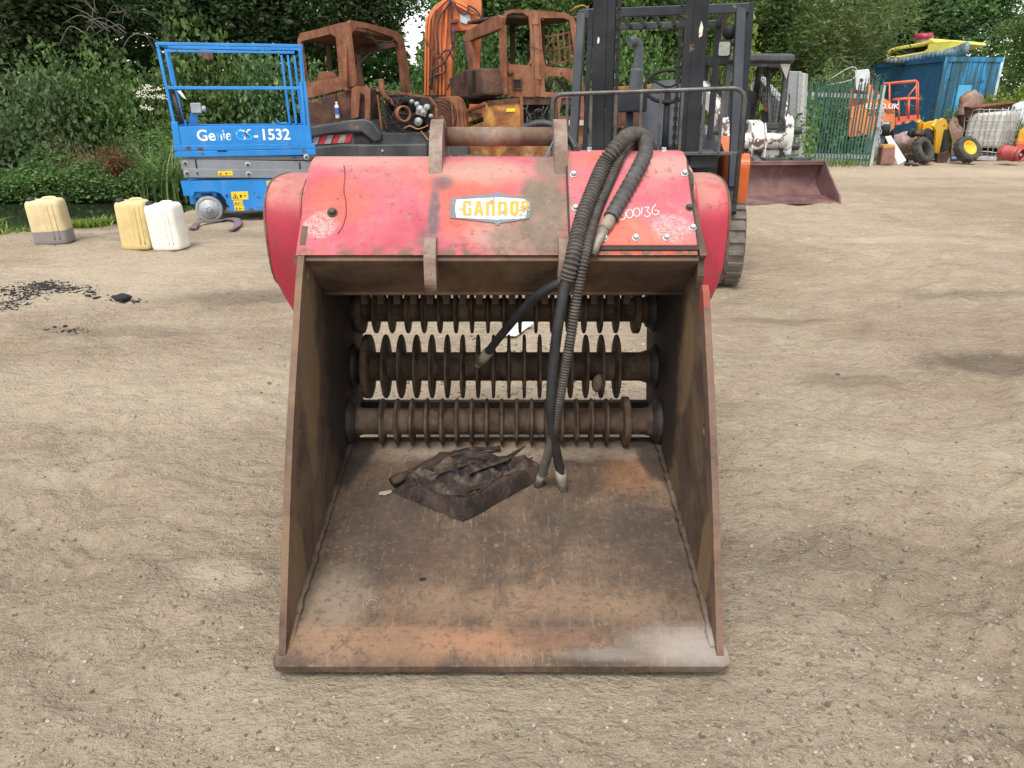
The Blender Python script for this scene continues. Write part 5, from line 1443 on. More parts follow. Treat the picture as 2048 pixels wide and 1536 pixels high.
# mast: outer and inner channels
def channel(m, x0, s_, y0, d_, w_, z0, z1, t=.018):
    m.bb(x0, y0, z0, x0 + s_ * w_, y0 + t, z1) if s_ > 0 else m.bb(x0 - w_, y0, z0, x0, y0 + t, z1)
    m.bb(x0, y0 + d_ - t, z0, x0 + s_ * w_, y0 + d_, z1) if s_ > 0 else m.bb(x0 - w_, y0 + d_ - t, z0, x0, y0 + d_, z1)
    a, b = (x0, x0 + t) if s_ > 0 else (x0 - t, x0)
    m.bb(a, y0 + t, z0, b, y0 + d_ - t, z1)
for s_ in (-1, 1):
    m = MB(); channel(m, s_ * .41, -s_, .0, .15, .10, .08, 2.7); m.build('mast_upright', M_FBLK, FK, .004)
    m = MB(); channel(m, s_ * .315, -s_, .01, .12, .065, .12, 2.9); m.build('mast_inner', M_FBLK, FK, .004)
    m = MB(); xs = s_ * .225
    for q in range(64):
        z_ = .75 + q * .034
        if q % 2: m.box((xs, .055, z_), (.034, .010, .036))
        else: m.box((xs, .055, z_), (.022, .026, .030))
    m.build('lift_chain', M_CHAIN, FK)
    MB().cyl((s_ * .30, .19, .1), (s_ * .30, .19, 2.3), .032, n=12).build('lift_ram', M_RAILG, FK)
MB().bar((-.435, .10, 2.1), (-.50, .30, .55), .035, .03).build('tilt_bar', M_FGRY, FK)
for z_ in (.2, 2.6): MB().bb(-.41, .14, z_, .41, .18, z_ + .12).build('mast_cross', M_FBLK, FK, .004)
for (x_, z_, w_, h_) in ((-.375, 1.86, .014, .05), (.355, 1.88, .022, .11)):
    MB().plate(((x_, -.003, z_), X, Z_), [(0, 0), (w_, h_ * .1), (w_ * 1.2, h_ * .6), (w_ * .5, h_), (-w_ * .1, h_ * .5)], (), .002).build('scraped_sticker', M_BADGEW, FK)
# carriage and load backrest
m = MB().bb(-.55, -.10, .62, .55, -.06, .74).bb(-.55, -.10, .98, .55, -.06, 1.08).bb(-.36, -.1, .62, -.30, .1, 1.1).bb(.30, -.1, .62, .36, .1, 1.1)
m.build('carriage', M_FBLK, FK, .006)
y_ = -.12
br = [(-.69, y_, .72), (-.69, y_, 1.44), (-.685, y_, 1.475), (-.66, y_, 1.505), (-.62, y_, 1.515), (0, y_, 1.525), (.62, y_, 1.535), (.66, y_, 1.527), (.69, y_, 1.50), (.70, y_, 1.46), (.70, y_, .72)]
lb = MB().tube(br, .018, 10).build('load_backrest', M_RAILG, FK)
for x_ in (-.58, -.40, -.215, -.03, .11, .265, .42, .55): MB().bb(x_ - .011, y_ - .012, 1.08, x_ + .011, y_ + .012, 1.52).build('backrest_bar', M_RAILG, lb, .003)
MB().bb(-.69, y_ - .012, 1.075, .70, y_ + .012, 1.10).build('backrest_rail', M_RAILG, lb, .003)
# overhead guard
def beam(p_, q_, name='guard_bar', w_=.06, h=.05, mat=None, T=None):
    return MB().bar(p_, q_, w_, h).build(name, mat or M_FGRY, T or FK, .006)
zt = 2.12
og = MB().bar((-.56, .62, zt), (.74, .62, zt), .06, .07).bar((-.56, 1.95, zt), (.60, 1.95, zt), .06, .06).bar((-.56, .62, zt), (-.56, 1.95, zt), .06, .06).bar((.60, .62, zt), (.60, 1.95, zt), .06, .06).build('overhead_guard', M_FGRY, FK, .006)
for x_ in (-.42, -.28, -.14, 0, .14, .28, .42): beam((x_, .64, zt + .005), (x_ + .05, 1.93, zt + .005), 'guard_slat', .035, .03, M_FGRY, og)
beam((-.56, .62, zt), (-.60, .30, .75), 'guard_post', .07, .06); beam((.68, .62, zt), (.71, .28, .80), 'guard_post', .075, .06, M_FGRY)
beam((.745, .66, 2.16), (.755, .45, 1.0), 'guard_post', .07, .05, M_FBLK)
beam((-.56, 1.95, zt), (-.56, 2.05, 1.0), 'guard_post', .06, .06); beam((.60, 1.95, zt), (.60, 2.05, 1.0), 'guard_post', .06, .06)
# body
side = [(.35, .55), (.30, 1.0), (.40, 1.05), (1.3, 1.0), (2.3, 1.1), (2.45, 1.0), (2.45, .35), (2.1, .3), (1.95, .55), (1.6, .6), (1.35, .3), (.92, .3), (.86, .5)]
for x_ in (-.66, .70):
    MB().plate(((x_, 0, 0), Y_, Z_), rpoly(side, .05), (), .13).build('side_body', M_FORG, FK, .02)
MB().bb(-.53, .35, .35, .53, 2.3, .62).build('floor_pan', M_FBLK, FK, .01)
MB().plate(((-.66, 0, 0), Y_, Z_), rpoly([(1.3, .5), (1.32, 1.0), (2.3, 1.12), (2.5, 1.0), (2.5, .4)], .08), (), 1.32).build('counterweight', M_FBLK, FK, .03)
MB().bb(-.53, .38, .55, .53, .62, 1.02).build('dash_cowl', M_FGRY, FK, .03)
MB().bb(.20, .45, 1.0, .56, .8, 1.06).build('dash_panel', M_FGRY, FK, .015)
for s_ in (-1, 1):
    wx = s_ * (.66 if s_ < 0 else .70)
    t_ = MB().lathe([(.18, -.13), (.25, -.14), (.31, -.135), (.335, -.11), (.335, .11), (.31, .135), (.25, .14), (.18, .13), (.18, -.13)], (wx, .42, .335), X, 40).build('wheel', M_DUSTRUB, FK)
    l_ = MB()
    for q in range(22):
        a = 2 * math.pi * q / 22; e_ = V((0, math.cos(a), math.sin(a)))
        for sd_ in (-1, 1):
            c_ = V((wx + sd_ * .065, .42, .335)) + V((0, math.cos(a + sd_ * .07), math.sin(a + sd_ * .07))) * .338
            l_.box(c_, (.12, .035, .03), Matrix.Rotation(a - math.pi / 2 + sd_ * .07, 3, 'X'))
    l_.build('tyre_lugs', M_DUSTRUB, t_, .004)
    MB().lathe([(0, -.06), (.1, -.06), (.175, -.11), (.18, -.12), (.18, .12), (.175, .11), (.1, .06), (0, .06)], (wx, .42, .335), X, 28).build('rim', M_FORG, t_)
    r_ = MB().lathe([(.13, -.08), (.2, -.09), (.26, -.07), (.26, .07), (.2, .09), (.13, .08), (.13, -.08)], (s_ * .5, 1.85, .26), X, 32).build('wheel', M_RUB, FK)
    MB().lathe([(0, -.04), (.13, -.07), (.13, .07), (0, .04)], (s_ * .5, 1.85, .26), X, 24).build('rim', M_FORG, r_)
# mudguard and front light
MB().plate(((.56, 0, 0), Y_, Z_), rpoly([(.12, .62), (.20, .78), (.35, .84), (.62, .80), (.75, .62), (.70, .60), (.58, .74), (.36, .78), (.24, .73), (.16, .60)], .02), (), .18).build('mudguard', M_FBLK, FK, .008)
MB().bb(.36, .05, .86, .56, .2, 1.0).build('lamp_bracket', M_FBLK, FK, .008)
MB().bb(.42, .1, 1.0, .53, .2, 1.075).build('label_box', plain('paper_pinkish', (.66, .60, .62), .7, 0, .1), FK, .008)
MB().cyl((.30, .15, 1.0), (.40, .15, 1.0), .05, n=14).build('hose_reel', M_RUB, FK)
# seat, wheel, snorkel, controls
seat = MB().bb(-.06, 1.15, 1.02, .34, 1.55, 1.12).build('seat', M_SEAT, FK, .04)
m = MB().plate(((-.06, 1.52, 1.1), X, V((0, .17, .98))), rpoly([(.02, 0), (.0, .30), (.06, .48), (.14, .52), (.30, .52), (.38, .46), (.42, .28), (.40, 0)], .05), (), .10)
m.build('seat_back', M_SEAT, seat, .03)
MB().bb(.30, 1.28, 1.13, .52, 1.55, 1.24).build('arm_rest', M_SEAT, FK, .03)
MB().sphere((.40, 1.5, 1.38), (.07, .12, .20), 14, 10).build('side_bolster', M_RUB, FK)
sw = [V((.16, .98, 1.57)) + V((.2 * math.cos(a), .10 * math.sin(a), .13 * math.sin(a))) for a in [R(q) for q in range(0, 360, 15)]]
s_ = MB().tube(sw, .017, 8, closed=True).build('steering_wheel', M_RUB, FK)
m = MB()
for a in (30, 150, 270): m.bar((.16, .98, 1.55), V((.16, .98, 1.57)) + V((.2 * math.cos(R(a)), .1 * math.sin(R(a)), .13 * math.sin(R(a)))), .025, .015)
m.cyl((.16, .98, 1.56), (.16, .72, 1.0), .03, n=10); m.build('column', M_FBLK, s_)
sn = MB().tube(spline([(-.13, 1.15, 1.50), (-.115, 1.15, 1.72)], 12), [.058 + .003 * (q % 2) for q in range(13)], 14)
sn.build('snorkel_sleeve', M_SEAT, FK)
MB().tube(spline([(-.115, 1.15, 1.70), (-.108, 1.15, 1.82), (-.115, 1.15, 1.90), (-.15, 1.13, 1.935), (-.19, 1.10, 1.93)], 6), .043, 14).build('snorkel', M_SEAT, FK)
MB().bb(-.27, 1.05, 1.36, -.02, 1.3, 1.52).build('air_box', M_FGRY, FK, .015)
MB().cyl((-.17, 1.18, .9), (-.17, 1.18, 1.4), .035, n=10).build('intake_post', M_FGRY, FK)
for x_ in (-.19, -.12): MB().cyl((x_, .7, 1.0), (x_, .68, 1.22), .012, n=8).build('lever', M_FBLK, FK); MB().cyl((x_, .68, 1.14), (x_, .675, 1.24), .02, n=10).build('lever_knob', M_RUB, FK)
MB().tube(spline([(-.40, .55, 1.4), (-.34, .55, 1.45), (-.33, .55, 1.6), (-.37, .55, 1.75), (-.41, .55, 1.72)], 6), .014, 8).build('grab_handle', M_FBLK, FK)
lm = MB().plate(((.575, .60, 1.83), X, Z_), rr(-.055, -.065, .055, .065, .02), (), .05).build('work_lamp', M_FBLK, FK, .006)
MB().plate(((.575, .545, 1.83), X, Z_), rr(-.042, -.05, .042, .05, .015), (), .006).build('lens', plain('lamp_glass', (.32, .31, .28), .25, 0, .3, 40), lm)
MB().cyl((.62, .6, 1.86), (.70, .62, 1.88), .014, n=8).build('lamp_arm', M_FBLK, lm)
MB().lathe([(0, 0), (.055, 0), (.06, .02), (0, .035)], (.615, .62, 1.955), (0, 1, 0), 18).build('round_mirror', M_FBLK, FK)
tri = MB().box((.0, .55, 1.12), (.16, .06, .06)).build('yellow_case', plain('case_yellow', (.5, .3, .03), .6), FK, .01)

# ================================================================ skid steer loader
M_SKW = paint('skid_white', (.60, .59, .56), .535, (.075, .045, .04), (.4, .3, .22), .35, .5, 3, .15, chipscale=9)
M_SKB = paint('skid_black', (.03, .033, .036), .70, (.1, .08, .07), (.2, .16, .13), .35, .5, 3, .4)
M_SKBK = rusty('bucket_maroon', ((.085, .04, .038), (.145, .075, .07), (.22, .13, .115)), 2.5, .6, (.3, .22, .18), .4, .2)
SK = thing('skid_steer', 'white tracked skid steer loader with black caged cab and maroon bucket', 'loader', (4.0, 11.1, 0), (0, 0, R(6)), local=True)
bx = MB()
prof = [(.0, .015), (.0, .03), (.55, .06), (.72, .16), (.78, .32), (.74, .50), (.66, .535), (.655, .52), (.725, .485), (.76, .32), (.70, .175), (.545, .08)]
prof_o = [(-.02, .0), (.55, .03), (.75, .14), (.81, .32), (.765, .515), (.60, .555), (.60, .535), (.74, .495), (.775, .32), (.725, .165), (.545, .06), (-.02, .018)]
bk = MB().plate(((-.93, 0, 0), Y_, Z_), prof_o, (), 1.80).build('bucket', M_SKBK, SK, .004)
for x_ in (-.935, .85):
    MB().plate(((x_, 0, 0), Y_, Z_), rpoly([(-.03, .0), (.55, .02), (.76, .13), (.82, .32), (.78, .52), (.58, .56), (.42, .40), (.02, .12)], .02), (), .025).build('bucket_side', M_SKBK, bk, .003)
MB().bb(-.92, .60, .50, .86, .76, .56).build('bucket_top', M_SKBK, bk, .01)
for x_ in (-.5, -.05, .4): MB().bb(x_, .70, .545, x_ + .28, .84, .60).build('bucket_hook', M_SKB, bk, .008)
# loader arms: outer pair from rear pivot to bucket
for x_ in (-.70, .34):
    s_ = 1 if x_ > 0 else -1
    arm_ = [(1.0, .60), (.98, .90), (1.02, 1.12), (1.35, 1.40), (2.35, 1.80), (2.55, 1.72), (2.5, 1.55), (1.55, 1.20), (1.28, .95), (1.22, .58)]
    MB().plate(((x_ + .02, 0, 0), Y_, Z_), rpoly(arm_, .06), (), .13).build('loader_arm', M_SKW, SK, .012)
    for (yy, zz) in ((1.12, .74), (1.1, .98)): MB().lathe([(0, -.02), (.05, -.02), (.06, 0), (.06, .15)], (x_ + .01 if s_ < 0 else x_ + .16, yy, zz), (s_, 0, 0), 14).build('arm_pin', M_SKB, SK)
MB().cyl((.16, 1.05, .78), (.20, 1.5, 1.25), .05, n=12).build('tilt_ram', M_DARK, SK)
MB().tube(spline([(.25, 1.0, 1.2), (.32, .98, 1.05), (.22, 1.0, .95), (.3, 1.0, .85)], 6), .02, 8).build('arm_hose', M_RUB, SK)
# front cross tube and body
MB().cyl((-.60, .98, .84), (.36, .98, .84), .115, n=20).build('cross_tube', M_SKW, SK)
MB().plate(((-.23, 0, 0), Y_, Z_), rpoly([(.86, .70), (.84, .86), (.95, 1.10), (1.15, 1.15), (1.2, .72)], .05), (), .20).build('centre_bracket', M_SKW, SK, .012)
for x_ in (-.235, -.02): MB().plate(((x_, 0, 0), Y_, Z_), rpoly([(.83, .58), (.82, .88), (.95, 1.12), (1.0, .60)], .04), (), .02).build('bracket_rib', M_SKW, SK, .004)
MB().bb(-.64, 1.2, .35, .36, 2.5, 1.02).build('body', M_SKW, SK, .02)
MB().bb(-.64, 1.05, 1.0, .36, 1.25, 1.10).build('front_sill', M_SKB, SK, .015)
MB().bb(-.64, 1.1, .90, .36, 1.22, 1.0).build('front_panel', M_SKW, SK, .01)
MB().bb(-.55, 1.0, .50, .3, 1.2, .70).build('front_frame', M_SKW, SK, .01)
for s_ in (-1, 1):
    x_ = -.14 + s_ * .62
    L_ = 1.7; r_ = .25
    pr_ = [(1.25 + r_ * math.cos(R(a)), r_ + r_ * math.sin(R(a))) for a in range(90, 271, 20)] + [(2.6 + .22 * math.cos(R(a)), .22 + .22 * math.sin(R(a))) for a in range(-90, 91, 20)]
    tk = MB().plate(((x_ - .16, 0, 0), Y_, Z_), pr_, (), .32).build('track', M_DUSTRUB, SK, .01)
    for q in range(11):
        MB().bb(x_ - .17, 1.2 + .13 * q, .47, x_ + .17, 1.26 + .13 * q, .525).build('track_lug', M_DUSTRUB, tk)
# cab cage
def cb(p_, q_, name='cab_post', w_=.08, h=.08): return MB().bar(p_, q_, w_, h).build(name, M_SKB, SK, .012)
cl_, cr_ = -.60, .32
for x_ in (cl_, cr_):
    cb((x_, 1.12, 1.05), (x_, 1.16, 2.0)); cb((x_, 2.25, 1.02), (x_, 2.15, 2.0))
rf = MB().plate(((cl_ - .05, 0, 0), Y_, Z_), rpoly([(1.02, 1.98), (1.03, 2.06), (1.2, 2.09), (2.15, 2.07), (2.25, 2.0), (2.24, 1.95), (1.1, 1.94)], .02), (), cr_ - cl_ + .10).build('cab_roof', M_SKB, SK, .02)
MB().plate(((0, 1.10, 0), X, Z_), [(.17, 1.94), (.335, 1.94), (.30, 1.72)], (), .03).build('corner_lamp', plain('lamp_glass', (.32, .31, .28), .25), SK, .004)
MB().plate(((0, 1.125, 0), X, Z_), [(-.55, 1.96), (.30, 1.96), (.22, 1.84), (.14, 1.90), (-.42, 1.90), (-.52, 1.80)], (), .03).build('brow', M_SKB, SK)
m = MB()
for x_ in (cl_, cr_):
    for q in range(10): m.bar((x_, 1.25 + .1 * q, 1.05), (x_, 1.24 + .095 * q, 1.95), .006, .006)
    for q in range(12): m.bar((x_, 1.15, 1.1 + .075 * q), (x_, 2.2, 1.1 + .075 * q), .006, .006)
stuff(m.build('side_mesh', M_SKB, SK))
MB().plate(((-.50, 2.0, 1.02), X, Z_), rpoly([(0, 0), (0, .50), (.06, .56), (.60, .56), (.72, .50), (.72, 0)], .05), (), .08).build('bulkhead', M_SKB, SK, .01)
st_ = MB().plate(((-.42, 1.75, 1.05), X, V((0, .15, .98))), rpoly([(0, 0), (.02, .36), (.1, .42), (.38, .42), (.46, .34), (.48, 0)], .06), (), .09).build('seat_back', M_SKB, SK, .03)
for x_ in (-.35, .2): MB().tube(spline([(x_, 1.5, 1.05), (x_, 1.45, 1.25), (x_ + .02, 1.42, 1.38)], 5), .015, 8).build('control_lever', M_FORG if x_ > 0 else M_SKB, SK)
MB().tube(spline([(cr_ + .06, 1.1, 1.2), (cr_ + .08, 1.1, 1.3), (cr_ + .08, 1.1, 1.45), (cr_ + .06, 1.1, 1.52)], 5), .012, 8).build('grab_handle', M_SKB, SK)
cb((.18, 1.2, 1.06), (.16, 1.5, 1.95), 'inner_post', .05, .05)

# ================================================================ palisade fence panel and yard junk on the right
M_GREENP = paint('palisade_green', (.018, .095, .07), .66, (.30, .31, .30), (.3, .32, .28), .35, .55, 4, .4)
M_GALV = plain('galvanised', (.40, .41, .42), .5, .5, .3, 14, .15)
M_GALVD = plain('weathered_rail', (.42, .42, .40), .75, 0, .3, 10, .2)
fa0 = gd(1603, 330); fb0 = gd(1722, 329)
FP = VP((fa0.x, fa0.y + .3), (fb0.x, fb0.y - .5))
FE = thing('palisade_fence', 'green steel palisade fence panel with pale rails behind the skid steer', 'fence', (FP.A.x, FP.A.y, 0), (0, 0, 0))
L = FP.L
for q in range(23):
    a = .05 + (L - .10) * q / 22; gq = rnd(q)
    tilt = gq.uniform(-.02, .02)
    m = MB(); ht = 1.80 + gq.uniform(-.03, .02)
    for s_ in (-1, 1):
        p0 = FP.w(a + s_ * .009, .03, .05); p1 = FP.w(a + s_ * .009 + tilt, ht - .06, .05)
        m.bar(p0, p1, .019, .006, FP.n)
    m.bar(FP.w(a + tilt, ht - .07, .05), FP.w(a + tilt, ht + .03, .05), .016, .006, FP.n)
    m.bar(FP.w(a, .03, .058), FP.w(a + tilt, ht - .06, .058), .012, .012, FP.n)
    m.build('pale', M_GREENP, FE)
for z0, z1 in ((1.52, 1.46), (.20, .20)): MB().bar(FP.w(0, z0, 0), FP.w(L, z1, 0), .045, .09).build('rail', M_GALVD, FE)
MB().bar(FP.w(L - .02, 0, -.02), FP.w(L - .02, 1.7, -.02), .08, .08).build('post', M_GALVD, FE)
MB().box(FP.w(L, 1.0, .08), (.08, .10, .34)).build('lock_box', M_GALV, FE, .01)
m = MB()
for q in range(9):
    c_ = FP.w(L + .05 + .02 * (q % 2), 1.2 - .09 * q, .08)
    m.tube([c_ + V((.028 * math.cos(a) * (1 if q % 2 else .4), .02 * math.sin(a), .055 * math.sin(a))) for a in [R(x) for x in range(0, 360, 40)]], .009, 6, closed=True)
m.build('chain', M_GALV, FE)
# galvanised chute leaning by the fence
g0 = gd(1588, 332)
GP = VP((at(1570, 200, 17.0).x, 17.0), (at(1612, 200, 16.8).x, 16.8))
gs = thing('galvanised_chute', 'tall galvanised steel chute standing between skid steer and green fence', 'chute', (GP.A.x + .2, 16.9, 0))
vplate(GP, [(1573, 142), (1600, 143), (1590, 340), (1560, 340)], .02, 'face', plain('spangle', (.36, .37, .38), .45, .5, .25, 40, .1), gs, off=-.02)
vplate(GP, [(1598, 143), (1603, 143), (1594, 340), (1588, 340)], .08, 'flange', M_GALV, gs, off=-.02)
vplate(GP, [(1602, 145), (1610, 147), (1602, 340), (1593, 340)], .4, 'side', M_GALVD, gs, off=-.45)

# ---- orange boom lift half hidden behind the fence
M_BORG = paint('boom_orange', (.72, .20, .06), .74, (.2, .1, .06), (.6, .35, .25), .25, .45, 2, .25)
M_BRED = paint('basket_orange', (.66, .13, .06), .72, (.2, .1, .06), (.5, .25, .2), .25, .5, 2, .25)
BL = thing('boom_lift', 'orange boom lift with rounded engine hood and railed basket by the blue container', 'lift', (9.3, 19.3, 0))
HP = VP((at(1690, 250, 19.3).x, 19.3), (at(1792, 250, 19.0).x, 19.0))
hd_ = vplate(HP, [(1697, 275), (1700, 215), (1735, 208), (1737, 170), (1744, 170), (1750, 193), (1770, 197), (1784, 206), (1790, 222), (1789, 258), (1760, 265)], 1.1, 'hood', M_BORG, BL, off=-1.1, rnd_=.06, bevel=.04)
MB().bar(HP.w(*HP.at(1757, 198), .012), HP.w(*HP.at(1755, 262), .012), .012, .006).build('hood_seam', M_DARK, hd_)
c_ = HP.w(*HP.at(1762, 213), .012); text('RE.CO.UK', 'lettering', plain('white_text', (.8, .8, .78), .6, 0, .05), hd_, c_, HP.u, Z_, .17, .006, .015, 'CENTER', 1.05)
c_ = HP.w(*HP.at(1744, 224), .012); text('tel', 'lettering', M_BLK, hd_, c_, HP.u, Z_, .22, .006, .012, 'CENTER', 1.0)
c_ = HP.w(*HP.at(1775, 222), .012); text('A46JEL', 'lettering', plain('faded_text', (.10, .06, .05), .7), hd_, c_, HP.u, Z_, .14, .006, .004, 'CENTER', .8)
wx = HP.w(*HP.at(1770, 257), .12)
ww = MB().lathe([(.06, -.09), (.13, -.1), (.165, -.06), (.165, .06), (.13, .1), (.06, .1)], wx, (.9, -.45, 0), 24).build('wheel', M_RUB, BL)
MB().lathe([(0, .07), (.05, .07), (.11, .105), (.12, .09)], wx, (.9, -.45, 0), 20).build('rim', plain('rim_white', (.65, .66, .68), .5, 0, .2), ww)
vplate(HP, [(1762, 244), (1776, 243), (1778, 262), (1774, 262), (1772, 248), (1762, 248)], .25, 'wheel_arm', M_GALVD, BL, off=.0)
vplate(HP, [(1700, 268), (1760, 262), (1790, 262), (1790, 330), (1702, 335)], .9, 'chassis', M_SOOT, BL, off=-1.0)
BK = VP((at(1762, 230, 20.0).x, 20.0), (at(1842, 230, 19.6).x, 19.6))
bs = vplate(BK, [(1790, 236), (1840, 230), (1841, 240), (1790, 252)], .8, 'basket_floor', M_BRED, BL, off=-.8, bevel=.02)
for q in range(5): vplate(BK, [(1797 + 9 * q, 245 - 1.3 * q), (1801 + 9 * q, 244.5 - 1.3 * q), (1798 + 9 * q, 249 - 1.3 * q), (1794 + 9 * q, 249.5 - 1.3 * q)], .006, 'hazard_stripe', M_DARK if q % 2 else M_GALVD, bs, off=.006, bevel=0)
def btube(pts, r_=.022, off=0.0, name='basket_rail'):
    MB().tube([BK.w(*BK.at(*q), off) for q in pts], r_, 8).build(name, M_BRED, BL)
btube([(1764, 172), (1768, 167), (1832, 161), (1836, 166), (1836, 236)])
btube([(1779, 167), (1779, 240)]); btube([(1785, 200), (1836, 197), (1840, 200)]); btube([(1797, 200), (1798, 240)]); btube([(1818, 199), (1817, 236)])
btube([(1782, 167), (1834, 162)], .022, -.7); btube([(1834, 162), (1834, 232)], .022, -.7); btube([(1786, 198), (1836, 195)], .018, -.7)
btube([(1834, 170), (1818, 190), (1812, 230)], .018, -.3, 'basket_strut')
KN = VP((at(1708, 160, 19.6).x, 19.6), (at(1745, 160, 19.5).x, 19.5))
vplate(KN, [(1710, 141), (1737, 138), (1740, 145), (1739, 182), (1732, 184), (1712, 180)], .3, 'boom_knuckle', plain('knuckle_white', (.62, .63, .64), .5, 0, .2), BL, holes=[circ(1723, 161, 4, 10)], off=-.3, bevel=.02)
vplate(KN, [(1706, 178), (1742, 180), (1742, 330), (1700, 330)], .5, 'turret', M_BORG, BL, off=-.9)
m = MB(); gq = rnd(3)
for q in range(7):
    m.tube(spline([KN.w(*KN.at(1740 + gq.uniform(-2, 6), 140 + gq.uniform(0, 20)), .1), KN.w(*KN.at(1752 + gq.uniform(-4, 6), 172), .12), KN.w(*KN.at(1762 + gq.uniform(-4, 6), 190), .0)], 5), .012, 6)
m.build('hose_bundle', M_RUB, BL)
MB().cyl(KN.w(*KN.at(1764, 178), -.2), KN.w(*KN.at(1764, 190), -.2), .07, n=12).build('beacon', M_BORG, BL)
cab_ = [KN.w(*KN.at(*q), .1) for q in ((1652, 165), (1672, 150), (1700, 135), (1712, 140), (1704, 158), (1675, 166), (1650, 170))]
o = recentre(MB().tube(spline(cab_, 6), .01, 6).build('pale_cable', plain('cable_pale', (.55, .56, .55), .6))); tag(o, 'pale cable draped between the boom lift and the fence tops', 'cable')

# ---- blue site container with the hovercraft on its roof
def mat_cont(name, c, peel):
    k = NT(name)
    f = k.noise(1.2, 5, .6)
    cc = k.ramp(f, [(.3, tuple(x * .7 for x in c)), (.6, c), (.8, tuple(min(1, x * 1.3 + .02) for x in c))])
    st_ = k.noise(4, 6, .7, vec=k.scaled(k.co, (1.6, 1.6, .12)))
    cc = k.mix(k.step(st_, .62 - peel * .2, .72 - peel * .2, 0, .85), cc, (.03, .075, .08))
    cc = k.mix(k.step(k.noise(5, 7, .75), .66 - peel * .08, .69 - peel * .08, 0, .9), cc, (.02, .06, .09))
    cc = k.mix(k.step(k.noise(3, 7, .7, vec=k.scaled(k.co, (2.5, 2.5, .4))), .62, .7, 0, .35 * peel), cc, (.35, .55, .68))
    return k.done(cc, .6, 0, .4)
M_CB1 = mat_cont('container_blue', (.012, .15, .33), .25); M_CB2 = mat_cont('container_peeling', (.03, .25, .50), 1.0)
K0 = V((12.5, 27.9, 0)); K1 = V((11.83, 22.0, 0)); K2 = V((13.55, 22.3, 0))
CT = thing('site_container', 'blue steel site container with peeling paint and a pale blue end door', 'container', (12.7, 24.5, 0))
KL = VP((K0.x, K0.y), (K1.x, K1.y)); KR = VP((K1.x, K1.y), (K2.x, K2.y))
zt = 2.47
def corr(plane, L_, segs, name, mat):
    m = MB(); n_ = len(segs)
    m.bar(plane.w(0, .12, 0), plane.w(L_, .12, 0), .08, .16).bar(plane.w(0, zt - .06, 0), plane.w(L_, zt - .06, 0), .08, .12)
    w_ = m.build(name, mat, CT)
    for i in range(n_):
        a, b = segs[i]
        q = MB().plate(plane.frame(-.03), [(a + .01, .2), (b - .01, .2), (b - .01, zt - .12), (a + .01, zt - .12)], (), .04); q.build('wall_panel', mat, w_, .01)
    m = MB().plate(plane.frame(-.06), [(0, .1), (L_, .1), (L_, zt - .05), (0, zt - .05)], (), .02); m.build('wall_backing', mat, w_)
    return w_
corr(KL, KL.L, [(i * .495, (i + 1) * .495) for i in range(12)], 'long_wall', M_CB1)
ew = corr(KR, KR.L, [(0, .22), (.22, .5), (.98, 1.2), (1.2, 1.45), (1.45, KR.L)], 'end_wall', M_CB2)
dr = MB().plate(KR.frame(-.03), [(.5, .15), (.98, .15), (.98, zt - .12), (.5, zt - .12)], (), .05).build('door', M_CB2, CT, .01)
M_DOORB = mat_cont('door_pale_blue', (.10, .42, .66), .4)
MB().plate(KR.frame(.02), [(.53, .6), (.95, .6), (.95, 1.75), (.53, 1.75)], (), .02).build('door_leaf', M_DOORB, dr, .008)
K3 = K2 + (K0 - K1)
for (a, b) in ((K2, K3), (K3, K0)):
    pl = VP((a.x, a.y), (b.x, b.y)); MB().plate(pl.frame(0), [(0, .05), (pl.L, .05), (pl.L, zt - .02), (0, zt - .02)], (), .05).build('far_wall', M_CB1, CT)
MB().hexa([q + V((0, 0, zt - .06)) for q in (K0, K1, K2, K3)] + [q + V((0, 0, zt)) for q in (K0, K1, K2, K3)]).build('roof', M_CB1, CT)
MB().bar(K1 + V((0, 0, .05)), K1 + V((0, 0, zt)), .09, .09).build('corner_post', M_CB2, CT); MB().bar(K2 + V((0, 0, .05)), K2 + V((0, 0, zt)), .07, .07).build('corner_post', plain('strip_pale', (.5, .6, .66), .6, 0, .4, 6), CT)
# hovercraft
M_HY = paint('hull_yellow', (.66, .60, .10), .72, (.2, .17, .08), (.5, .45, .2), .3, .5, 2, .3)
M_SKIRT = plain('skirt_cloth', (.16, .22, .24), .6, 0, .9, 4, .2)
HV_ = thing('hovercraft', 'small yellow hovercraft with cloth skirt resting on the container roof', 'hovercraft', (12.6, 24.2, zt))
VC = VP((at(1765, 100, 25.5).x, 25.5), (at(1940, 100, 23.3).x, 23.3))
vplate(VC, [(1768, 107), (1772, 100), (1800, 92), (1850, 84), (1860, 76), (1870, 82), (1872, 84), (1905, 80), (1930, 83), (1934, 88), (1900, 98), (1860, 108), (1800, 118), (1775, 118)], 1.2, 'hull', M_HY, HV_, off=-1.2, bevel=.03, holes=[[(1774, 108), (1790, 101), (1845, 92), (1856, 88), (1854, 98), (1846, 103), (1800, 111), (1776, 113)]])
vplate(VC, [(1770, 112), (1850, 88), (1858, 96), (1850, 106), (1780, 118)], .9, 'duct', M_SOOT, HV_, off=-1.1)
MB().plate(VC.frame(-.08), VC.poly([(1800, 100), (1826, 95), (1826, 106), (1800, 110)]), (), .03).build('rudder', M_DARK, HV_)
sk_ = [(1775, 119), (1800, 118), (1825, 113), (1850, 109), (1875, 104), (1900, 99), (1918, 94), (1932, 88)]
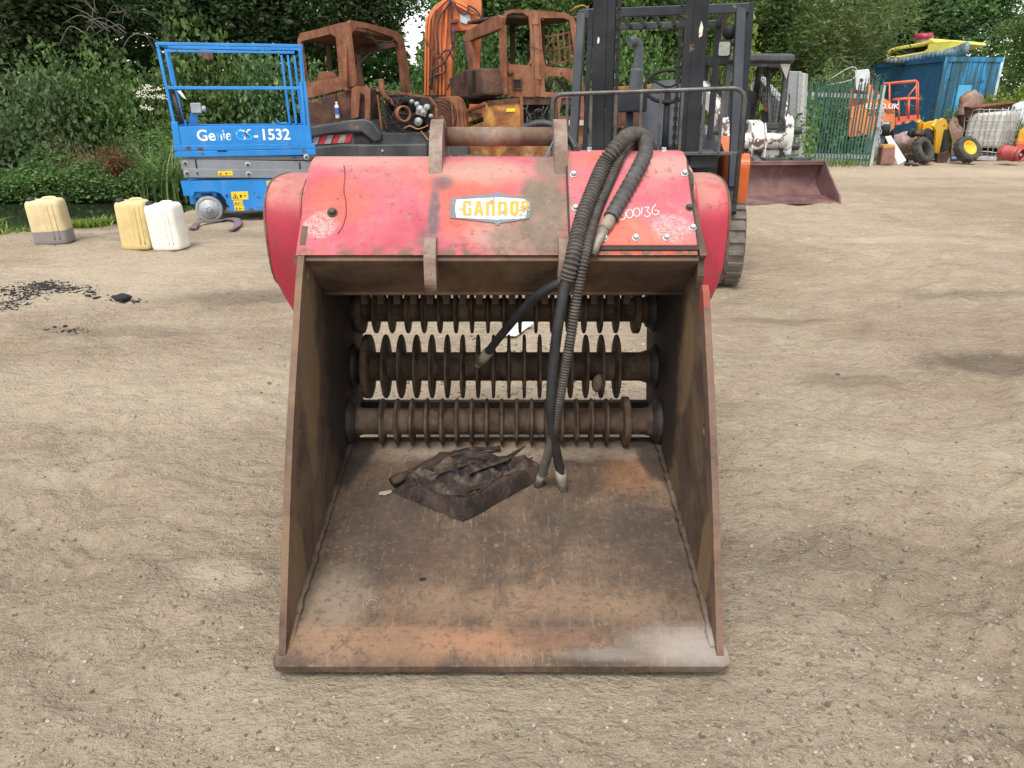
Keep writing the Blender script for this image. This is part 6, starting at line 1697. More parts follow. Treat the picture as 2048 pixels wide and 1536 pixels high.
for i, (px, py) in enumerate(spline([(a, b, 0) for a, b in sk_], 3)[:, ] if False else [(p_.x, p_.y) for p_ in spline([(a, b, 0) for a, b in sk_], 3)]):
    c_ = VC.w(*VC.at(px, py + 4 + max(0, (px - 1860) * .07)), .03)
    MB().sphere(c_, (.10, .13, .11 + max(0, (px - 1890)) * .002), 10, 6).build('skirt_segment', M_SKIRT, HV_)
eng_c = VC.w(*VC.at(1830, 75), -.5)
en = MB().cyl(VC.w(*VC.at(1829, 88), -.5), VC.w(*VC.at(1829, 76), -.5), .22, n=14).box(VC.w(*VC.at(1818, 84), -.5), (.15, .15, .2)).box(VC.w(*VC.at(1842, 80), -.5), (.14, .14, .22)).build('engine', plain('engine_grey', (.3, .3, .31), .5, .4, .6, 14), HV_, .01)
MB().lathe([(0, .16), (.22, .16), (.28, .1), (.28, .0), (.2, 0)], VC.w(*VC.at(1829, 77), -.5), Z_, 18).build('engine_cowl', plain('cowl_red', (.33, .02, .06), .45, 0, .3), en)

# ---- yellow loader attachment
M_BYEL = paint('plant_yellow', (.78, .42, .01), .75, (.2, .1, .05), (.6, .4, .1), .15, .42, 2, .2)
AY = thing('yellow_quick_hitch', 'bright yellow excavator quick hitch lying among the junk beside a tyre', 'hitch', (10.3, 18.4, 0))
YP = VP((at(1838, 270, 18.6).x, 18.8), (at(1895, 270, 18.4).x, 18.3))
vplate(YP, [(1843, 262), (1845, 246), (1860, 242), (1876, 241), (1880, 262)], .5, 'hitch_body', M_BYEL, AY, off=-.5, bevel=.03)
YS = VP((at(1868, 270, 18.4).x, 18.3), (at(1892, 270, 18.8).x, 18.9))
vplate(YS, [(1866, 306), (1868, 262), (1862, 252), (1870, 238), (1876, 240), (1882, 236), (1888, 240), (1892, 250), (1889, 300), (1884, 307)], .05, 'side_plate', M_BYEL, AY, holes=[circ(1884, 252, 2.2, 10), circ(1878, 296, 2.5, 10)], bevel=.01)
vplate(YS, [(1874, 300), (1876, 245), (1880, 240), (1886, 246), (1884, 302)], .05, 'side_plate', M_BYEL, AY, off=-.45)
for a, b in ((1846, 0), (1876, 1)): MB().cyl(at(a - 24, 264, 18.2), at(a - 18, 268, 18.1), .10, n=14).build('pin_boss', M_RUB, AY)
MB().cyl(at(1822, 266, 18.2), at(1856, 267, 18.1), .075, n=14).build('ram', M_RUB, AY)
MB().cyl(at(1828, 266, 18.1), at(1848, 267, 18.02), .06, n=14).build('ram_rod', M_ROLL, AY)
MB().cyl(at(1856, 262, 18.1), at(1858, 285, 18.1), .09, n=12).build('ram_end', M_RUB, AY)
vplate(YP, [(1843, 262), (1884, 260), (1884, 318), (1846, 320)], .35, 'foot', M_SOOT, AY, off=-.6)
AB = thing('rusty_bracket', 'brown rusty plate bracket standing right of the yellow hitch', 'bracket', (11.0, 18.9, 0))
RB = VP((at(1890, 270, 18.9).x, 18.9), (at(1926, 270, 18.8).x, 18.8))
vplate(RB, [(1895, 252), (1900, 240), (1908, 234), (1914, 238), (1916, 248), (1924, 256), (1922, 300), (1918, 318), (1900, 318), (1903, 280), (1898, 262)], .06, 'plate', rusty('bracket_rust', ((.10, .06, .045), (.2, .125, .09), (.29, .2, .15)), 4), AB, holes=[circ(1909, 244, 1.8, 10), circ(1914, 252, 1.8, 10)], bevel=.01)

# ---- tyres
def tyre(name, c, axis, R_, w_, label, rimmat=None, tread=26):
    t = thing(name, label, 'tyre', tuple(V(c) - V((0, 0, R_))))
    ax = V(axis).normalized()
    h = w_ / 2
    b = MB().lathe([(R_ * .56, -h * .8), (R_ * .62, -h), (R_ * .84, -h * 1.04), (R_ * .96, -h * .85), (R_, -h * .5), (R_, h * .5), (R_ * .96, h * .85), (R_ * .84, h * 1.04), (R_ * .62, h), (R_ * .56, h * .8), (R_ * .56, -h * .8)], c, ax, 36).build('carcass', M_DTY, t)
    u = ax.orthogonal().normalized(); v_ = ax.cross(u); m = MB()
    for q in range(tread):
        a = 2 * math.pi * q / tread; e = u * math.cos(a) + v_ * math.sin(a); f_ = ax.cross(e)
        m.box(V(c) + e * R_ * 1.005 + ax * (h * .35 * (1 if q % 2 else -1)), (w_ * .5, R_ * .14, R_ * .05), Matrix((ax, f_, e)).transposed())
    m.build('tread', M_DTY, b)
    if rimmat:
        MB().lathe([(0, -h * .1), (R_ * .2, -h * .1), (R_ * .3, -h * .3), (R_ * .45, -h * .3), (R_ * .5, -h * .8), (R_ * .57, -h * .9), (R_ * .57, -h * .7), (R_ * .55, h * .7)], c, ax, 28).build('rim', rimmat, t)
    return t
M_DTY = plain('weathered_tyre', (.06, .055, .05), .85, 0, .6, 10, .5)
p = gd(1934, 322); tyre('tyre', at(1934, 299, 17.9), (-.2, .8, -.5), .30, .22, 'worn tyre with a yellow rim propped in front of the caged tank', M_BYEL)
p = gd(1846, 322); tyre('tyre', at(1846, 301, 17.8), (-.45, .75, -.45), .30, .2, 'bare tyre leaning against the yellow hitch', None)
p = gd(1728, 322); tyre('tyre', at(1728, 306, p.y + .5), (.15, .35, -.9), .33, .22, 'tyre lying half hidden behind the fence post', None)
# ---- caged tank
T0 = at(1925, 270, 19.5); T1 = at(2004, 270, 18.9); T2 = at(2034, 270, 19.9)
IB = thing('caged_tank', 'grubby white intermediate bulk tank in a dented wire cage', 'tank', ((T1.x + T0.x) / 2, 18.9, 0))
TA = VP((T0.x, T0.y), (T1.x, T1.y)); TB = VP((T1.x, T1.y), (T2.x, T2.y))
M_TANK = mat_can('tank_plastic', (.62, .60, .55), (.3, .27, .22), .5)
q3 = T2 + (T0 - T1); z0, z1 = .28, 1.12
ctr = (T0 + T1 + T2 + q3) / 4
cor = []
for q in (T0, T1, T2, q3):
    d_ = (V((q.x, q.y, 0)) - V((ctr.x, ctr.y, 0))) * .95; cor.append(V((ctr.x, ctr.y, 0)) + d_)
MB().hexa([q + V((0, 0, z0)) for q in cor] + [cor[0] + V((0, 0, z1 - .06)), cor[1] + V((0, 0, z1)), cor[2] + V((0, 0, z1 + .04)), cor[3] + V((0, 0, z1 + .02))]).build('bladder', M_TANK, IB, .09, 4)
gq = rnd(77)
def cagebar(a, b, n_=5, wob=.02):
    MB().tube([a + (b - a) * (i / n_) + V((gq.uniform(-wob, wob), gq.uniform(-wob, wob), gq.uniform(-wob, wob))) for i in range(n_ + 1)], .012, 6).build('cage_bar', M_GALV, IB)
for pl, nv in ((TA, 7), (TB, 6)):
    for i in range(nv + 1): cagebar(pl.w(pl.L * i / nv, .12, .02), pl.w(pl.L * i / nv, 1.16 + .06 * i / nv, .02))
    for z_ in (.18, .42, .66, .90, 1.16): cagebar(pl.w(0, z_, .03), pl.w(pl.L, z_ + .02, .03), 6)
pl_ = MB()
for i in range(3):
    a = T0 + (T2 - T1) * (i / 2); b = T1 + (T2 - T1) * (i / 2); pl_.bar(V((a.x, a.y, .05)), V((b.x, b.y, .05)), .1, .1)
    a = T0 + (T1 - T0) * (i / 2); b = q3 + (T1 - T0) * (i / 2); pl_.bar(V((a.x, a.y, .13)), V((b.x, b.y, .13)), .12, .04)
pl_.build('pallet', M_GALVD, IB)
# rusty beam, rock, gas bottle, board, pail, panel, drum, far bits
bm_ = VP((at(1926, 220, 19.6).x, 19.4), (at(2025, 200, 20.2).x, 20.0))
bt = thing('rusty_beam', 'brown rusty steel channel lying behind the caged tank', 'beam', (12.0, 19.7, 0))
vplate(bm_, [(1927, 214), (2020, 204), (2024, 208), (2020, 222), (1930, 234)], .03, 'web', M_BURND, bt)
vplate(bm_, [(1927, 213), (2018, 203), (2022, 206), (1932, 217)], .14, 'flange', M_BURN, bt, off=.0)
vplate(bm_, [(1935, 230), (2018, 222), (2018, 330), (1938, 330)], .12, 'stand', M_BURND, bt, off=-.3)
m = MB().blob(at(1942, 205, 20.3), (.33, .25, .28), 4, 3, .12, (.2, .3, .4)).blob(at(1930, 232, 20.2), (.2, .2, .55), 6, 3, .12, (0, 0, 0)).blob(at(1935, 265, 20.2), (.35, .3, .65), 9, 3, .1, (0, 0, 0))
o = recentre(m.build('rusted_scrap', rusty('scrap_rust', ((.12, .07, .055), (.24, .15, .115), (.36, .26, .2)), 5))); tag(o, 'lump of flaking rusted scrap at the container corner', 'scrap')
gb = thing('gas_bottle', 'red gas bottle lying on its side near the right edge', 'gas bottle', tuple(gd(2018, 320)))
ga = at(1998, 303, 18.0); gbv = (at(2034, 309, 17.6) - ga).normalized()
M_GASR = paint('gas_red', (.34, .05, .045), .68, (.2, .1, .08), (.4, .2, .15), .35, .5, 4, .4)
MB().lathe([(0, 0), (.08, .01), (.15, .05), (.165, .1), (.165, .15), (.168, .155), (.168, .17), (.165, .175), (.165, .40), (.15, .45), (.1, .48), (0, .49)], ga, gbv, 24).build('cylinder', M_GASR, gb)
MB().lathe([(.13, .44), (.14, .44), (.145, .56), (.13, .56), (.13, .44)], ga, gbv, 24).build('collar', M_GASR, gb)
MB().lathe([(0, .48), (.03, .48), (.03, .54), (0, .545)], ga, gbv, 12).build('valve', M_GALV, gb)
p0 = gd(1985, 320); p1 = gd(2075, 330)
o = recentre(MB().hexa([p0 + V(q) for q in ((0, 0, .01), (1.1, -.45, .01), (1.3, .15, .02), (.1, .3, .06), (0, 0, .03), (1.1, -.45, .03), (1.3, .15, .04), (.1, .3, .08))]).build('board', plain('dusty_board', (.30, .26, .21), .9, 0, .4, 6, .3))); tag(o, 'warped dusty board on the ground under the gas bottle', 'board')
p0 = gd(1775, 331)
pl_ = thing('metal_pail', 'rust-pink square tin with an ochre top beside the white panel', 'tin', tuple(p0))
PP = VP((p0.x - .22, p0.y), (p0.x + .22, p0.y - .05))
vplate(PP, [(1760, 331), (1766, 294), (1791, 292), (1789, 328)], .3, 'tin_body', plain('tin_pink', (.26, .125, .10), .6, .1, .35, 8, .2), pl_, off=-.3, bevel=.02)
vplate(PP, [(1766, 296), (1769, 290), (1790, 289), (1791, 295)], .3, 'tin_lid', plain('tin_ochre', (.5, .28, .08), .6, .1, .3, 8), pl_, off=-.3, bevel=.02)
p0 = gd(1798, 331)
WPn = VP((at(1770, 300, p0.y).x, p0.y + .35), (at(1815, 300, p0.y).x, p0.y + .1))
o = vplate(WPn, [(1770, 273), (1782, 271), (1813, 321), (1796, 330)], .03, 'sheet_board', plain('panel_white', (.72, .74, .76), .5, 0, .08), None); recentre(o); tag(o, 'white sheet board leaning behind the rusty tin', 'board')
m = MB(); c_ = gd(1758, 322); c_.y += .4
m.lathe([(0, 0), (.2, 0), (.22, .1), (.22, .55), (.18, .66), (.1, .7), (0, .7)], c_, Z_, 22)
o = recentre(m.build('grey_drum', plain('drum_bluegrey', (.19, .25, .28), .6, 0, .4, 5, .4))); tag(o, 'blue-grey plastic drum behind the rusty tin', 'drum')
gq = rnd(21)
for i, (px, py, r_) in enumerate(((1808, 323, .10), (1822, 320, .13), (1836, 324, .09), (1815, 331, .07), (1848, 326, .06), (1830, 333, .06))):
    p_ = gd(px, py)
    o = recentre(MB().blob(p_ + V((0, 0, r_ * .4)), (r_ * 1.3, r_, r_ * .6), 60 + i, 2, .2, (0, 0, gq.random() * 3)).build('rubble', M_TAR)); tag(o, 'dark rubble lump on the ground below the dry grass clump', 'rubble', 'rubble lumps below the dry grass')
p0 = gd(1900, 323)
o = recentre(MB().lathe([(0, 0), (.05, 0), (.055, .03), (.055, .2), (.03, .25), (.02, .28), (0, .28)], p0 + V((0, 0, .06)), (.9, -.3, .05), 14).build('blue_bottle', plain('bottle_blue', (.06, .12, .3), .3, 0, .5, 20))); tag(o, 'blue plastic bottle lying by the yellow-rimmed tyre', 'bottle')
p0 = gd(1882, 326)
o = recentre(MB().hexa([p0 + V(q) for q in ((-.12, -.05, .0), (.1, -.08, 0), (.12, .1, 0), (-.1, .1, 0), (-.14, -.02, .22), (.12, -.05, .28), (.14, .12, .26), (-.12, .14, .2))]).build('rusty_block', M_BURND, bevel=.02)); tag(o, 'small dark rusty block at the foot of the yellow hitch', 'block')
yo = thing('orange_hopper', 'orange and yellow machine cover cut off by the right picture edge', 'machine cover', tuple(gd(2050, 318)))
OP = VP((at(2030, 280, 19.0).x, 19.0), (at(2080, 280, 18.7).x, 18.7))
vplate(OP, [(2032, 286), (2038, 262), (2050, 252), (2085, 250), (2085, 290)], .6, 'cover', plain('cover_yellow', (.66, .34, .03), .5, 0, .25), yo, off=-.6, bevel=.04)
vplate(OP, [(2030, 284), (2085, 286), (2085, 325), (2034, 322)], .6, 'base', plain('cover_red', (.5, .10, .04), .5, 0, .3), yo, off=-.55, bevel=.03)
o = recentre(MB().lathe([(0, 0), (.3, .0), (.36, .1), (.36, .7), (.3, .8), (0, .82)], at(2032, 228, 20.6), (.8, .3, -.25), 24).build('white_tank', plain('tank_white', (.66, .68, .7), .5, 0, .15, 6))); tag(o, 'white plastic tank lying behind the caged tank', 'tank')
o = recentre(MB().blob(at(1812, 285, 19.4), (.5, .3, .25), 15, 3, .1, (0, 0, .3)).build('sheeted_heap', plain('heap_pale', (.35, .24, .24), .7, 0, .6, 7, .5))); tag(o, 'low heap of pinkish plastic sheeting under the boom lift basket', 'heap')

# ================================================================ vegetation
def mat_leaf(name, stops, trans=.5, rough=.55):
    k = NT(name)
    gi = k.n('ShaderNodeNewGeometry'); oi = k.n('ShaderNodeObjectInfo')
    c = k.ramp(gi.outputs['Random Per Island'], stops)
    hsv = k.n('ShaderNodeHueSaturation'); k.l(c, hsv.inputs['Color'])
    k.l(k.ma('ADD', .485, k.ma('MULTIPLY', oi.outputs['Random'], .03)), hsv.inputs['Hue'])
    k.l(k.ma('ADD', .8, k.ma('MULTIPLY', oi.outputs['Random'], .45)), hsv.inputs['Value'])
    c = hsv.outputs[0]
    k.done(c, rough, 0, .35)
    tr = k.n('ShaderNodeBsdfTranslucent'); k.l(c, tr.inputs[0])
    mx = k.n('ShaderNodeMixShader'); mx.inputs[0].default_value = trans
    k.l(k.b.outputs[0], mx.inputs[1]); k.l(tr.outputs[0], mx.inputs[2]); k.l(mx.outputs[0], k.out.inputs[0])
    return k.m
L_DARK = mat_leaf('dark_leaves', [(0, (.06, .105, .045)), (.5, (.11, .185, .072)), (.85, (.17, .265, .105)), (1, (.26, .36, .17))])
L_MID = mat_leaf('green_leaves', [(0, (.062, .115, .034)), (.5, (.118, .205, .058)), (.85, (.19, .30, .09)), (1, (.30, .40, .16))])
L_PALE = mat_leaf('pale_leaves', [(0, (.085, .13, .042)), (.5, (.15, .22, .072)), (.85, (.22, .30, .105)), (1, (.34, .40, .18))])
L_YEL = mat_leaf('yellowgreen_leaves', [(0, (.10, .15, .025)), (.5, (.19, .26, .045)), (.85, (.29, .36, .07)), (1, (.42, .45, .13))])
L_DRY = mat_leaf('dry_stems', [(0, (.16, .12, .06)), (.5, (.26, .2, .10)), (1, (.36, .29, .16))])
L_REDW = mat_leaf('russet_weed', [(0, (.10, .05, .025)), (.5, (.2, .075, .04)), (1, (.26, .12, .06))])
M_BARK = plain('bark', (.115, .095, .075), .95, 0, .5, 9, .8, .1)
M_BARKP = plain('pale_bark', (.26, .235, .20), .95, 0, .4, 7, .8, .1)
def leaves(P, ln, wd, seed, droop=.15, up=.5, fold=.25):
    """two-triangle folded leaves at points P"""
    g = np.random.default_rng(seed); n = len(P)
    a = g.uniform(0, 2 * np.pi, n); el = g.normal(-droop, .45, n)
    d = np.stack([np.cos(a) * np.cos(el), np.sin(a) * np.cos(el), np.sin(el)], 1)
    nr = g.normal(0, 1, (n, 3)); nr[:, 2] = np.abs(nr[:, 2]) + up
    s = np.cross(d, nr); s /= np.linalg.norm(s, axis=1)[:, None] + 1e-9
    nn = np.cross(s, d)
    sz = g.uniform(.65, 1.35, n)[:, None]
    L = ln * sz; W = wd * sz
    b = P; t = P + d * L; m = P + d * L * .45
    l = m + s * W / 2 + nn * W * fold; r = m - s * W / 2 + nn * W * fold
    vs = np.stack([b, l, t, r], 1).reshape(-1, 3)
    i = np.arange(n)[:, None] * 4
    fs = np.concatenate([i + np.array([[0, 2, 1]]), i + np.array([[0, 3, 2]])], 0)
    return vs, fs
def clumps(n, k, seed, shape='ball', shell=.6, cr=(.18, .36), flat=1.0):
    g = np.random.default_rng(seed)
    c = g.normal(0, 1, (k, 3)); c /= np.linalg.norm(c, axis=1)[:, None]
    c *= (shell + (1 - shell) * g.random(k))[:, None] ** 1.0 * g.uniform(.55, 1.0, k)[:, None]
    if shape == 'dome': c[:, 2] = np.abs(c[:, 2]) * 1.0
    c[:, 2] *= flat
    r = g.uniform(cr[0], cr[1], k)
    w_ = r ** 2 / (r ** 2).sum(); idx = g.choice(k, n, p=w_)
    d = g.normal(0, 1, (n, 3)); d /= np.linalg.norm(d, axis=1)[:, None]
    q = g.random(n) ** .45
    return c[idx] + d * (r[idx] * q)[:, None] * np.array([1, 1, .8])
def leafmesh(name, mat, n, k, seed, ln, wd, shape='ball', **kw):
    P = clumps(n, k, seed, shape, **kw)
    v, f = leaves(P, ln, wd, seed + 1)
    return npmesh(name, v, f, mat)
CROWN = {
    'dark': leafmesh('crown', L_DARK, 24000, 90, 1, .05, .033, shell=.45),
    'dark2': leafmesh('crown', L_DARK, 24000, 90, 2, .052, .034, shell=.45),
    'mid': leafmesh('crown', L_MID, 20000, 80, 3, .044, .03),
    'willow': leafmesh('crown', L_PALE, 22000, 80, 4, .07, .016),
    'shrub': leafmesh('foliage', L_MID, 16000, 56, 5, .058, .04, 'dome', cr=(.2, .4)),
    'shrub2': leafmesh('foliage', L_MID, 16000, 60, 6, .05, .034, 'dome', cr=(.2, .38)),
    'shrubd': leafmesh('foliage', L_DARK, 16000, 56, 7, .055, .036, 'dome', cr=(.2, .4)),
    'shrubp': leafmesh('foliage', L_PALE, 16000, 56, 8, .07, .02, 'dome', cr=(.2, .4)),
    'shruby': leafmesh('foliage', L_YEL, 12000, 40, 9, .07, .045, 'dome', cr=(.22, .4)),
}
def stem_mesh(seed, bark, h=1.0, n=5):
    g = rnd(seed); m = MB()
    for q in range(n):
        a = g.uniform(0, 6.28); b = V((math.cos(a), math.sin(a), 0))
        m.tube(spline([b * .03, b * .15 + V((0, 0, .3 * h)), b * g.uniform(.25, .5) + V((0, 0, .75 * h))], 4), [.035 - .003 * i for i in range(9)], 6)
    return m.mesh('stem', bark)
STEMS = [stem_mesh(q, M_BARK) for q in range(3)]
def shrub(px, Y, rx, rz, kind, label, base=None, ry=None, group=None, name='shrub'):
    x_ = (px - 1024) * Y / 1600; z_ = gz(x_, Y) if base is None else base
    t = thing(name, label, 'shrub', (x_, Y, z_), (0, 0, (px * .7) % 6.28), group, local=True)
    inst(CROWN[kind], 'foliage', t, (0, 0, .05), (0, 0, 0), (rx, ry or rx, rz), world=False)
    inst(STEMS[px % 3], 'stem', t, (0, 0, -.05), (0, 0, 0), (rx * .6, rx * .6, rz), world=False)
    return t
def tree(px, Y, h, r_, kind, label, tr=.16, bark=None, lean=0.0, cz=None, seed=1, base=None, crown_rz=None, name='tree', group=None):
    x_ = (px - 1024) * Y / 1600; z_ = (gz(x_, Y) if base is None else base) - .05
    t = thing(name, label, 'tree', (x_, Y, z_), (0, 0, 0), group, local=True)
    g = rnd(seed); m = MB()
    tp = [V((0, 0, 0)), V((lean * .3 + g.uniform(-.05, .05), 0, h * .3)), V((lean * .7 + g.uniform(-.1, .1), g.uniform(-.1, .1), h * .6)), V((lean, 0, h))]
    P = spline(tp, 6); N = len(P)
    m.tube(P, [tr * (1 - .75 * i / (N - 1)) * (1.25 if i == 0 else 1) for i in range(N)], 10)
    for q in range(9):
        i = int(N * g.uniform(.3, .9)); a = g.uniform(0, 6.28); l_ = r_ * g.uniform(.5, .95)
        e = V((math.cos(a), math.sin(a), g.uniform(.2, .8))).normalized() * l_
        m.tube(spline([P[i], P[i] + e * .5 + V((0, 0, .1)), P[i] + e + V((0, 0, g.uniform(-.1, .3)))], 4), [tr * .38 * (1 - .09 * j) for j in range(9)], 6)
    m.build('trunk', bark or M_BARK, t)
    inst(CROWN[kind], 'crown', t, (lean, 0, cz if cz else h * .8), (0, 0, g.uniform(0, 6)), (r_, r_, crown_rz or r_ * .9), world=False)
    return t
# trees that can be told apart
tree(340, 17.2, 6.0, 2.2, 'dark', 'tall tree with thick pale trunk rising behind the left end of the scissor lift', .17, M_BARKP, .15, 4.4, 11)
tree(60, 17.5, 5.5, 2.6, 'dark2', 'dark leafy tree in the top left corner', .13, None, 0, 3.3, 12)
tree(200, 18.5, 5.0, 2.3, 'dark', 'dark tree with tangled bare twigs between corner and pale trunk', .12, None, 0, 3.9, 13)
tree(490, 18.0, 5.5, 2.3, 'dark2', 'dark tree standing behind the middle of the scissor lift', .12, None, 0, 3.6, 14)
tree(600, 18.5, 6.0, 2.0, 'mid', 'tree with visible grey trunk behind the left burnt cab', .15, M_BARKP, 0, 4.3, 15)
tree(715, 18.0, 5.5, 1.7, 'dark', 'dark tree seen through the left burnt cab', .13, None, .2, 3.3, 16)
tree(1000, 18.5, 6.0, 1.9, 'dark2', 'dark tree behind the orange boom', .14, None, 0, 3.4, 17)
tree(1130, 18.0, 5.5, 2.2, 'mid', 'green tree between the rusty cab and the forklift mast', .12, None, 0, 3.5, 18)
tree(1300, 18.0, 5.5, 2.3, 'mid', 'green tree behind the forklift mast', .12, None, 0, 3.6, 19)
tree(1465, 21.0, 6.0, 2.6, 'mid', 'bright green tree behind the forklift overhead guard', .14, None, 0, 3.6, 20)
tree(1575, 24.0, 6.5, 2.8, 'willow', 'pale willow-like tree above the skid steer cab', .15, None, 0, 3.4, 21)
tree(1650, 29.5, 8.0, 3.2, 'willow', 'pale willow-like tree above the green fence', .16, None, 0, 4.2, 22)
tree(1790, 33.0, 9.0, 3.6, 'dark', 'dark tree behind the hovercraft', .2, None, 0, 5.2, 23)
tree(1880, 33.0, 9.0, 3.0, 'dark2', 'tall dark tree right above the container', .2, None, 0, 5.4, 24)
tree(2120, 27.0, 7.0, 2.2, 'mid', 'leafy tree at the right picture edge', .16, None, 0, 3.5, 25)
# shrubs in front of them
shrub(30, 15.2, 1.8, 3.2, 'shrubd', 'dark bushy shrub at the far left above the pond')
shrub(150, 15.6, 1.7, 3.1, 'shrub2', 'leafy green shrub above the leftmost jerry can')
shrub(250, 16.0, 1.4, 2.8, 'shrub', 'green shrub left of the white elder flowers')
shrub(330, 15.6, 1.2, 1.7, 'shrub2', 'shrub bearing white elder flowers beside the scissor lift')
shrub(430, 16.2, 1.5, 3.3, 'shrub', 'broad-leaved shrub seen through the left half of the lift rails')
shrub(540, 16.4, 1.5, 3.2, 'shrubd', 'dark shrub seen through the right half of the lift rails')
shrub(620, 16.8, 1.4, 2.3, 'shrub2', 'green shrub behind the left burnt cab window')
shrub(730, 17.0, 1.4, 1.7, 'shrubd', 'dark shrub behind the bare engine')
shrub(940, 16.5, 1.4, 3.2, 'shrub', 'green shrub between the boom and the rusty cab')
shrub(1045, 16.8, 1.5, 3.0, 'shrubd', 'shrub seen through the rusty cab door window')
shrub(1130, 17.2, 1.4, 3.4, 'shrubp', 'pale shrub right of the rusty cab roof')
shrub(1230, 16.6, 1.5, 3.3, 'shrub', 'shrub seen between the two forklift mast uprights')
shrub(1330, 17.0, 1.5, 3.3, 'shrub2', 'shrub behind the forklift steering wheel')
shrub(1430, 16.8, 1.4, 2.9, 'shruby', 'bright yellow-green shrub by the forklift work lamp')
shrub(1530, 19.5, 1.5, 1.9, 'shruby', 'yellow-green shrub behind the skid steer cab')
shrub(1640, 20.5, 1.6, 2.3, 'shrubp', 'pale feathery shrub rising behind the green fence')
shrub(1700, 22.5, 1.3, 2.3, 'shrubp', 'pale shrub left of the blue container')
shrub(1985, 20.6, 1.0, 1.45, 'shruby', 'yellow-green bush growing against the container end')
shrub(2040, 21.3, 1.2, 1.7, 'shruby', 'bright bush behind the white tank at the right edge')
# woodland behind: reads as one mass
g = np.random.default_rng(90)
def mass(n, seed):
    g = np.random.default_rng(seed)
    px = g.uniform(-250, 2300, n); Y = g.uniform(20, 24, n) + 10 * sstep(1450, 1750, px)
    x = (px - 1024) * Y / 1600
    top = 4.6 + 1.6 * fbm(x * .35, x * 0 + 3, 5, 3) * 2 + 3.2 * sstep(1450, 1750, px)
    gap = np.exp(-((px - 835) / 40) ** 2) * 3.0 + np.exp(-((px - 2005) / 50) ** 2) * 5.0
    z = g.random(n) ** 1.15 * np.maximum(.5, top - gap)
    cl = fbm(x * 1.1, z * 1.1 + 9, 7, 3)
    keep = (cl > -.25) | (z < 3.0)
    return np.stack([x, Y, z + 0.2], 1)[keep]
P = mass(95000, 91); v, f = leaves(P, .21, .14, 92)
o = bpy.data.objects.new('woodland', npmesh('woodland', v, f, L_MID)); col.objects.link(o); stuff(o, 'dark mass of woodland foliage closing the yard', 'woodland')
# far hedge bank that closes the gaps low down
# undergrowth on the far pond bank
def bank_pts(n, seed, px0, px1, y0, y1, h0, h1):
    g = np.random.default_rng(seed)
    px = g.uniform(px0, px1, n); Y = y0 + (y1 - y0) * g.random(n)
    x = (px - 1024) * Y / 1600
    b = ground_h(x, Y); top = h0 + (h1 - h0) * (Y - y0) / (y1 - y0)
    top = top * (1 + .9 * fbm(x * 1.3, Y * 1.3, 15, 3))
    z = np.maximum(b, -.3) + top * g.random(n) ** .6
    return np.stack([x, Y, z], 1)
P = bank_pts(52000, 95, -300, 400, 13.3, 15.6, .45, 1.5); v, f = leaves(P, .07, .04, 96)
P2 = bank_pts(9000, 97, 380, 1650, 15.0, 17.5, .6, 1.5); v2, f2 = leaves(P2, .09, .055, 98)
o = bpy.data.objects.new('bank_undergrowth', npmesh('bank_undergrowth', np.concatenate([v, v2]), np.concatenate([f, f2 + len(v)]), L_MID)); col.objects.link(o)
stuff(o, 'dense low undergrowth covering the far pond bank', 'undergrowth')
P = bank_pts(1500, 99, 60, 250, 13.6, 14.4, .6, 1.2); v, f = leaves(P, .14, .012, 99, -.9)
o = bpy.data.objects.new('dry_weeds', npmesh('dry_weeds', v, f, L_DRY)); col.objects.link(o); stuff(o, 'thin brownish dry weed stems on the pond bank', 'weeds')
# russet dock
c_ = at(232, 330, 13.6); g = np.random.default_rng(100)
P = np.array([[c_.x, c_.y, c_.z]]) + g.normal(0, 1, (500, 3)) * np.array([.12, .1, .13]); v, f = leaves(P, .07, .03, 101)
o = bpy.data.objects.new('russet_dock', npmesh('russet_dock', v, f, L_REDW)); col.objects.link(o); stuff(o, 'russet seeding dock plant on the pond bank', 'plant')
# blades: reeds and grasses
def blades(n, base, h, w_, spread, seed, arch=.6, zfun=None):
    g = np.random.default_rng(seed); S = 6; vs = []; fs = []
    for i in range(n):
        a = g.uniform(0, 6.28); e = np.array([math.cos(a), math.sin(a), 0]); sd_ = np.array([-e[1], e[0], 0])
        b = np.array(base(g)); L = h * g.uniform(.6, 1.1); ar = arch * g.uniform(.4, 1.4)
        k0 = len(vs)
        for s_ in range(S + 1):
            t = s_ / S; p = b + e * L * ar * t ** 2 + np.array([0, 0, 1]) * L * (t - .45 * ar * t ** 2.4)
            ww = w_ * (1 - t ** 1.6) * (.6 + .8 * t if t < .4 else .92)
            vs.append(p - sd_ * ww / 2); vs.append(p + sd_ * ww / 2)
        for s_ in range(S):
            q = k0 + 2 * s_; fs.append((q, q + 1, q + 3, q + 2))
    return np.array(vs), np.array(fs)
c_ = gd(338, 408, -.25)
def rb(g): return (c_.x + g.normal(0, .28), c_.y + g.normal(0, .15) + .5, -.28)
v, f = blades(170, rb, 1.45, .045, 1, 110, .75)
o = bpy.data.objects.new('reed_clump', npmesh('reed_clump', v, f, L_PALE, True)); col.objects.link(o); tag(o, 'clump of long arching reed blades beside the scissor lift', 'reeds')
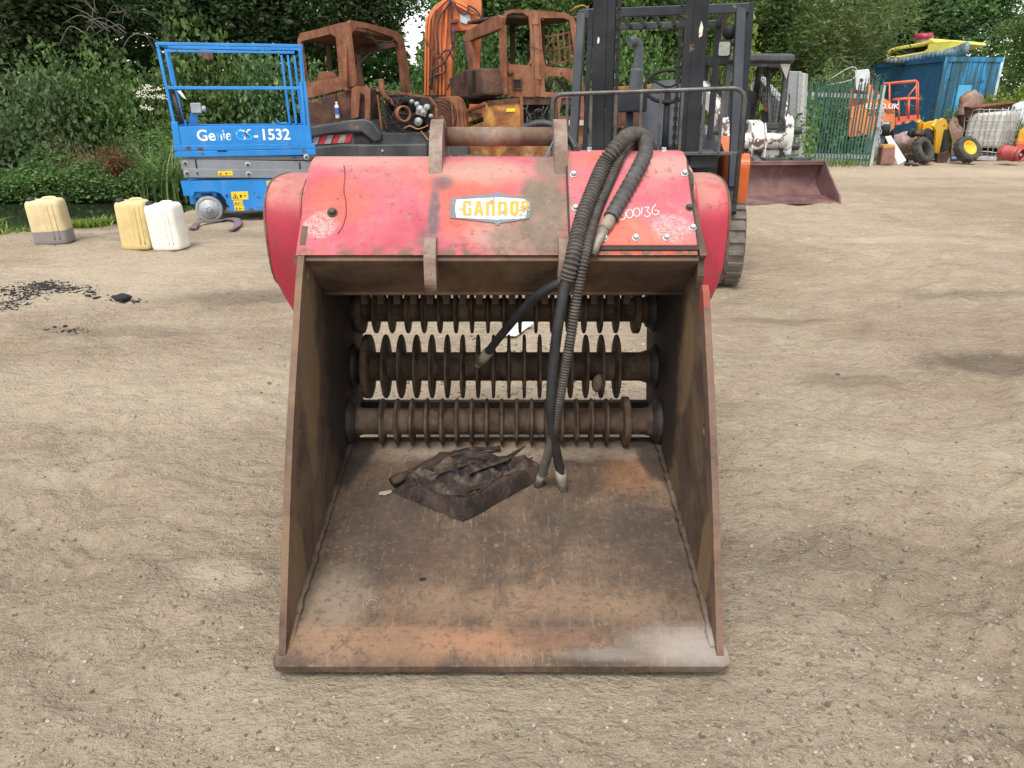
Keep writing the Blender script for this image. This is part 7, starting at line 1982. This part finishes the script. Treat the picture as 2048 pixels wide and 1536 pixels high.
# elder flower heads
fl_ = MB(); gq = rnd(6)
M_FLOWER = plain('elder_white', (.72, .70, .58), .9, 0, .2)
el = thing('elder_flowers', 'creamy white elder flower heads left of the scissor lift rails', 'flowers', tuple(at(300, 200, 14.6)))
for (px, py) in ((280, 185), (292, 178), (297, 172), (300, 182), (316, 178), (312, 195), (322, 192), (328, 196), (285, 192), (298, 194), (302, 218), (288, 214)):
    m = MB(); c2 = at(px, py, 14.5)
    for q in range(14): m.blob(c2 + V((gq.gauss(0, .045), gq.gauss(0, .04), gq.gauss(0, .016))), (.014, .014, .009), q, 1, .1)
    m.build('flower_head', M_FLOWER, el)
MB().tube(spline([at(300, 260, 14.7), at(302, 220, 14.6), at(300, 190, 14.55)], 5), .012, 6).build('stem', M_BARK, el)
# grass along the near bank, round junk and fence foot
def bankedge(x0, x1):
    def b(g):
        x_ = g.uniform(x0, x1); y_ = float(bank(np.array([x_]))[0]) + g.normal(-.12, .12); return (x_, y_, gz(x_, y_) - .01)
    return b
def tuft(px0, px1, py0, py1):
    def b(g):
        p = gd(g.uniform(px0, px1), g.uniform(py0, py1)); return (p.x, p.y, gz(p.x, p.y) - .01)
    return b
vv, ff, n0 = [], [], 0
for i, (args, n_, h_, w_) in enumerate((((-5.6, -4.9), 420, .2, .03), ((-7.2, -6.1), 500, .34, .04), ((-6.2, -5.6), 120, .16, .03), ((-4.9, -4.4), 160, .14, .03), ((1620, 1720, 326, 334), 240, .22, .02), ((1895, 1935, 300, 318), 120, .35, .025), ((1700, 1760, 318, 328), 80, .2, .02), ((1570, 1620, 325, 333), 90, .25, .02))):
    v, f = blades(n_, tuft(*args) if len(args) == 4 else bankedge(*args), h_, w_, 1, 120 + i, .8); vv.append(v); ff.append(f + n0); n0 += len(v)
o = bpy.data.objects.new('grass', npmesh('grass', np.concatenate(vv), np.concatenate(ff), L_YEL, True)); col.objects.link(o); stuff(o, 'green grass tufts on the pond edge and along the fence foot', 'grass')
c2 = gd(1815, 322)
v, f = blades(260, lambda g: (c2.x + g.normal(0, .18), c2.y + g.normal(0, .15) + .2, gz(c2.x, c2.y)), .62, .010, 1, 140, .7)
o = bpy.data.objects.new('dry_grass_clump', npmesh('dry_grass_clump', v, f, L_DRY, True)); col.objects.link(o); tag(o, 'straw-coloured dry grass clump between white panel and bare tyre', 'grass clump')
c3 = gd(1800, 318)
v, f = blades(26, lambda g: (c3.x + .2 + g.normal(0, .12), c3.y + .9, 0), 2.0, .02, 1, 150, .5)
P = v[::2] ; vl, fl2 = leaves(P[g.random(len(P)) < .9], .16, .018, 151)
o = bpy.data.objects.new('tall_weed', npmesh('tall_weed', np.concatenate([vl]), fl2, L_YEL)); col.objects.link(o); tag(o, 'tall feathery weed growing in front of the container side', 'weed')
# bare twigs top left
tw = MB(); gq = rnd(40)
for q in range(26):
    a = at(gq.uniform(170, 280), gq.uniform(20, 70), 16.2)
    d_ = V((gq.uniform(-1, 1), gq.uniform(-.2, .2), gq.uniform(-.6, .6)))
    tw.tube(spline([a, a + d_ * .4 + V((0, 0, .1)), a + d_ * .8 + V((0, 0, gq.uniform(-.3, .2)))], 4), [.014 - .0012 * i for i in range(9)], 5)
o = tw.build('bare_twigs', M_BARKP); stuff(o, 'tangle of bare grey twigs in the dark tree at top left', 'twigs')
